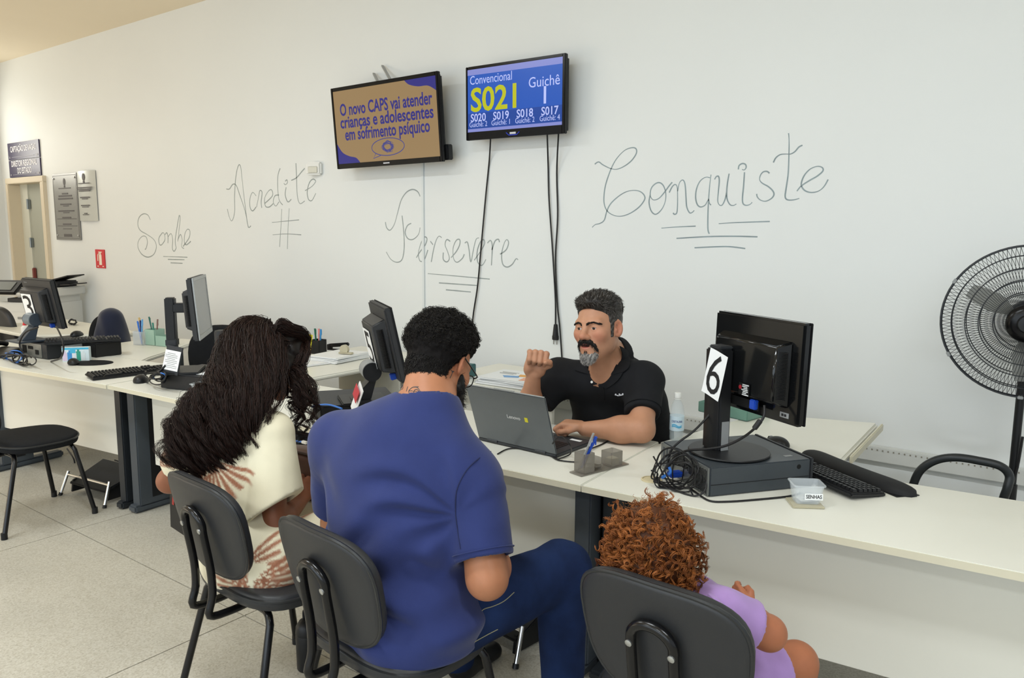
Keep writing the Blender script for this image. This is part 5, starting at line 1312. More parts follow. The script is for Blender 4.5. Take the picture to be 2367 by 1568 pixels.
obj('sleeve', surf_mesh('sleeve', fj2, (jc.x-.6, 2.6, .5), (jc.x+.3, 3.2, 1.35), .012, 1), M_navy, jk, smooth=180, world=True)

# multifunction printer by the far wall
pp = P(75, 700, y=3.45)
pr = thing('office_printer', 'white multifunction printer with a tilted control panel by the door', 'printer', (pp.x-.12, 3.58, 0), math.radians(30))
M_prn = mat('printer_white', '#d9dad6', .45)
obj('cabinet', MB().box((0, 0, .42), (.60, .50, .80)), M_prn, pr, bevel=.01)
for i in range(3): 
    d_ = obj('paper_drawer', MB().box((0, -.255, .16+.23*i), (.56, .012, .21)), M_prn, pr, bevel=.004)
    obj('drawer_grip', MB().box((0, -.263, .2+.23*i), (.14, .006, .025)), M_grey, d_, bevel=.002)
obj('output_bin', MB().box((.08, .03, .85), (.42, .40, .07)), M_prn, pr, bevel=.004)
obj('output_slot', MB().box((-.02, -.1, .845), (.34, .28, .04)), M_dgrey, pr, bevel=.004)
obj('scanner_unit', MB().box((.02, 0, .93), (.66, .50, .09)), M_prn, pr, bevel=.01)
obj('document_feeder', MB().box((.05, .03, 1.005), (.5, .36, .06)), M_dgrey, pr, bevel=.015)
obj('feeder_tray', MB().box((.26, .03, 1.06), (.3, .28, .012), rot=(0, -.25, 0)).box((.3, .03, 1.0), (.26, .28, .01), rot=(0, -.05, 0)), M_black, pr, bevel=.003)
cp = obj('control_panel', MB().box((-.13, -.33, .985), (.34, .2, .035), rot=(math.radians(38), 0, 0)), M_black, pr, bevel=.008)
obj('touch_screen', MB().box((-.13, -.342, 1.001), (.22, .12, .004), rot=(math.radians(38), 0, 0)), mat('touch_grey', '#6f7472', .25), cp, smooth=0)
obj('panel_shelf', MB().box((-.1, -.28, .925), (.42, .22, .02)), M_prn, pr, bevel=.006)
rr = random.Random(2)
ct = thing('cable_tangle', 'thin tangle of cables on the far return desk beside the printer', 'cables', (P(168, 752, z=TZ).x, P(168, 752, z=TZ).y, TZ))
for i in range(4):
    pts = [P(168+rr.uniform(6, 10)*math.cos(k*.5+i), 748+rr.uniform(4, 8)*math.sin(k*.5+i)-3, y=3.12+.02*math.sin(k)) for k in range(14)]
    for p in pts: p.z = max(p.z, TZ+.005)
    obj('cable_loop', MB().tube(smooth_path(pts, 3), .0045, 6), M_cable, ct, world=True)

# ================================================================== fan on the right
fc = P(2376, 745, y=3.62)
fn_ = Vector((0-fc.x, 0-fc.y, 0)).normalized(); frz = math.atan2(fn_.x, -fn_.y)
fan = thing('pedestal_fan', 'large black pedestal fan with wire guard by the wall', 'fan', (fc.x, fc.y, 0), frz)
RF, zc_ = .300, fc.z
def fr_(r, a, y): return Vector((r*math.cos(a), y, zc_+r*math.sin(a)))
def dome(r, s): u = (r/RF); return s*(.075*(1-u**2.2))
M_wire = mat('fan_wire', '#1d2024', .4)
for s, nm in ((-1, 'front_guard'), (1, 'rear_guard')):
    mb = MB()
    for i in range(120):
        a = i*2*math.pi/120; tw = .16*s
        mb.tube([fr_(r, a+tw*(r-.07)/.23, dome(r, s)) for r in (.07, .13, .19, .24, .275, .298)], .0009, 4, caps=False)
    stuff(obj('guard_wires', mb, M_wire, fan, smooth=60))
    for r, w in ((.300, .0045), (.262, .0022), (.212, .002), (.165, .002), (.115, .002), (.07, .003)):
        obj('guard_ring', MB().tube([fr_(r, i*2*math.pi/64, dome(r, s)+(.006*s if r > .29 else 0)) for i in range(65)], w, 6, caps=False), M_wire, fan)
for i in range(6):
    a = math.radians(30+60*i)
    obj('guard_clip', MB().box(fr_(.302, a, 0), (.012, .03, .02), rot=(0, -a, 0)), M_grey, fan, bevel=.002)
M_blade = mat('fan_blade', '#8b8c88', .3, alpha=.62)
for i in range(3):
    a0 = math.radians(148+120*i); vs, fs = [], []
    for k in range(9):
        r = .05+k*.0235; w = .25+.25*math.sin(math.pi*min(1, k/8.0)**.8)
        for j in range(7):
            u = j/6-.5; aa = a0+u*w*(1.2 if r < .15 else .95)+.25*(r-.05); vs.append(fr_(r, aa, .018*u*2*(1-.3*k/8)))
    n0 = len(vs); vs += [v+Vector((0, .002, 0)) for v in vs]
    for k in range(8):
        for j in range(6):
            b = k*7+j; fs += [(b, b+1, b+8, b+7), (n0+b, n0+b+7, n0+b+8, n0+b+1)]
    for k in range(8): b = k*7; fs += [(b, b+7, n0+b+7, n0+b), (b+6, n0+b+6, n0+b+13, b+13)]
    for j in range(6): fs += [(j, n0+j, n0+j+1, j+1), (56+j, 57+j, n0+57+j, n0+56+j)]
    obj('blade', MB().add(vs, fs), M_blade, fan)
obj('hub_badge', MB().lathe([(0, -.012), (.05, -.012), (.068, -.004), (.074, .004), (.074, .01), (0, .01)], (0, -.078, zc_), 36, axis=(0, 1, 0)), M_gloss, fan)
obj('hub_cap', MB().lathe([(0, -.02), (.03, -.018), (.036, -.01), (.036, 0), (0, 0)], (0, -.088, zc_), 28, axis=(0, 1, 0)), M_black, fan)
obj('motor', MB().lathe([(0, 0), (.06, 0), (.075, .02), (.075, .12), (.05, .16), (0, .165)], (0, .075, zc_), 28, axis=(0, 1, 0)), M_black, fan)
obj('pole', MB().cyl((0, .12, .03), (0, .12, zc_-.06), .016, 16).cyl((0, .12, .03), (0, .12, .55), .021, 16), M_black, fan)
obj('tilt_neck', MB().box((0, .12, zc_-.08), (.05, .07, .10)), M_black, fan, bevel=.01)
obj('base', MB().lathe([(0, 0), (.20, 0), (.205, .012), (.19, .024), (.04, .04), (.03, .08), (0, .08)], (0, .12, 0.0), 40), M_black, fan)
pts = [P(2364, 1010, y=3.72), P(2352, 1080, y=3.72), P(2337, 1130, y=3.72), P(2332, 1160, y=3.72), P(2330, 1300, y=3.72)]
tag(obj('fan_cable', MB().tube(smooth_path(pts, 6), .005, 8), M_cable), 'black cable hanging down beside the fan pole', 'cable')

# ================================================================== under the desks
def footrest(label, loc, rz):
    t = thing('footrest', label, 'footrest', loc, rz, 'footrests under the counter')
    obj('platform', MB().box((0, 0, .115), (.36, .24, .016), rot=(math.radians(22), 0, 0)), M_black, t, bevel=.005)
    for s in (-1, 1):
        obj('side_bracket', MB().prism([(-.11, .02), (.12, .02), (.09, .15), (.0, .12), (-.10, .09)], -.006, .006), M_black, t)
        o = t.children[-1]
        for v in o.data.vertices: x, y, z = v.co; v.co = (s*.165+z, x, y)
        fix_normals(o.data)
        lg = obj('leg', MB().tube([(s*.20, -.10, .14), (s*.215, -.15, .004)], .009, 10), M_chrome, t)
        obj('rubber_tip', MB().cyl((s*.213, -.146, .016), (s*.2155, -.152, .0), .012, 10), M_black, lg)
    obj('cross_tube', MB().tube([(-.20, -.105, .12), (.20, -.105, .12)], .008, 10), M_chrome, t)
    return t
fa_, fb_ = P(131, 1143, z=0), P(250, 1178, z=0); fr_a = math.atan2(fb_.y-fa_.y, fb_.x-fa_.x); fmid = (fa_+fb_)/2
footrest('black footrest with chrome legs left of the desk leg', (fmid.x-.152*math.sin(fr_a), fmid.y+.152*math.cos(fr_a), 0), fr_a)
up = P(232, 1100, z=.1)
ups = thing('power_backup', 'black ribbed power backup unit with a white label under the desk', 'power unit', (up.x+.02, up.y+.30, 0), math.radians(-12))
obj('shell', MB().box((0, 0, .11), (.17, .30, .18)), M_black, ups, bevel=.012)
rb3 = MB()
for i in range(12): rb3.box((-.07+.0127*i, 0, .203), (.005, .24, .008))
obj('ribs', rb3, M_black, ups, smooth=0)['kind'] = 'stuff'
obj('label', MB().box((-.01, -.1515, .12), (.09, .001, .045)), M_paper, ups, smooth=0)
obj('foot', MB().box((0, 0, .01), (.15, .26, .02)), M_black, ups, smooth=0)
pts = [P(265, 1064, y=2.4), P(283, 1072, y=2.42), P(282, 1086, y=2.42), P(262, 1082, y=2.40)]
tag(obj('power_cable', MB().tube(smooth_path(pts, 6), .005, 8), M_cable), 'black cable looping behind the power backup unit', 'cable')
pts = [P(155, 1038, y=2.35), P(170, 1060, y=2.3), P(174, 1080, y=2.3), P(178, 1100, y=2.25)]
tag(obj('power_cable', MB().tube(smooth_path(pts, 6), .005, 8), M_cable), 'black cable dropping behind the empty chair', 'cable')
bp2 = P(392, 1232, z=0)
bg = thing('gift_bag', 'black paper carrier bag with small red print by the desk leg', 'bag', (bp2.x+.03, bp2.y+.09, 0), math.radians(-8))
vs = []
for z, w_, d_ in ((0, .20, .11), (.17, .205, .10), (.30, .21, .06)):
    vs += [(-w_/2, -d_/2, z), (w_/2, -d_/2, z), (w_/2, 0 if z else 0, z), (w_/2, d_/2, z), (-w_/2, d_/2, z), (-w_/2, 0, z)]
    if z == .17: vs[-4] = (w_/2-.012, 0, z); vs[-1] = (-w_/2+.012, 0, z)
    if z == .30: vs[-4] = (w_/2-.04, 0, z); vs[-1] = (-w_/2+.04, 0, z)
obj('bag_body', MB().add(vs, [(0, 1, 2, 3, 4, 5)]+[(r*6+k, r*6+(k+1) % 6, r*6+6+(k+1) % 6, r*6+6+k) for r in range(2) for k in range(6)]+[(17, 16, 15, 14, 13, 12)]), mat('black_card', '#161617', .5), bg, smooth=0)
o = obj('red_print', MB().box((-.05, -.0525, .17), (.022, .0015, .07), rot=(-.08, 0, 0)), mat('print_red', '#a03430', .5), bg, smooth=0); o['label'] = 'small red print'
obj('cord_handle', MB().tube(smooth_path([(-.04, -.03, .29), (-.035, -.03, .35), (.035, -.03, .35), (.04, -.03, .29)], 5), .003, 6), M_cable, bg)
kp = P(1185, 1475, z=.06)
fr2 = footrest('black footrest on the floor beyond the bearded man\'s chair', (kp.x-.12, kp.y+.1, 0), math.radians(-8))
# black tumbler on the floor by the man's chair
tpx = P(711, 1545, z=0)
tb_ = thing('tumbler', 'matte black tumbler with a loop lid on the floor between the chairs', 'tumbler', (tpx.x, tpx.y, 0))
obj('body', MB().lathe([(0, 0), (.034, 0), (.037, .006), (.039, .13), (.038, .135), (0, .135)], n=26), M_black, tb_)
obj('lid', MB().lathe([(.038, .135), (.039, .14), (.037, .165), (.025, .185), (.014, .19), (0, .19)], n=26), M_black, tb_)
obj('carry_loop', MB().tube(smooth_path([(-.012, 0, .185), (-.012, 0, .215), (0, 0, .225), (.012, 0, .215), (.012, 0, .185)], 5), .005, 8), M_black, tb_)
# ================================================================== people
def nv(v): v = np.array(v, float); return v/np.linalg.norm(v)
def near(p, c, r, fn):
    dist = np.linalg.norm(p-c, axis=1); out = dist-r*.72; m = dist < r
    if m.any(): out[m] = fn(p[m])
    return out
def head_axes(fwd, up):
    y = nv(fwd); z = np.array(up, float); z = nv(z-y*(z @ y)); return np.stack([np.cross(y, z), y, z], 1)
def head_sdf(q, gap=.0025, ears=True):
    a = np.abs(q[:, 0:1]); m = np.concatenate([a, q[:, 1:]], 1)          # mirrored copy: both halves alike
    d = ell(q, (0, -.012, .032), (.077, .098, .087))
    d = smin(d, ell(q, (0, .028, -.03), (.064, .064, .082)), .03)
    d = smin(d, ell(q, (0, .04, -.078), (.050, .050, .042)), .025)
    d = smin(d, ell(m, (.046, .012, -.062), (.020, .03, .03)), .03)
    d = smin(d, ell(q, (0, .078, -.104), (.022, .018, .018)), .025)
    d = smin(d, ell(m, (.045, .058, -.022), (.026, .026, .026)), .025)
    d = smin(d, rc(m, (.012, .084, .019), (.045, .072, .021), .0125, .0105), .02)
    d = smax(d, -ell(m, (.032, .100, .001), (.022, .018, .014)), .014)
    d = smin(d, ell(m, (.032, .0745, 0), (.0172, .0150, .0135)), .005)
    d = smax(d, -ell(m, (.032, .0905, -.0014), (.0150, .011, .0043)), .0018)
    d = smin(d, rc(q, (0, .083, .018), (0, .109, -.026), .0085, .0120), .014)
    d = smin(d, ell(q, (0, .1115, -.030), (.0135, .012, .011)), .010)
    d = smin(d, ell(m, (.0145, .099, -.034), (.0085, .011, .009)), .008)
    d = smax(d, -ell(m, (.007, .107, -.0435), (.004, .005, .004)), .003)
    d = smin(d, ell(q, (0, .073, -.062), (.032, .024, .026)), .02)
    d = smin(d, rc(m, (0, .0975, -.0560), (.023, .086, -.0620), .0062, .0040), .005)
    d = smin(d, rc(m, (0, .0950, -.0735-gap*.6), (.020, .085, -.0665), .0078, .0040), .005)
    d = smax(d, -ell(q, (0, .097, -.0645-gap*.3), (.0175, .018, gap)), .0025)
    if ears:
        c, s = math.cos(.5), math.sin(.5)
        e = m-np.array([.079, -.012, -.006]); e = np.stack([e[:, 0]*c+e[:, 1]*s, -e[:, 0]*s+e[:, 1]*c, e[:, 2]], 1)
        k0 = e/np.array([.0085, .0215, .034]); ear = (np.linalg.norm(k0, axis=1)-1)*.012
        k1 = (e-np.array([.0075, .002, .004]))/np.array([.0095, .0145, .0245]); ear = smax(ear, -(np.linalg.norm(k1, axis=1)-1)*.0095, .003); ear = smin(ear, (np.linalg.norm((e-np.array([.004, .010, -.006]))/np.array([.005, .005, .008]), axis=1)-1)*.005, .004)
        d = smin(d, ear, .006)
    return d
class Head:
    def __init__(s, c, fwd, up, sc=1.0, gap=.0025): s.c = v3(c); s.M = head_axes(fwd, up); s.s = sc; s.gap = gap
    def loc(s, p): return (p-s.c) @ s.M/s.s
    def wld(s, q): return s.c+(np.array(q, float)*s.s) @ s.M.T
    def sdf(s, p): return near(p, s.c, .24*s.s, lambda r: head_sdf(s.loc(r), s.gap)*s.s)
def grad(fn, P_, e=.002):
    g = np.stack([fn(P_+np.eye(3)[k]*e)-fn(P_-np.eye(3)[k]*e) for k in range(3)], 1)
    return g/np.maximum(np.linalg.norm(g, axis=1, keepdims=True), 1e-9)
def strands(name, paths, rad, cols, m, parent, sides=3):
    Pn = np.asarray(paths); N, K, _ = Pn.shape
    T = np.gradient(Pn, axis=1); T /= np.maximum(np.linalg.norm(T, axis=2, keepdims=True), 1e-9)
    ref = RNG.normal(size=(N, 1, 3)); U = np.cross(T, np.broadcast_to(ref, T.shape)); U /= np.maximum(np.linalg.norm(U, axis=2, keepdims=True), 1e-9); Wv = np.cross(T, U)
    rad = np.broadcast_to(np.asarray(rad, float), (N, K))
    ang = np.arange(sides)*2*math.pi/sides
    V = Pn[:, :, None, :]+rad[:, :, None, None]*(np.cos(ang)[None, None, :, None]*U[:, :, None, :]+np.sin(ang)[None, None, :, None]*Wv[:, :, None, :])
    V = V.reshape(-1, 3)
    n, k, s = np.meshgrid(np.arange(N), np.arange(K-1), np.arange(sides), indexing='ij')
    b = (n*K+k)*sides; s2 = (s+1) % sides
    F = np.stack([b+s, b+s2, b+sides+s2, b+sides+s], -1).reshape(-1, 4)
    me = bpy.data.meshes.new(name)
    me.vertices.add(len(V)); me.vertices.foreach_set('co', V.astype(np.float32).ravel())
    me.loops.add(F.size); me.loops.foreach_set('vertex_index', F.ravel().astype(np.int32))
    me.polygons.add(len(F)); me.polygons.foreach_set('loop_start', np.arange(0, F.size, 4, dtype=np.int32))
    me.update(calc_edges=True)
    C = np.repeat(np.asarray(cols, float), K*sides, axis=0)
    at = me.color_attributes.new('Col', 'FLOAT_COLOR', 'POINT'); at.data.foreach_set('color', np.concatenate([C, np.ones((len(C), 1))], 1).astype(np.float32).ravel())
    o = obj(name, me, m, parent, smooth=180, world=True)
    return stuff(o)
M_skin = mat('skin', '#c08a6c', .48, attr='Col', var=.05, scale=35, bump=.04, bscale=350, sss=.12, spec=.4)
M_hair = mat('hair', '#1a1512', .45, attr='Col', spec=.28)
M_eye = mat('eye', '#dddddd', .12, attr='Col')
def cl(h): return np.array(lin(h))
def person(label, loc, group=None): return thing('person', label, 'person', loc, 0, group)
def part_s(name, fn, lo, hi, h, m, root, it=1, color=None):
    return obj(name, surf_mesh(name, fn, lo, hi, h, it, color), m, root, smooth=180, world=True)
def mixc(base, col, w): return base*(1-w[:, None])+col*w[:, None]
def gauss(q, c, r): return np.exp(-(((q-np.array(c))/np.array(r))**2).sum(1))
def face_color(H, base, lip, red, extra=None):
    def f(V):
        q = H.loc(V); a = np.stack([np.abs(q[:, 0]), q[:, 1], q[:, 2]], 1)
        c = np.tile(base, (len(V), 1)); inside = (np.linalg.norm(q, axis=1) < .2)
        w = .55*gauss(a, (.045, .07, -.03), (.025, .03, .025))+.5*gauss(q, (0, .112, -.032), (.016, .02, .014))+.55*gauss(a, (.085, -.01, -.005), (.018, .025, .04))
        c = mixc(c, red, np.clip(w, 0, .8)*inside)
        lw = np.clip(1.5*gauss(q, (0, .096, -.0645), (.018, .012, .0115)), 0, 1)*(q[:, 1] > .075)
        c = mixc(c, lip, lw*inside)
        if extra is not None: c = extra(q, a, c, inside)
        return c
    return f
def eyes(H, root, iris='#3a2416'):
    for s in (-1, 1):
        fn = lambda p, s=s: np.linalg.norm(p-H.wld((s*.032, .0742, 0)), axis=1)-.0132*H.s
        cc = H.wld((s*.032, .0742, 0))
        def col(V, s=s):
            q = H.loc(V)-np.array([s*.032+s*.0015, .0742, 0]); r = np.hypot(q[:, 0], q[:, 2]); c = np.tile(cl('#d9d4d0'), (len(V), 1))
            c[(r < .0066) & (q[:, 1] > 0)] = cl(iris); c[(r < .003) & (q[:, 1] > 0)] = .004
            return c
        part_s('eye', fn, cc-.018, cc+.018, .0014, M_eye, root, 0, col)
def ortho(u, v, n):
    v = nv(v); u = nv(np.array(u)-v*(np.array(u) @ v)); w = np.cross(u, v)
    return np.stack([u, v, w if w @ np.array(n) > 0 else -w], 1)
def fist_sdf(p, O, u, v, n, s=1.0):
    # closed hand: u across the knuckles (pinky to index), v along the hand, n out of the palm
    A = ortho(u, v, n); q = (p-O) @ A/s
    d = rbox(q, (0, -.024, -.004), (.040, .048, .018), .016)
    d = smin(d, ell(q, (.020, -.042, .010), (.022, .028, .018)), .015)
    d = smin(d, ell(q, (-.024, -.040, .008), (.018, .030, .018)), .015)
    for x, L in ((-.0318, .88), (-.0108, 1.0), (.0108, 1.05), (.0325, 1.0)):
        f = chain(q, [(x, .022*L, -.010), (x*.98, .032*L, .016), (x*.95, .006, .036*L), (x*.95, -.012, .024)], [.0112, .0114, .0104, .0088], .003)
        d = smin(d, f, .0016)
    t = chain(q, [(.030, -.034, .006), (.050, -.010, .022), (.047, .008, .036), (.030, .012, .050)], [.014, .0128, .0112, .0092], .005)
    return smin(d, t, .0022)*s
def flat_hand_sdf(p, O, u, v, n, s=1.0, curl=1.0, thumb=1):
    # resting hand: v toward the fingertips, n up out of the back of the hand, u toward the thumb side
    A = ortho(u, v, n); q = (p-O) @ A/s
    d = rbox(q, (0, 0, 0), (.039, .044, .016), .014)
    for x, L in ((-.0305, .80), (-.0105, .95), (.0105, 1.0), (.031, .94)):
        k = curl
        f = chain(q, [(x, .038, .002), (x*1.03, .038+.030*L*(1.6-.6*k), .004-.018*k), (x*1.03, .038+.030*L*(2.2-1.7*k), -.006-.028*k), (x*1.02, .038+.030*L*(2.4-2.6*k), -.010-.024*k)], [.0112, .0102, .0094, .0084], .005)
        d = smin(d, f, .003)
    t = chain(q, [(.026*thumb, -.025, -.004), (.048*thumb, .004, -.014), (.046*thumb, .034, -.022), (.036*thumb, .048, -.028)], [.014, .012, .0105, .0088], .006)
    return smin(d, t, .005)*s
def wrinkle(p, amp, f=40, d=(.6, .2, 1), seed=0.0):
    d = nv(d); s = p @ d
    w1 = np.sin(s*f+2.2*np.sin(p[:, 0]*9+seed)+1.7*np.sin(p[:, 1]*11+seed*2)+1.2*np.sin(p[:, 2]*7))
    w2 = np.sin(s*f*.47+3*np.sin(p[:, 2]*6+seed)+2*np.sin(p[:, 0]*5))
    return amp*(.6*w1*np.abs(w1)+.6*w2)
def shoe_fn(a, fwd, s=1.0):
    f = nv(fwd)
    return lambda p: smax(smin(rc(p, a+np.array([0, 0, .045])*s, a+f*.02*s+np.array([0, 0, .05])*s, .045*s, .045*s), rc(p, a+f*.03*s+np.array([0, 0, .038]), a+f*.17*s+np.array([0, 0, .028]), .042*s, .034*s), .03), -p[:, 2]+.003, .01)

def trace(fn, px, py, t0=1.0, off=0.0):
    # first point of a surface along the ray through this pixel of the photograph
    d = v3(P(px, py, y=1.0))-np.array([0, 0, CAMZ]); d = d/np.linalg.norm(d); o = np.array([0, 0, CAMZ]); t = t0
    best = (9.0, t0)
    for _ in range(90):
        e = float(fn((o+d*t)[None])[0])
        if abs(e) < best[0]: best = (abs(e), t)
        if abs(e) < .0004 or t > 4: break
        t += e*.8
    p = o+d*best[1]; g = grad(fn, p[None])[0]
    return p-g*float(fn(p[None])[0])+g*off
def patch(name, rows, fn, m, root, off=.004, thick=.003, sub=4):
    # cloth patch lying on a surface; rows: lists of pixels, same count in each
    G = [smooth_path([Vector((a, b, 0)) for a, b in r], sub) for r in rows]
    nr = len(G); R2 = []
    for k in range(len(G[0])): R2.append(smooth_path([G[i][k] for i in range(nr)], 3))
    pts = [[trace(fn, q.x, q.y) for q in col] for col in R2]
    flat = np.array(pts); n0, n1 = flat.shape[:2]; N = grad(fn, flat.reshape(-1, 3)).reshape(flat.shape)
    top = flat+N*off; bot = flat+N*(off-thick)
    V = np.concatenate([top.reshape(-1, 3), bot.reshape(-1, 3)]); n = n0*n1; F = []
    for i in range(n0-1):
        for j in range(n1-1):
            a = i*n1+j; F += [(a, a+1, a+n1+1, a+n1), (n+a, n+a+n1, n+a+n1+1, n+a+1)]
    for i in range(n0-1): a = i*n1; b = a+n1-1; F += [(a, a+n1, n+a+n1, n+a), (b, n+b, n+b+n1, b+n1)]
    for j in range(n1-1): a = j; b = (n0-1)*n1+j; F += [(a, n+a, n+a+1, a+1), (b, b+1, n+b+1, n+b)]
    return obj(name, MB().add([tuple(v) for v in V], F), m, root, smooth=60, world=True)
# ------------------------------------------------------------------ the clerk in the black polo shirt
def build_clerk():
    root = person('person in a black polo shirt with grey goatee, right fist raised behind the laptop', (-1.57, 3.1, 0))
    H = Head(P(1384, 757, y=2.745), (-.05, -.99, .045), (-.10, -.04, 1), 1.075, gap=.0050)
    shL, shR = v3(P(1490, 884, y=2.86)), v3(P(1286, 872, y=2.83))
    elL, wrL = v3(P(1484, 994, y=2.70)), v3(P(1352, 980, y=2.635)); elL[2] = max(elL[2], TZ+.052); wrL[2] = TZ+.046
    elR, wrR = v3(P(1222, 972, y=2.68)), v3(P(1233, 868, y=2.625)); elR[2] = max(elR[2], TZ+.05)
    c7 = np.array([-1.595, 2.90, 1.045]); nb = H.wld((0, -.03, -.06))
    pel, wst, chs, upc = np.array([-1.65, 3.10, .52]), np.array([-1.635, 3.05, .70]), np.array([-1.62, 2.975, .89]), np.array([-1.59, 2.935, 1.0])
    xs = nv(shL-shR)
    def torso(p, g=0.0):
        A = np.stack([xs, nv(np.cross(np.array([0, 0, 1.]), xs)), [0, 0, 1]], 1)
        d = ell(p, chs-np.array([0, 0, .03]), (.215+g, .135+g, .165+g), A)
        d = smin(d, ell(p, wst, (.235+g, .155+g, .20+g), A), .08)
        d = smin(d, ell(p, pel, (.19+g, .15+g, .13+g), A), .06)
        d = smin(d, rc(p, shL-xs*.02, shR+xs*.02, .072+g, .072+g), .07)
        d = smin(d, rc(p, c7-np.array([0, .0, .02]), upc-np.array([0, 0, .03]), .06+g, .085+g), .06)
        return d
    O_R = v3(P(1241, 829, y=2.615)); u = v3(_r); v = nv(O_R-wrR); n = -v3(_fw)+.25*v3(_u)
    vL = nv(np.array([wrL[0]-elL[0], wrL[1]-elL[1], 0])); O_L = wrL+vL*.052+np.array([0, 0, .012]); uL = np.cross(vL, [0, 0, 1.])
    def armL(p, g=0.0): return smin(rc(p, shL, elL, .060+g, .046+g), chain(p, [elL, elL+(wrL-elL)*.35, wrL], [.047+g, .049+g, .030+g], .04), .03)
    def armR(p, g=0.0): return smin(rc(p, shR, elR, .060+g, .046+g), chain(p, [elR, elR+(wrR-elR)*.35, wrR], [.047+g, .046+g, .030+g], .04), .03)
    def body(p):
        d = smin(H.sdf(p), rc(p, nb, c7, .057, .064), .035)
        d = smin(d, rc(p, H.wld((0, .035, -.10)), c7+np.array([-.0, -.09, -.06]), .030, .05), .04)
        d = smin(d, torso(p), .05)
        d = smin(d, armL(p), .02); d = smin(d, armR(p), .02)
        d = smin(d, near(p, O_R, .15, lambda r: fist_sdf(r, O_R, u, v, n, 1.08)), .014)
        d = smin(d, near(p, O_L, .16, lambda r: flat_hand_sdf(r, O_L, -uL, vL, np.array([0, 0, 1.]), 1.0, 1.15)), .014)
        return d
    skin = cl('#b78669')
    def extra(q, a, c, inside):
        st = np.clip(gauss(a, (.05, .03, -.075), (.04, .05, .045)), 0, 1)*(q[:, 2] < -.03)*.35
        c = mixc(c, cl('#8d6a58'), st*inside)
        mw = gauss(q, (0, .088, -.066), (.013, .012, .0030))
        return mixc(c, cl('#4a1c18'), np.clip(mw*1.6, 0, 1)*inside)
    bd = part_s('body', body, (-2.05, 2.45, .45), (-1.2, 3.32, 1.36), .0036, M_skin, root, 1, face_color(H, skin, cl('#b5605a'), cl('#bb6a55'), extra))
    eyes(H, root)
    # polo shirt
    M_polo = mat('black_pique', '#1a1b1e', .85, var=.08, scale=20, bump=.12, bscale=600, spec=.25)
    slL, slR = shL+(elL-shL)*.68, shR+(elR-shR)*.66
    neckax = nv(nb-c7); fr = nv(np.array([-.10, -1, 0])); vpt = v3(P(1390, 888, y=2.835))
    def shirt(p):
        d = torso(p, .010)+wrinkle(p, .0035, 30, (.3, .2, 1), 1.0)
        sl = smin(smax(rc(p, shL, elL, .079, .070), plane(p, slL, elL-shL), .01), smax(rc(p, shR, elR, .079, .070), plane(p, slR, elR-shR), .01), .01)+wrinkle(p, .003, 45, (1, .3, .6), 2.0)
        d = smin(d, sl, .045)
        d = smax(d, -rc(p, c7-neckax*.005-fr*.01, nb+neckax*.05, .064, .066), .012)
        la = (p-vpt) @ xs; wv = np.clip((p[:, 2]-vpt[2])*.50, -.02, .075)-np.abs(la)
        d = smax(d, np.minimum(wv, (p-c7) @ fr-.0), .004)
        return smax(d, .44-p[:, 2], .01)
    part_s('polo_shirt', shirt, (-2.1, 2.55, .40), (-1.15, 3.35, 1.16), .006, M_polo, root, 1)
    ctop = c7+neckax*.050+fr*.002
    def collar(p):
        q = p-ctop; t = q @ neckax; rad = q-t[:, None]*neckax; rho = np.linalg.norm(rad, axis=1)
        side = nv(np.cross(fr, neckax)); an = np.arctan2(rad @ side, rad @ fr); aa = np.abs(an)
        tt = t+.055*np.cos(an)*.75+.012                              # collar dips toward the front
        flare = .066+.40*np.clip(-tt, 0, .06)+.012*np.exp(-((aa-.45)/.4)**2)
        d = np.abs(rho-flare)-.0045
        low = -.048-.028*np.exp(-((aa-.50)/.30)**2)
        d = smax(d, tt-.004, .004); d = smax(d, low-tt, .004)
        return smax(d, (1.25-aa)*.06, .004)
    part_s('collar', collar, ctop-.17, ctop+.17, .0042, M_polo, root, 1)
    drape = lambda p: np.minimum(smin(torso(p, .010), smin(rc(p, shL, elL, .079, .070), rc(p, shR, elR, .079, .070), .01), .045), rc(p, nb, c7, .062, .070))
    patch('collar_flap', [[(1430, 800), (1436, 822), (1428, 848), (1410, 868)], [(1440, 806), (1446, 828), (1440, 852), (1426, 866)], [(1447, 812), (1456, 832), (1456, 850), (1444, 861)]], drape, M_polo, root, .008, .004)
    patch('collar_flap', [[(1352, 836), (1356, 846), (1362, 860), (1370, 872)], [(1342, 836), (1346, 848), (1352, 862), (1360, 866)], [(1338, 838), (1334, 846), (1329, 856), (1342, 861)]], drape, M_polo, root, .008, .004)
    patch('placket', [[(1380, 884), (1386, 898), (1388, 925)], [(1390, 886), (1396, 898), (1398, 925)]], drape, M_polo, root, .004, .003)
    patch('collar_band', [[(1384, 888), (1398, 873), (1412, 858), (1422, 842)], [(1402, 898), (1419, 888), (1434, 874), (1444, 856)]], drape, M_polo, root, .006, .005)
    patch('collar_band', [[(1382, 888), (1374, 872), (1366, 858)], [(1372, 890), (1362, 876), (1352, 860)]], drape, M_polo, root, .006, .005)
    q = trace(drape, 1370, 883, off=.007); nq = grad(drape, q[None])[0]
    obj('shirt_button', MB().lathe([(0, 0), (.0055, 0), (.0055, .003), (0, .003)], q, 12, axis=nq), M_white, root, world=True)
    em = MB()
    for k, (a, b) in enumerate(((1424, 911), (1429, 913.5), (1433, 911), (1437, 913), (1441, 911))): em.lathe([(0, 0), (.0034, 0), (.0034, .0015), (0, .0015)], trace(drape, a, b, off=.003), 8, axis=nq)
    em.tube([trace(drape, a, b, off=.004) for a, b in ((1422, 912), (1432, 914), (1442, 913))], .0018, 6)
    obj('chest_emblem', em, mat('emblem_grey', '#c9cbd0', .6), root, world=True)
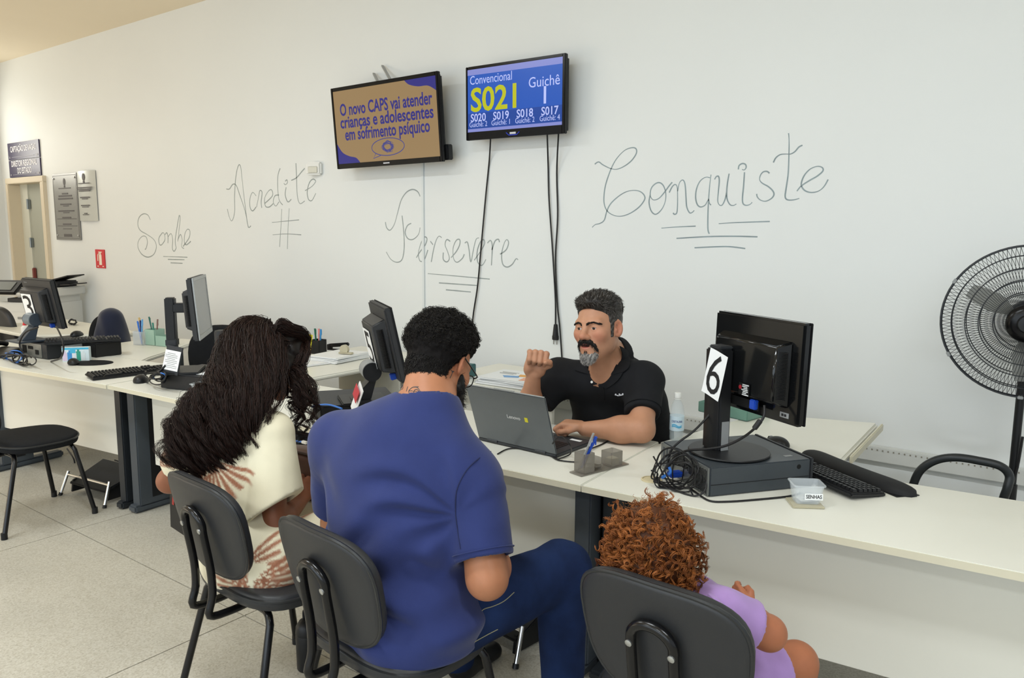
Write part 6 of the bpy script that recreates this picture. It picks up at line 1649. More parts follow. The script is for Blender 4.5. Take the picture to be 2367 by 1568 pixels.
    for el_, sl_, sh_ in ((elL, slL, shL), (elR, slR, shR)):
        ax = nv(el_-sh_); c_ = sl_-ax*.022; u1 = nv(np.cross(ax, [0, 0, 1.])); u2 = np.cross(ax, u1); rr_ = .079+(.070-.079)*.6+.0015
        obj('sleeve_hem', MB().tube([c_+(u1*math.cos(t_)+u2*math.sin(t_))*rr_ for t_ in np.linspace(0, 2*math.pi, 33)], .0022, 5, caps=False), M_polo, root, world=True)
    # trousers and shoes, under the desk
    M_tr = mat('dark_trousers', '#23252b', .9)
    def trousers(p):
        d = ell(p, pel+np.array([0, .0, -.02]), (.195, .165, .12))
        for s in (-1, 1): d = smin(d, chain(p, [pel+np.array([s*.09, -.02, -.03]), np.array([-1.555+s*.12, 2.70, .50]), np.array([-1.555+s*.12, 2.74, .09])], [.095, .068, .052], .04), .04)
        return d
    part_s('trousers', trousers, (-1.85, 2.55, .03), (-1.25, 3.4, .68), .012, M_tr, root, 1)
    for s in (-1, 1):
        a = np.array([-1.555+s*.12, 2.76, 0]); part_s('shoe', shoe_fn(a, (0, -1, 0)), a-np.array([.1, .3, .02]), a+np.array([.1, .1, .14]), .009, M_black, root, 1)
    # hair: cap shaped over the scalp plus combed locks
    def scalp(q, off=0):  # positive inside the hair area
        x, y, z = np.abs(q[:, 0]), q[:, 1], q[:, 2]
        line = np.where(y > .035, .074+.10*(.075-y)*-0+.25*np.clip(x-.035, 0, 1)-.9*np.clip(.075-y, 0, .04), np.where(y > -.005, .018, -.055+.6*np.clip(y+.06, 0, .06)))
        g = z-line
        burn = np.minimum(np.minimum(.012-np.abs(y-.017), z+.038), x-.055)
        return np.maximum(g, burn)
    def hair_th(q):
        x, y, z = np.abs(q[:, 0]), q[:, 1], q[:, 2]
        return .003+(.021*np.clip((z-.045)/.06, 0, 1)+.011*np.clip((y-.02)/.06, 0, 1)*np.clip((z-.05)/.04, 0, 1))*np.clip(scalp(q)/.022, .08, 1)
    def hair(p):
        q = H.loc(p)
        nz = .0035*np.sin(q[:, 0]*95+3*np.sin(q[:, 1]*40))*np.sin(q[:, 1]*70+2*np.sin(q[:, 0]*50))+.0025*np.sin(q[:, 1]*160+q[:, 0]*60)
        return smax(head_sdf(q, ears=False)-hair_th(q)-nz*np.clip(hair_th(q)/.012, .2, 1), -scalp(q)*.8, .006)*H.s
    hc = lambda V: mixc(np.tile(cl('#2b2724'), (len(V), 1)), cl('#6a6662'), np.clip(.9*(np.sin(V[:, 0]*420+V[:, 2]*300+3*np.sin(V[:, 1]*200))*.5+.5)**3*np.clip((.05-H.loc(V)[:, 2])/.06+.35, .1, 1), 0, 1))
    hp = part_s('hair', hair, H.c-.17, H.c+.17, .0042, M_hair, root, 1, hc)
    me = hp.data; V = np.empty(len(me.vertices)*3, np.float32); me.vertices.foreach_get('co', V); V = V.reshape(-1, 3).astype(float)
    q = H.loc(V); nrm = grad(hair, V); ok = np.where((scalp(q) > .004))[0]; pick = RNG.choice(ok, 5200)
    V0, N0, q0 = V[pick], nrm[pick], q[pick]
    flow = np.stack([.35*np.sign(q0[:, 0])*0+.25, -.9*np.ones(len(pick)), np.where(q0[:, 2] > .07, .1, -.7)], 1); flow[q0[:, 2] > .07] += RNG.normal(size=(int((q0[:, 2] > .07).sum()), 3))*.14
    fw_ = flow @ H.M.T; fw_ -= N0*(fw_*N0).sum(1, keepdims=True); fw_ /= np.linalg.norm(fw_, axis=1, keepdims=True)
    t = np.linspace(0, 1, 6)[None, :, None]; L = (.008+.009*np.clip((q0[:, 2]-.04)/.05, 0, 1))[:, None, None]
    lift = (.0006+.0035*np.clip((q0[:, 2]-.06)/.05, 0, 1))[:, None, None]
    paths = V0[:, None]+fw_[:, None]*t*L+N0[:, None]*(lift*np.sin(t*2.6)-.0002-.0012*t)
    gcol = np.where((RNG.random(len(pick)) < np.where(q0[:, 2] < .06, .42, .2))[:, None], cl('#85817c'), cl('#2a2623'))
    strands('hair_locks', paths, .00062*(1-.6*np.linspace(0, 1, 6))[None], gcol, M_hair, root)
    # moustache, goatee, brows
    def bgo(q):
        a = np.stack([np.abs(q[:, 0]), q[:, 1], q[:, 2]], 1)
        mo = chain(a, [(0, .1, -.0485), (.020, .094, -.0515), (.033, .082, -.066), (.036, .073, -.085)], [.0085, .0092, .0075, .0062], .004)
        go = smin(ell(q, (0, .083, -.112), (.030, .020, .024)), ell(a, (.024, .072, -.098), (.014, .014, .018)), .012)
        return mo, smin(go, rc(q, (0, .094, -.083), (0, .088, -.1), .0055, .008), .008)
    def beard(p):
        q = H.loc(p); mo, go = bgo(q); nz = .0012*np.sin(q[:, 0]*700+q[:, 2]*120)
        return (np.minimum(mo, go)+nz)*H.s
    def bcol(V):
        q = H.loc(V); c = np.tile(cl('#1d1a19'), (len(V), 1)); w = np.clip((-.086-q[:, 2])/.008, 0, 1)
        w2 = w*np.clip(.55+.45*np.sin(q[:, 0]*500+q[:, 2]*200), .15, 1)*np.clip(.35+np.abs(q[:, 0])/.018, 0, 1)
        return mixc(c, cl('#aaa7a3'), w2)
    bb = part_s('beard', beard, H.wld((0, .07, -.08))-.075, H.wld((0, .07, -.08))+.075, .0028, M_hair, root, 0, bcol)
    me = bb.data; V = np.empty(len(me.vertices)*3, np.float32); me.vertices.foreach_get('co', V); V = V.reshape(-1, 3).astype(float)
    pick = RNG.choice(len(V), 1800); q = H.loc(V[pick]); N0 = grad(beard, V[pick]); dn = np.array([0, .15, -1.]) @ H.M.T
    d_ = dn[None]+.35*N0+RNG.normal(size=(1800, 3))*.2; d_ /= np.linalg.norm(d_, axis=1, keepdims=True)
    t = np.linspace(0, 1, 4)[None, :, None]
    g = RNG.random(1800); cols = np.where(((q[:, 2] < -.09) & (g < .75))[:, None], cl('#b5b2ae'), cl('#1f1b1a'))
    strands('beard_hairs', V[pick][:, None]+d_[:, None]*t*.009, .00055*np.array([1, .9, .7, .3])[None], cols, M_hair, root)
    br, bc = [], []
    for s in (-1, 1):
        for i in range(260):
            u_ = RNG.random(); x = .009+.047*u_; z = .0135+.009*math.sin(min(1, u_*1.2)*2.4)-.003*u_+RNG.normal()*.0022*(1-.5*u_); y = .099-.026*u_**1.6
            a = H.wld((s*x, y, z)); hs_ = lambda p: head_sdf(H.loc(p), ears=False)*H.s
            for _ in range(3): a = a-grad(hs_, a[None])[0]*float(hs_(a[None])[0])
            d_ = (np.array([s*.8, -.3*u_, .35-.7*u_])) @ H.M.T
            br.append([a+d_*k*.0045+np.array([0, 0, 0]) for k in range(3)]); bc.append(cl('#241c18'))
    strands('eyebrow', np.array(br), .0009*np.array([1, .9, .4])[None], bc, M_hair, root)
    return root
build_clerk()
def mesh_co(o):
    V = np.empty(len(o.data.vertices)*3, np.float32); o.data.vertices.foreach_get('co', V); return V.reshape(-1, 3).astype(float)
# ------------------------------------------------------------------ the bearded man in the blue shirt
def build_man():
    root = person('bearded person with black curly hair in a navy shirt and jeans', (-1.48, 1.47, 0))
    H = Head(P(1018, 838, y=1.69), (-.12, .80, -.59), (-.10, .59, .80), 1.04)
    shL, shR = np.array([-1.76, 1.50, .945]), v3(P(1090, 1122, y=1.56))
    elR = v3(P(1126, 1338, y=1.50)); elL = np.array([-1.83, 1.55, .66])
    wrR, wrL = np.array([-1.34, 1.72, .66]), np.array([-1.60, 1.78, .66])
    c7 = v3(P(990, 935, y=1.585)); nb = H.wld((0, -.045, -.055))
    pel, wst, chs, upc = np.array([-1.455, 1.455, .53]), np.array([-1.485, 1.46, .70]), np.array([-1.515, 1.50, .88]), np.array([-1.515, 1.55, 1.0])
    xs = nv(shR-shL)
    def torso(p, g=0.0):
        A = np.stack([xs, nv(np.cross(np.array([0, 0, 1.]), xs)), [0, 0, 1]], 1)
        d = ell(p, chs, (.215+g, .135+g, .20+g), A)
        d = smin(d, ell(p, wst, (.195+g, .145+g, .19+g), A), .08)
        d = smin(d, ell(p, pel, (.20+g, .16+g, .13+g), A), .07)
        d = smin(d, rc(p, shL-xs*-.02, shR-xs*.02, .073+g, .073+g), .08)
        d = smin(d, rc(p, c7, upc, .06+g, .11+g), .07)
        tz = c7-nv(nb-c7)*.035
        d = smin(d, rc(p, tz, shL+np.array([.03, -.005, .012]), .058+g, .062+g), .06)
        d = smin(d, rc(p, tz, shR+np.array([-.03, -.005, .012]), .058+g, .062+g), .06)
        return d
    vR = nv(wrR-elR); OR_ = wrR+vR*.055; vL = nv(wrL-elL); OL_ = wrL+vL*.055
    def armR(p, g=0.0): return smin(rc(p, shR, elR, .066+g, .050+g), chain(p, [elR, elR+(wrR-elR)*.3, wrR], [.050+g, .052+g, .031+g], .04), .03)
    def armL(p, g=0.0): return smin(rc(p, shL, elL, .066+g, .050+g), chain(p, [elL, elL+(wrL-elL)*.3, wrL], [.050+g, .052+g, .031+g], .04), .03)
    def body(p):
        d = smin(H.sdf(p), rc(p, nb, c7, .060, .068), .03)
        d = smin(d, torso(p), .05)
        d = smin(d, armR(p), .02); d = smin(d, armL(p), .02)
        d = smin(d, near(p, OR_, .17, lambda r: flat_hand_sdf(r, OR_, np.cross(vR, [0, 0, 1.])*-1, vR, np.array([0, 0, 1.]), 1.0, .8)), .014)
        d = smin(d, near(p, OL_, .17, lambda r: flat_hand_sdf(r, OL_, np.cross(vL, [0, 0, 1.]), vL, np.array([0, 0, 1.]), 1.0, .8)), .014)
        return d
    skin = cl('#ad7555')
    def scalp(q):
        x, y, z = np.abs(q[:, 0]), q[:, 1], q[:, 2]
        back = np.where(y < -.03, z+.062, np.where(y < .03, z-.045+.0*y, z-.055))
        ramp = z-(-.088+.133*np.clip((y+.055)/.05, 0, 1)+.01*np.clip((y-.03)/.04, 0, 1))
        return ramp
    def extra(q, a, c, inside):
        sc = np.clip(scalp(q)/.02+.6, 0, 1)*(q[:, 2] > -.11)*(q[:, 1] < .075)*(a[:, 0] < .083)
        c = mixc(c, cl('#3a2a22'), np.clip(sc*.75, 0, .75)*inside*(head_sdf(q, ears=False) < .006))
        return c
    bd = part_s('body', body, (-2.0, 1.15, .40), (-1.05, 1.98, 1.40), .0046, M_skin, root, 1, face_color(H, skin, cl('#a85f55'), cl('#c4775c'), extra))
    eyes(H, root)
    # T-shirt
    M_shirt = mat('navy_blue_cotton', '#2b3566', .85, var=.06, scale=14, bump=.10, bscale=500, spec=.2, sheen=.15)
    slR, slL = shR+(elR-shR)*.80, shL+(elL-shL)*.80
    nax = nv(nb-c7)
    arR, arL = nv(elR-shR), nv(elL-shL)
    armpit = v3(P(1062, 1190, y=1.46))
    def folds(p):
        # pulls that fan out from the right armpit plus soft cross creases on the back
        q = p-armpit; r = np.linalg.norm(q, axis=1); an = np.arctan2(q[:, 2], q[:, 0])
        f = .0075*np.sin(an*9+3*np.sin(r*11)+2*np.sin(p[:, 2]*17))*np.exp(-((r-.17)/.14)**2)
        g = .0085*np.sin(p[:, 2]*48+4*np.sin(p[:, 0]*7)+1.5*np.sin(p[:, 0]*19))*np.exp(-((p[:, 2]-.66)/.2)**2)
        h_ = .013*np.sin((p[:, 2]+.55*p[:, 0])*30+2*np.sin(p[:, 0]*9))*np.exp(-((p[:, 2]-.58)/.11)**2)
        return np.clip(f+g+h_, -.03, .0085)
    def shirt(p):
        d = torso(p, .014)
        d = smin(d, rc(p, pel+np.array([.02, .01, -.0]), pel+np.array([.05, .01, -.07]), .175, .18), .06)
        d = d+folds(p)
        sl = smin(smax(rc(p, shR, elR, .085, .083), plane(p, slR, arR+np.array([0, 0, 0])), .006), smax(rc(p, shL, elL, .085, .083), plane(p, slL, arL), .006), .01)
        sl = smax(sl, -rc(p, shR+(elR-shR)*.55, elR, .066, .072), .004)
        d = smin(d, sl+wrinkle(p, .0025, 45, (.4, .2, 1), 3), .04)
        d = smax(d, -rc(p, c7-nax*.014, nb+nax*.05, .086, .086), .008)
        return smax(d, .455-p[:, 2], .012)
    part_s('t_shirt', shirt, (-2.05, 1.1, .40), (-1.0, 1.9, 1.20), .0052, M_shirt, root, 1)
    cc = c7-nax*.012
    u1 = nv(np.cross(nax, [1, 0, 0])); u2 = np.cross(nax, u1)
    obj('collar_rib', MB().tube([cc+(u1*math.cos(t)+u2*math.sin(t))*.0865 for t in np.linspace(0, 2*math.pi, 49)], .0082, 8, caps=False), M_shirt, root, world=True)
    obj('sleeve_hem', MB().tube([slR-arR*.02+(nv(np.cross(arR, [0, 1, 0]))*math.cos(t)+np.cross(arR, nv(np.cross(arR, [0, 1, 0])))*math.sin(t))*.0850 for t in np.linspace(0, 2*math.pi, 41)], .0018, 5, caps=False), M_shirt, root, world=True)
    am = MB().tube(smooth_path([Vector(trace(shirt, 640+a/2.76, 1000+b/2.76, off=.0004)) for a, b in ((1370, 118), (1290, 165), (1215, 235), (1165, 320), (1142, 400), (1140, 520), (1155, 640), (1172, 745))], 4), .0016, 5)
    obj('armhole_seam', am, mat('seam_navy', '#1c2348', .9), root, world=True)
    # necklace of small pale beads
    nk = MB()
    for k in range(64):
        t = 2*math.pi*k/64; nk.lathe([(0, -.0026), (.0026, -.001), (.0026, .001), (0, .0026)], cc+nax*.012+(u1*math.cos(t)+u2*math.sin(t))*.071, 6)
    stuff(obj('necklace', nk, mat('bead_white', '#e6e2da', .3), root, world=True))
    # jeans
    M_jean = mat('blue_denim', '#1e2f55', .9, var=.18, scale=10, bump=.12, bscale=500, spec=.15, color2='#16223f')
    hR, kR, aR = np.array([-1.36, 1.45, .50]), np.array([-1.205, 1.895, .555]), np.array([-1.205, 1.90, .09])
    hL, kL, aL = np.array([-1.56, 1.45, .50]), np.array([-1.66, 1.90, .54]), np.array([-1.66, 1.92, .09])
    def jeans(p):
        d = ell(p, pel+np.array([.0, .01, -.03]), (.205, .175, .11))
        d = smin(d, chain(p, [hR, kR, aR], [.112, .084, .062], .03), .05)
        d = smin(d, chain(p, [hL, kL, aL], [.112, .084, .062], .03), .05)
        return d+wrinkle(p, .003, 40, (1, .5, .2), 5)*np.clip((p[:, 1]-1.4)*4, 0, 1)
    part_s('jeans', jeans, (-1.85, 1.15, .06), (-1.0, 2.1, .72), .0072, M_jean, root, 1)
    M_st = mat('jean_stitch', '#8d8a72', .8)
    jt = lambda p: jeans(p)
    for pix in ([(1100, 1418), (1110, 1415), (1120, 1408), (1140, 1402), (1165, 1390), (1188, 1370)], [(1080, 1495), (1100, 1482), (1125, 1468), (1150, 1455)]):
        pts = [trace(jt, a, b, off=.0015) for a, b in pix]
        obj('seam_stitch', MB().tube(smooth_path([Vector(p) for p in pts], 4), .0013, 5), M_st, root, world=True)
    for a in (aR, aL):
        a0 = np.array([a[0], a[1]+.02, 0]); part_s('shoe', shoe_fn(a0, (.05, 1, 0), 1.05), a0-np.array([.1, .12, .02]), a0+np.array([.12, .3, .15]), .008, M_black, root, 1)
    # hair
    def hth(q):
        x, y, z = np.abs(q[:, 0]), q[:, 1], q[:, 2]
        return .004+.026*np.clip(scalp(q)/.06, 0, 1)*np.clip((z+.03)/.06, .25, 1)
    def hairf(p):
        q = H.loc(p); th = hth(q)
        n = np.sin(q[:, 0]*170+2*np.sin(q[:, 2]*90))*np.sin(q[:, 2]*170+2*np.sin(q[:, 1]*80))*np.sin(q[:, 1]*170+2*np.sin(q[:, 0]*85))
        return smax(smin(head_sdf(q, ears=False), rc(p, nb, c7, .058, .060)/H.s, .03)-th-.007*n*np.clip(th/.02, 0, 1), -scalp(q)*.8, .008)*H.s
    hcol = lambda V: np.tile(cl('#0f0d0d'), (len(V), 1))*(1+.5*RNG.random((len(V), 1)))
    ho = part_s('hair', hairf, H.c-.18, H.c+.18, .0048, mat('hair_base', '#0f0d0d', .8, attr='Col', spec=.15), root, 0, hcol)
    V = mesh_co(ho); q = H.loc(V); ok = np.where(scalp(q) > .004)[0]; pick = RNG.choice(ok, 2600); V0, q0 = V[pick], q[pick]; N0 = grad(hairf, V0, .006)
    K = 14; t = np.linspace(0, 1, K)[None, :, None]
    th0 = np.clip(hth(q0)/.03, .42, 1)[:, None, None]
    ax = N0+.9*RNG.normal(size=N0.shape); ax /= np.linalg.norm(ax, axis=1, keepdims=True)
    b1 = np.cross(ax, RNG.normal(size=ax.shape)); b1 /= np.linalg.norm(b1, axis=1, keepdims=True); b2 = np.cross(ax, b1)
    ph = t*2*math.pi*1.6+RNG.random((len(pick), 1, 1))*6.28; rr_ = (.0035+.004*RNG.random((len(pick), 1, 1)))*th0
    paths = V0[:, None]-N0[:, None]*.004+ax[:, None]*t*.014*th0+b1[:, None]*np.cos(ph)*rr_+b2[:, None]*np.sin(ph)*rr_
    cols = cl('#15120f')[None]*(.7+1.0*RNG.random((len(pick), 1)))
    strands('hair_curls', paths, .0011*np.clip(np.linspace(1.1, .35, K), 0, 1)[None]*np.clip(th0[:, :, 0]*1.3, .35, 1), cols, M_hair, root)
    low = np.where((scalp(q) > .001) & (scalp(q) < .06))[0]; pk = RNG.choice(low, 3000); V1, q1 = V[pk], q[pk]; N1 = grad(hairf, V1, .006)
    fl = np.array([0, -.1, -1.]) @ H.M.T; d1 = fl[None]+RNG.normal(size=V1.shape)*.55; d1 -= N1*(d1*N1).sum(1, keepdims=True); d1 /= np.linalg.norm(d1, axis=1, keepdims=True)
    t5 = np.linspace(0, 1, 5)[None, :, None]; cv = np.cross(N1, d1)[:, None]*np.sin(t5*3)*RNG.normal(size=(3000, 1, 1))*.003
    strands('short_hairs', V1[:, None]-N1[:, None]*.001+d1[:, None]*t5*.011+N1[:, None]*.0022*np.sin(t5*2.5)+cv, .0007, cl('#14110f')[None]*(.5+1.1*RNG.random((3000, 1))), M_hair, root)
    # beard
    def bz(q):
        a = np.stack([np.abs(q[:, 0]), q[:, 1], q[:, 2]], 1)
        d = chain(a, [(.068, .022, -.030), (.062, .030, -.062), (.045, .058, -.098), (0, .078, -.118)], [.010, .016, .026, .032], .03)
        d = smin(d, ell(q, (0, .070, -.135), (.038, .034, .034)), .03)
        return smin(d, chain(a, [(0, .1, -.047), (.025, .09, -.053), (.034, .08, -.08)], [.007, .0075, .008], .01), .008)
    beardf = lambda p: (bz(H.loc(p))+.0015*np.sin(p[:, 0]*500)*np.sin(p[:, 2]*430))*H.s
    bc_ = H.wld((0, .05, -.09)); bo = part_s('beard', beardf, bc_-.12, bc_+.12, .005, M_hair, root, 1, hcol)
    V = mesh_co(bo); pick = RNG.choice(len(V), 1800); N0 = grad(beardf, V[pick]); dn = np.array([0, .25, -1.]) @ H.M.T
    d_ = dn[None]*.7+.8*N0+RNG.normal(size=(1800, 3))*.35; d_ /= np.linalg.norm(d_, axis=1, keepdims=True); t4 = np.linspace(0, 1, 5)[None, :, None]
    strands('beard_hairs', V[pick][:, None]-N0[:, None]*.002+d_[:, None]*t4*.014+RNG.normal(size=(1800, 1, 3))*.002*t4**2, .0007*np.array([1, .9, .8, .6, .3])[None], cl('#16110f')[None]*(.6+.9*RNG.random((1800, 1))), M_hair, root)
    # glasses
    gl = bpy.data.objects.new('glasses', None); COL.objects.link(gl); gl.parent = root
    W = lambda *q: H.wld(q)
    M_gl = mat('glasses_black', '#101012', .25)
    fm = MB()
    for s in (-1, 1):
        rim = [W(s*.034+.025*math.copysign(abs(math.cos(a))**.7, math.cos(a)), .112-.22*abs(s*.034+.025*math.cos(a))*.5, -.004+.019*math.copysign(abs(math.sin(a))**.7, math.sin(a))) for a in np.linspace(0, 2*math.pi, 33)]
        fm.tube(rim, .0018, 6)
        fm.tube(smooth_path([Vector(W(s*.060, .104, .006)), Vector(W(s*.074, .095, .008)), Vector(W(s*.080, .05, .010)), Vector(W(s*.082, .0, .014)), Vector(W(s*.082, -.022, .016)), Vector(W(s*.080, -.045, .006))], 5), .0022, 6)
        ln_ = MB().add([W(s*.034, .1085, -.004)]+rim[:-1], [(0, i+1, (i+1) % 32+1) for i in range(32)])
        obj('lens', ln_, mat('lens_glass', '#dfe6ea', .03, trans=.95, ior=1.1, alpha=.35), gl, world=True)
    fm.tube([W(-.010, .118, -.001), W(0, .121, .001), W(.010, .118, -.001)], .002, 6)
    obj('frame', fm, M_gl, gl, world=True)
    # tattoos drawn on the neck
    skinf = lambda p: smin(smin(H.sdf(p), rc(p, nb, c7, .060, .068), .03), torso(p), .05)
    M_tat = mat('tattoo_ink', '#45474a', .6)
    def ink(pixs, r=.0011):
        mb = MB()
        for pix in pixs:
            pts = [trace(skinf, a, b, off=.0003) for a, b in pix]
            pts = [Vector(p) for p in pts if p is not None]
            if len(pts) > 1: mb.tube(smooth_path(pts, 4), r, 5)
        o = obj('tattoo', mb, M_tat, root, world=True); return o
    k = 4.227
    T = lambda l, dx=0, dy=0: [(680+a/k+dx, 660+b/k+dy) for a, b in l]
    ink([T([(1005, 985), (1035, 963), (1062, 985), (1058, 1012), (1030, 1025)]), T([(1050, 1000), (1150, 1030)]), T([(1110, 990), (1095, 1035)]), T([(1215, 992), (1160, 995), (1120, 1030), (1125, 1060)]), T([(1160, 995), (1205, 1000), (1238, 1050)]), T([(1165, 1060), (1175, 1025), (1205, 1020), (1225, 1055)]), T([(1125, 1030), (1200, 1040)])])
    ink([T([(1552, 835), (1540, 870), (1522, 908)]), T([(1530, 825), (1552, 850)]), T([(1562, 840), (1540, 850)])])
    return root
build_man()
# ------------------------------------------------------------------ the woman with long dark wavy hair
def spline(ctrl, t):
    c = np.array(ctrl, float); n = len(c)-1; x = np.clip(t, 0, 1)*n; i = np.clip(x.astype(int), 0, n-1); f = (x-i)[..., None]
    p0, p1, p2, p3 = c[np.maximum(i-1, 0)], c[i], c[i+1], c[np.minimum(i+2, n)]
    return .5*(2*p1+(p2-p0)*f+(2*p0-5*p1+4*p2-p3)*f**2+(3*p1-p0-3*p2+p3)*f**3)
def leaf_pattern(V, cream, rust, centers):
    # hand-painted palm leaves: fans of pointed blades around chosen points of the cloth
    w = np.zeros(len(V)); dk = np.zeros(len(V))
    for (c, R_, a0, spread, nb_, ax) in centers:
        q = V-np.array(c); u, v = (q[:, 0]+.3*q[:, 1], q[:, 2]) if ax == 'x' else (q[:, 0], q[:, 1])
        if ax == 'y': u, v = q[:, 1], q[:, 2]
        r = np.hypot(u, v)/R_; an = (np.arctan2(v, u)-a0+math.pi) % (2*math.pi)-math.pi
        k = an/spread*nb_; blade = np.abs((k % 1)-.5)*2
        inside = (np.abs(an) < spread) & (r < 1.0*(1-.25*((np.floor(k)*.37) % 1)))
        edge = np.clip((1.0-blade-.55*r*r+.05*np.sin(r*9+k))*2.6, 0, 1)
        near_c = np.linalg.norm(q, axis=1) < R_*1.5
        w = np.maximum(w, inside*edge*near_c*np.clip((1-r)*5, 0, 1)); dk = np.maximum(dk, inside*near_c*np.clip(.8-r, 0, 1)*(blade < .4))
    c = np.tile(cream, (len(V), 1)); c = mixc(c, rust, np.clip(w*.85, 0, .9)); return mixc(c, rust*.35, np.clip(dk*w*.7, 0, .7))
def build_woman():
    root = person('person with long dark wavy hair in a cream outfit with rust leaves', (-2.14, 1.48, 0))
    H = Head(P(640, 838, y=1.70), (.28, .78, -.56), (.18, .52, .83), .97)
    c7 = v3(P(572, 945, y=1.55)); nb = H.wld((0, -.04, -.06))
    shR, shL = v3(P(628, 1000, y=1.53)), np.array([-2.43, 1.49, .92])
    elR, elL = v3(P(632, 1222, y=1.47)), v3(P(392, 1112, y=1.50))
    wrR, wrL = v3(P(700, 1150, y=1.66)), np.array([-2.48, 1.72, .66])
    pel, wst, chs, upc = np.array([-2.14, 1.465, .53]), np.array([-2.23, 1.445, .70]), np.array([-2.285, 1.47, .85]), np.array([-2.29, 1.51, .93])
    xs = nv(shR-shL)
    def torso(p, g=0.0):
        A = np.stack([xs, nv(np.cross(np.array([0, 0, 1.]), xs)), [0, 0, 1]], 1)
        A[:, 2] = np.cross(A[:, 0], A[:, 1])
        d = ell(p, chs, (.150+g, .110+g, .17+g), A); d = smin(d, ell(p, wst, (.132+g, .11+g, .17+g), A), .06)
        d = smin(d, ell(p, pel, (.170+g, .145+g, .12+g)), .06); d = smin(d, rc(p, shL, shR, .055+g, .055+g), .06)
        return smin(d, rc(p, c7, upc, .05+g, .085+g), .06)
    vR = nv(wrR-elR); OR_ = wrR+vR*.045+np.array([0, 0, .012]); vL = nv(wrL-elL); OL_ = wrL+vL*.05
    arm = lambda p, s, e, w_, g=0.0: smin(rc(p, s, e, .050+g, .042+g), chain(p, [e, e+(w_-e)*.3, w_], [.042+g, .041+g, .025+g], .03), .03)
    nrm = np.array([.25, -.75, .6])
    def body(p):
        d = smin(H.sdf(p), rc(p, nb, c7, .049, .055), .03); d = smin(d, torso(p), .04)
        d = smin(d, arm(p, shR, elR, wrR), .02); d = smin(d, arm(p, shL, elL, wrL), .02)
        d = smin(d, near(p, OR_, .16, lambda r: flat_hand_sdf(r, OR_, np.array([-.5, 0, 1.]), vR, np.array([.75, -.55, .2]), .9, .35)), .012)
        return smin(d, near(p, OL_, .16, lambda r: flat_hand_sdf(r, OL_, np.cross(vL, [0, 0, 1.]), vL, np.array([0, 0, 1.]), .9, .7)), .012)
    skin = cl('#8d5a42')
    part_s('body', body, (-2.85, 1.15, .42), (-1.9, 2.0, 1.38), .0054, M_skin, root, 1, face_color(H, skin, cl('#8e4a48'), cl('#96593f')))
    eyes(H, root)
    A_ = ortho(np.array([-.5, 0, 1.]), vR, np.array([.75, -.55, .2]))
    tp = OR_+A_ @ np.array([.0385, .054, -.022])*.9
    M_nail = mat('pink_nail', '#e79ac0', .2)
    tn = v3(P(693, 1101, y=1.70))
    nl = part_s('fingernail', lambda p: ell(p, tp+A_ @ np.array([.004, .010, .006]), (.0065, .0065, .0065)), tp-.03, tp+.03, .0022, M_nail, root, 1)
    cream, rust = cl('#e4dcc0'), cl('#9a4a20')
    M_cloth = mat('printed_cream_cloth', '#e4dcc0', .75, attr='Col', var=.03, scale=20, bump=.06, bscale=400, sheen=.1)
    aR, aL = nv(elR-shR), nv(elL-shL)
    slR, slL = shR+(elR-shR)*.80, shL+(elL-shL)*.72
    def blouse(p):
        d = torso(p, .016)+wrinkle(p, .006, 24, (.9, .2, .4), 2)
        def sleeve(s, e, cut, ax, ra, rb_):
            o = smax(rc(p, s, e, ra, rb_)+wrinkle(p, .0035, 42, (1, .6, -.1), 4), plane(p, cut, ax), .004)
            return smax(o, -rc(p, cut-nv(e-s)*.005, cut+nv(e-s)*.2, rb_-.030, rb_-.012), .004)
        d = smin(d, sleeve(shR+np.array([.0, 0, -.01]), elR+np.array([.02, .0, .0]), slR, aR+.60*np.array([.8, .6, 0]), .072, .104), .010)
        d = smin(d, sleeve(shL, elL, slL, aL, .070, .080), .05)
        d = smax(d, -rc(p, c7-nv(nb-c7)*.02, nb, .066, .07), .008)
        return smax(d, .50-p[:, 2], .01)
    cen = [(v3(P(500, 1060, y=1.37)), .17, -1.2, 1.0, 5, 'x'), (v3(P(430, 1010, y=1.45)), .16, -2.2, .9, 4, 'x'), (v3(P(395, 1065, y=1.48)), .14, 1.2, 1.2, 4, 'x'), (v3(P(455, 1120, y=1.35)), .12, .6, .9, 4, 'x')]
    part_s('blouse', blouse, (-2.9, 1.1, .45), (-1.85, 1.9, 1.08), .0058, M_cloth, root, 1, lambda V: leaf_pattern(V, cream, rust, cen))
    hR, kR, fR_ = np.array([-2.04, 1.46, .52]), np.array([-1.98, 1.90, .53]), np.array([-1.97, 1.93, .10])
    hL, kL, fL_ = np.array([-2.22, 1.46, .52]), np.array([-2.27, 1.90, .53]), np.array([-2.28, 1.93, .10])
    def pants(p):
        d = ell(p, pel+np.array([.0, -.0, -.04]), (.188, .175, .115))
        d = smin(d, chain(p, [hR, kR, fR_], [.110, .09, .10], .04), .05); d = smin(d, chain(p, [hL, kL, fL_], [.110, .09, .10], .04), .05)
        d = smin(d, chain(p, [hR+np.array([.02, .12, -.04]), np.array([-1.93, 1.66, .36]), np.array([-1.94, 1.70, .26])], [.07, .05, .03], .04), .05)
        return d+wrinkle(p, .005, 26, (.5, .3, 1), 7)
    cen2 = [(v3(P(640, 1310, y=1.45)), .20, -.5, 1.3, 5, 'x'), (v3(P(610, 1340, y=1.40)), .15, 2.6, .9, 4, 'x'), (v3(P(520, 1390, y=1.33)), .16, .1, .5, 3, 'x'), (v3(P(470, 1310, y=1.40)), .12, 3.0, .8, 3, 'x'), (np.array([-1.95, 1.68, .38]), .18, -1.6, 1.0, 4, 'x'), (v3(P(660, 1250, y=1.55)), .15, -.2, 1.2, 5, 'x')]
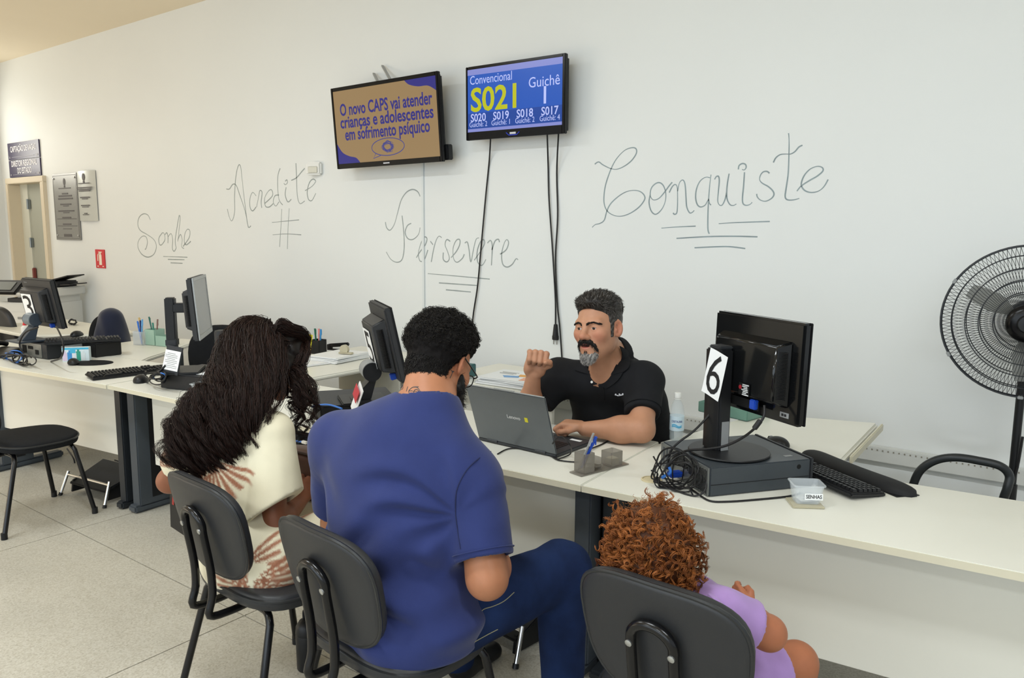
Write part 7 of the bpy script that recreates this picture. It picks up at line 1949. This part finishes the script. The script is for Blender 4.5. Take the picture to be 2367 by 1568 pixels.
    part_s('trousers', pants, (-2.5, 1.15, .05), (-1.8, 2.15, .72), .0075, M_cloth, root, 1, lambda V: leaf_pattern(V, cream, rust, cen2))
    M_patent = mat('patent_black', '#0c0c0d', .12)
    for a in (fR_, fL_):
        a0 = np.array([a[0], a[1]+.02, 0]); part_s('shoe', shoe_fn(a0, (.05, 1, 0), .9), a0-np.array([.1, .12, .02]), a0+np.array([.12, .3, .15]), .008, M_patent, root, 1)
    # hair: a soft mass down the back, a second fall in front of the right shoulder, and wavy locks over both
    S1 = [H.wld((-.01, .05, .094)), H.wld((0, -.03, .102)), H.wld((0, -.112, .045)), v3(P(560, 905, y=1.49)), v3(P(510, 975, y=1.41)), v3(P(474, 1038, y=1.365)), v3(P(458, 1082, y=1.355))]
    S2 = [H.wld((.025, .01, .090)), H.wld((.066, .012, .055)), H.wld((.084, .02, -.005)), v3(P(696, 905, y=1.68)), v3(P(703, 945, y=1.68)), v3(P(708, 988, y=1.68)), v3(P(713, 1018, y=1.68))]
    W1, D1 = np.array([.045, .085, .105, .115, .118, .108, .075]), np.array([.012, .02, .03, .040, .040, .034, .018])
    def mass(p):
        q = H.loc(p); cap = smax(head_sdf(q, ears=False)-.011, -(q[:, 2]+.03+.9*np.clip(q[:, 1]-.055, 0, 1)*-1-1.6*np.clip(q[:, 1]-.04, 0, 1)), .01)*H.s
        d = cap
        side = nv(v3(_r))
        for i in range(2, len(S1)-1):
            for f in (0., .5):
                c = S1[i]*(1-f)+S1[min(i+1, len(S1)-1)]*f; w_ = W1[i]*(1-f)+W1[min(i+1, len(W1)-1)]*f; d_ = D1[i]*(1-f)+D1[min(i+1, len(D1)-1)]*f
                tg = nv(S1[min(i+1, len(S1)-1)]-S1[i]); sd = nv(side-tg*(side @ tg)); A = np.stack([sd, np.cross(tg, sd), tg], 1)
                d = smin(d, ell(p, c, (w_*.80, d_*.7, .055), A), .05)
        d = smin(d, chain(p, S2[1:5], [.024, .022, .018, .008], .02), .03)
        return d+.004*np.sin(p[:, 0]*110+3*np.sin(p[:, 2]*55)+p[:, 1]*60)
    hcol = lambda V: mixc(np.tile(cl('#17110e'), (len(V), 1)), cl('#2e1a13'), np.clip((1.05-V[:, 2])/.25, 0, 1))
    part_s('hair', mass, (-2.75, 1.25, .72), (-1.95, 1.95, 1.36), .0075, M_hair, root, 1, hcol)
    def fall(S_, Wd, Dp, nc, per, K, lo, hi, amp, wl, side, spread=.011, back=.15):
        N = nc*per; g = np.repeat(np.arange(nc), per); u = lambda a, b: RNG.uniform(a, b, nc)[g]
        lens = u(lo, hi)*RNG.uniform(.93, 1.05, N); t = np.linspace(0, 1, K)[None, :]*lens[:, None]
        C = spline(S_, t); n = len(S_)-1
        T = np.gradient(C, axis=1); T /= np.linalg.norm(T, axis=2, keepdims=True)
        sd = side-T*(T @ side)[..., None]; sd /= np.linalg.norm(sd, axis=2, keepdims=True); nn = np.cross(T, sd)
        nn = np.where((nn @ v3(_fw) > 0)[..., None], -nn, nn)
        a = u(-1, 1); b = np.sqrt(np.maximum(0, 1-a*a))*np.where(RNG.random(nc)[g] < 1-back, 1, -.6)*u(.8, 1.15)
        w_ = np.interp(t, np.linspace(0, 1, n+1), Wd); d_ = np.interp(t, np.linspace(0, 1, n+1), Dp)
        ph, f, am0 = u(0, 6.28)[:, None], (u(.75, 1.3)*wl)[:, None], (amp*u(.5, 1.5))[:, None]
        ph2 = u(0, 6.28)[:, None]
        am = am0*np.clip((t-.16)*1.7, 0, 1.6); drift = (RNG.normal(size=nc)[g]*.16)[:, None]*np.clip(t-.3, 0, 1)
        sp = spread*(1-.55*np.clip(t, 0, 1))*(.35+np.clip(t*3, 0, 1)*.65)
        o1, o2 = RNG.normal(size=(N, 1))*sp, RNG.normal(size=(N, 1))*sp*.6
        frz = .0022*np.sin(t*80+RNG.random((N, 1))*6)
        warp = f*t+1.2*np.sin(t*7+ph2)
        return C+sd*((a[:, None]+drift)*w_+am*np.sin(warp+ph)+o1+frz)[..., None]+nn*(b[:, None]*d_*1.25+.004+am*.8*np.cos(warp+ph)+o2)[..., None], lens
    side = nv(v3(_r))
    K1 = 44
    p1, l1 = fall(S1, W1, D1, 150, 28, K1, .78, 1.07, .026, 40, side, .010)
    p2, l2 = fall(S2, np.array([.05, .06, .055, .045, .045, .05, .06]), np.array([.003, .006, .014, .026, .03, .03, .03]), 22, 22, K1, .62, 1.03, .016, 34, side, .007, .4)
    pp = np.concatenate([p1, p2]); lens = np.concatenate([l1, l2])
    mixw = np.clip(RNG.random(len(pp))*.9, 0, 1)[:, None]*np.clip(.3+lens, 0, 1)[:, None]
    cols = cl('#150e0b')[None]*(1-mixw)+cl('#36211a')[None]*mixw*.9
    strands('hair_locks', pp, (.00115*np.clip(np.linspace(1.15, .25, K1), 0, 1))[None], cols, M_hair, root)
    return root
build_woman()
# brown handbag on the woman's lap
hb = P(700, 1165, y=1.74)
bag = thing('handbag', 'brown leather handbag on the lap of the long-haired woman', 'bag', (hb.x, 1.76, .60), math.radians(12))
M_lea = mat('brown_leather', '#5d4238', .45, var=.06, scale=18, bump=.06, bscale=120)
fb = lambda p: smax(rbox(p, (0, 0, .085), (.145, .055, .10), .04)-.004*np.cos(p[:, 0]*20), -p[:, 2]+.002, .01)
obj('bag_body', surf_mesh('bag_body', fb, (-.2, -.1, -.02), (.2, .1, .22), .009, 1), M_lea, bag, smooth=180)
obj('flap_piping', MB().tube(smooth_path([(-.135, -.058, .06), (-.12, -.062, .14), (-.06, -.05, .178), (.06, -.05, .178), (.12, -.062, .14), (.135, -.058, .06)], 6), .0045, 8), mat('leather_dark', '#3f2b25', .45), bag)
obj('clasp', MB().lathe([(0, 0), (.011, 0), (.011, .006), (.006, .01), (0, .01)], (-.09, -.062, .10), 16, axis=(0, -1, 0)).tube([(-.09+.016*math.cos(a), -.064, .125+.016*math.sin(a)) for a in np.linspace(0, 6.28, 20)], .003, 6), mat('brass', '#b8a27a', .3, metal=.9), bag)
# ------------------------------------------------------------------ the child with curly hair
def build_child():
    root = person('child with curly copper hair in a lilac outfit, seen from behind', (-.72, 1.68, 0))
    H = Head(P(1530, 1268, y=1.60), (.42, .86, -.18), (.05, .10, 1), .77)
    c7 = v3(P(1590, 1395, y=1.60)); nb = H.wld((0, -.03, -.065))
    shR, shL = v3(P(1672, 1420, y=1.58)), np.array([-.80, 1.63, .72])
    elR, wrR = v3(P(1776, 1464, y=1.66)), v3(P(1738, 1412, y=1.76))
    elL, wrL = np.array([-.86, 1.70, .60]), np.array([-.74, 1.80, .58])
    pel, chs = np.array([-.69, 1.64, .53]), np.array([-.685, 1.62, .66])
    def torso(p, g=0.0):
        d = smin(ell(p, chs, (.115+g, .085+g, .12+g)), ell(p, pel, (.115+g, .10+g, .09+g)), .05)
        d = smin(d, rc(p, shL, shR, .038+g, .038+g), .04)
        return smin(d, rc(p, c7, chs+np.array([0, 0, .05]), .035+g, .06+g), .04)
    hd = v3(P(1716, 1388, y=1.78)); vR = nv(hd-wrR)
    O_ = wrR+vR*.03
    def body(p):
        d = smin(H.sdf(p), rc(p, nb, c7, .036, .042), .025); d = smin(d, torso(p), .03)
        d = smin(d, chain(p, [shR, elR, wrR], [.042, .037, .022], .02), .02); d = smin(d, chain(p, [shL, elL, wrL], [.040, .034, .022], .02), .02)
        d = smin(d, near(p, O_, .11, lambda r: flat_hand_sdf(r, O_, np.array([0, .3, 1.]), vR, np.array([.6, -.6, .5]), .62, .4)), .008)
        for s, kx, ky in ((1, -.50, 1.90), (-1, -.80, 1.95)):
            h_ = pel+np.array([s*.06, .04, -.02])
            d = smin(d, chain(p, [h_, np.array([kx, ky, .50]), np.array([kx+.01, ky+.02, .22])], [.062, .050, .034], .02), .03)
            d = smin(d, rc(p, np.array([kx+.01, ky+.02, .21]), np.array([kx+.01, ky+.10, .19]), .030, .022), .02)
        return d
    skin = cl('#a86a4b')
    part_s('body', body, (-1.0, 1.42, .14), (-.36, 2.12, 1.06), .0048, M_skin, root, 1, face_color(H, skin, cl('#a8605c'), cl('#b9745a')))
    eyes(H, root)
    M_lil = mat('lilac_cotton', '#a383bd', .85, var=.06, scale=18, bump=.08, bscale=420, sheen=.2)
    slR = shR+(elR-shR)*.62
    def top(p):
        d = torso(p, .012)+wrinkle(p, .003, 45, (.6, .3, .8), 1)
        sl = smax(chain(p, [shR, elR], [.056, .064], .01)+wrinkle(p, .003, 50, (1, 0, .4), 2), plane(p, slR, elR-shR), .006)
        sl2 = smax(chain(p, [shL, elL], [.054, .060], .01), plane(p, shL+(elL-shL)*.6, elL-shL), .006)
        d = smin(d, smin(sl, sl2, .01), .03)
        d = smax(d, -rc(p, c7, nb, .046, .05), .006)
        return smax(d, .52-p[:, 2], .01)
    part_s('lilac_top', top, (-1.0, 1.42, .46), (-.38, 1.95, .90), .0055, M_lil, root, 1)
    fl = MB(); 
    rf = [Vector(trace(top, a, b, off=.004)) for a, b in ((1640, 1378), (1655, 1392), (1668, 1410), (1680, 1430))]
    obj('shoulder_ruffle', MB().tube(smooth_path(rf, 5), [.004+.006*math.sin(math.pi*i/15) for i in range(16)], 8), M_lil, root, world=True)
    def shorts(p):
        d = ell(p, pel+np.array([0, .0, -.015]), (.130, .115, .085))
        for s, kx, ky in ((1, -.50, 1.90), (-1, -.80, 1.95)):
            h_ = pel+np.array([s*.06, .04, -.02]); k_ = np.array([kx, ky, .50]); cut = h_+(k_-h_)*.68
            d = smin(d, smax(rc(p, h_, k_, .080, .082), plane(p, cut, k_-h_), .006), .03)
        return d+wrinkle(p, .004, 40, (1, .2, .2), 3)
    part_s('lilac_shorts', shorts, (-1.0, 1.45, .38), (-.36, 2.0, .66), .006, M_lil, root, 1)
    for kx, ky in ((-.49, 1.94), (-.79, 1.99)):
        a0 = np.array([kx, ky, .155]); part_s('shoe', lambda p, a0=a0: smax(rc(p, a0+np.array([0, 0, .03]), a0+np.array([0, .09, .02]), .036, .030), a0[2]-p[:, 2], .006), a0-np.array([.08, .08, .03]), a0+np.array([.08, .18, .12]), .007, mat('child_shoe', '#cfc6cf', .6), root, 1)
    # curly hair
    parts = [((0, -.055, .035), (.118, .085, .095)), ((.0, -.07, -.055), (.105, .070, .065)), ((-.085, -.03, -.02), (.058, .075, .085)), ((.085, -.02, -.02), (.045, .07, .08))]
    def puff(q):
        d = smax(head_sdf(q, ears=False)-.010, -(q[:, 2]-.035+.6*np.clip(-q[:, 1]+.06, 0, .2)), .02)
        for c, r in parts: d = smin(d, ell(q, c, r), .035)
        return d
    puffw = lambda p: puff(H.loc(p))*H.s+.004*np.sin(p[:, 0]*150)*np.sin(p[:, 1]*150)*np.sin(p[:, 2]*150)
    hcol = lambda V: mixc(np.tile(cl('#4a2a18'), (len(V), 1)), cl('#2c2019'), np.clip((H.loc(V)[:, 1]+.01)/.05, 0, 1))
    ho = part_s('hair', puffw, H.c-.19, H.c+.19, .0065, M_hair, root, 1, hcol)
    V = mesh_co(ho); q = H.loc(V); ok = np.where(q[:, 1] < .045-.5*np.clip(q[:, 2]-.06, 0, 1))[0]; NC, PER = 950, 7; N = NC*PER; g = np.repeat(np.arange(NC), PER); pk = RNG.choice(ok, NC); pick = pk[g]; V0, q0 = V[pick], q[pick]; N0 = grad(puffw, V0, .01)
    K = 30; t = np.linspace(0, 1, K)[None, :, None]; un = lambda a, b: RNG.uniform(a, b, (NC, 1, 1))[g]
    dr = N0*.5+np.array([0, 0, -.8])[None]+RNG.normal(size=(NC, 3))[g]*.36; dr /= np.linalg.norm(dr, axis=1, keepdims=True)
    rnd = RNG.normal(size=(NC, 3))[g]; b1 = np.cross(dr, rnd); b1 /= np.linalg.norm(b1, axis=1, keepdims=True); b2 = np.cross(dr, b1)
    L = un(.024, .05); rr_ = un(.0045, .0095)*(.55+.45*t)*RNG.uniform(.8, 1.15, (N, 1, 1))
    ph = t*2*math.pi*un(1.3, 2.3)+un(0, 6.28)+RNG.normal(size=(N, 1, 1))*.16
    jit = RNG.normal(size=(N, 1, 3))*.0016
    paths = V0[:, None]-N0[:, None]*.010+N0[:, None]*.014*np.sin(t*2.4)+dr[:, None]*t*L+b1[:, None]*np.cos(ph)*rr_+b2[:, None]*np.sin(ph)*rr_+jit
    mixw = np.clip(RNG.random((NC, 1))[g]*.8+RNG.random((N, 1))*.25, 0, 1); cols = cl('#5e3019')[None]*(1-mixw)+cl('#b06c38')[None]*mixw
    top_ = np.clip((q0[:, 1:2]+.0)/.04, 0, 1)*.6; cols = cols*(1-top_)+cl('#4a3322')[None]*top_
    strands('hair_curls', paths, (.0010*np.clip(np.linspace(1.1, .4, K), 0, 1))[None], cols, M_hair, root)
    pick = RNG.choice(ok, 500); V0 = V[pick]; N0 = grad(puffw, V0, .01); K = 16; t = np.linspace(0, 1, K)[None, :, None]
    dr = N0+RNG.normal(size=(500, 3))*.5; dr /= np.linalg.norm(dr, axis=1, keepdims=True); b1 = np.cross(dr, RNG.normal(size=dr.shape)); b1 /= np.linalg.norm(b1, axis=1, keepdims=True)
    strands('stray_hairs', V0[:, None]+dr[:, None]*t*RNG.uniform(.012, .03, (500, 1, 1))+b1[:, None]*np.sin(t*9+RNG.random((500, 1, 1))*6)*.006, .00045, np.tile(cl('#9a6236'), (500, 1)), M_hair, root)
    return root
build_child()
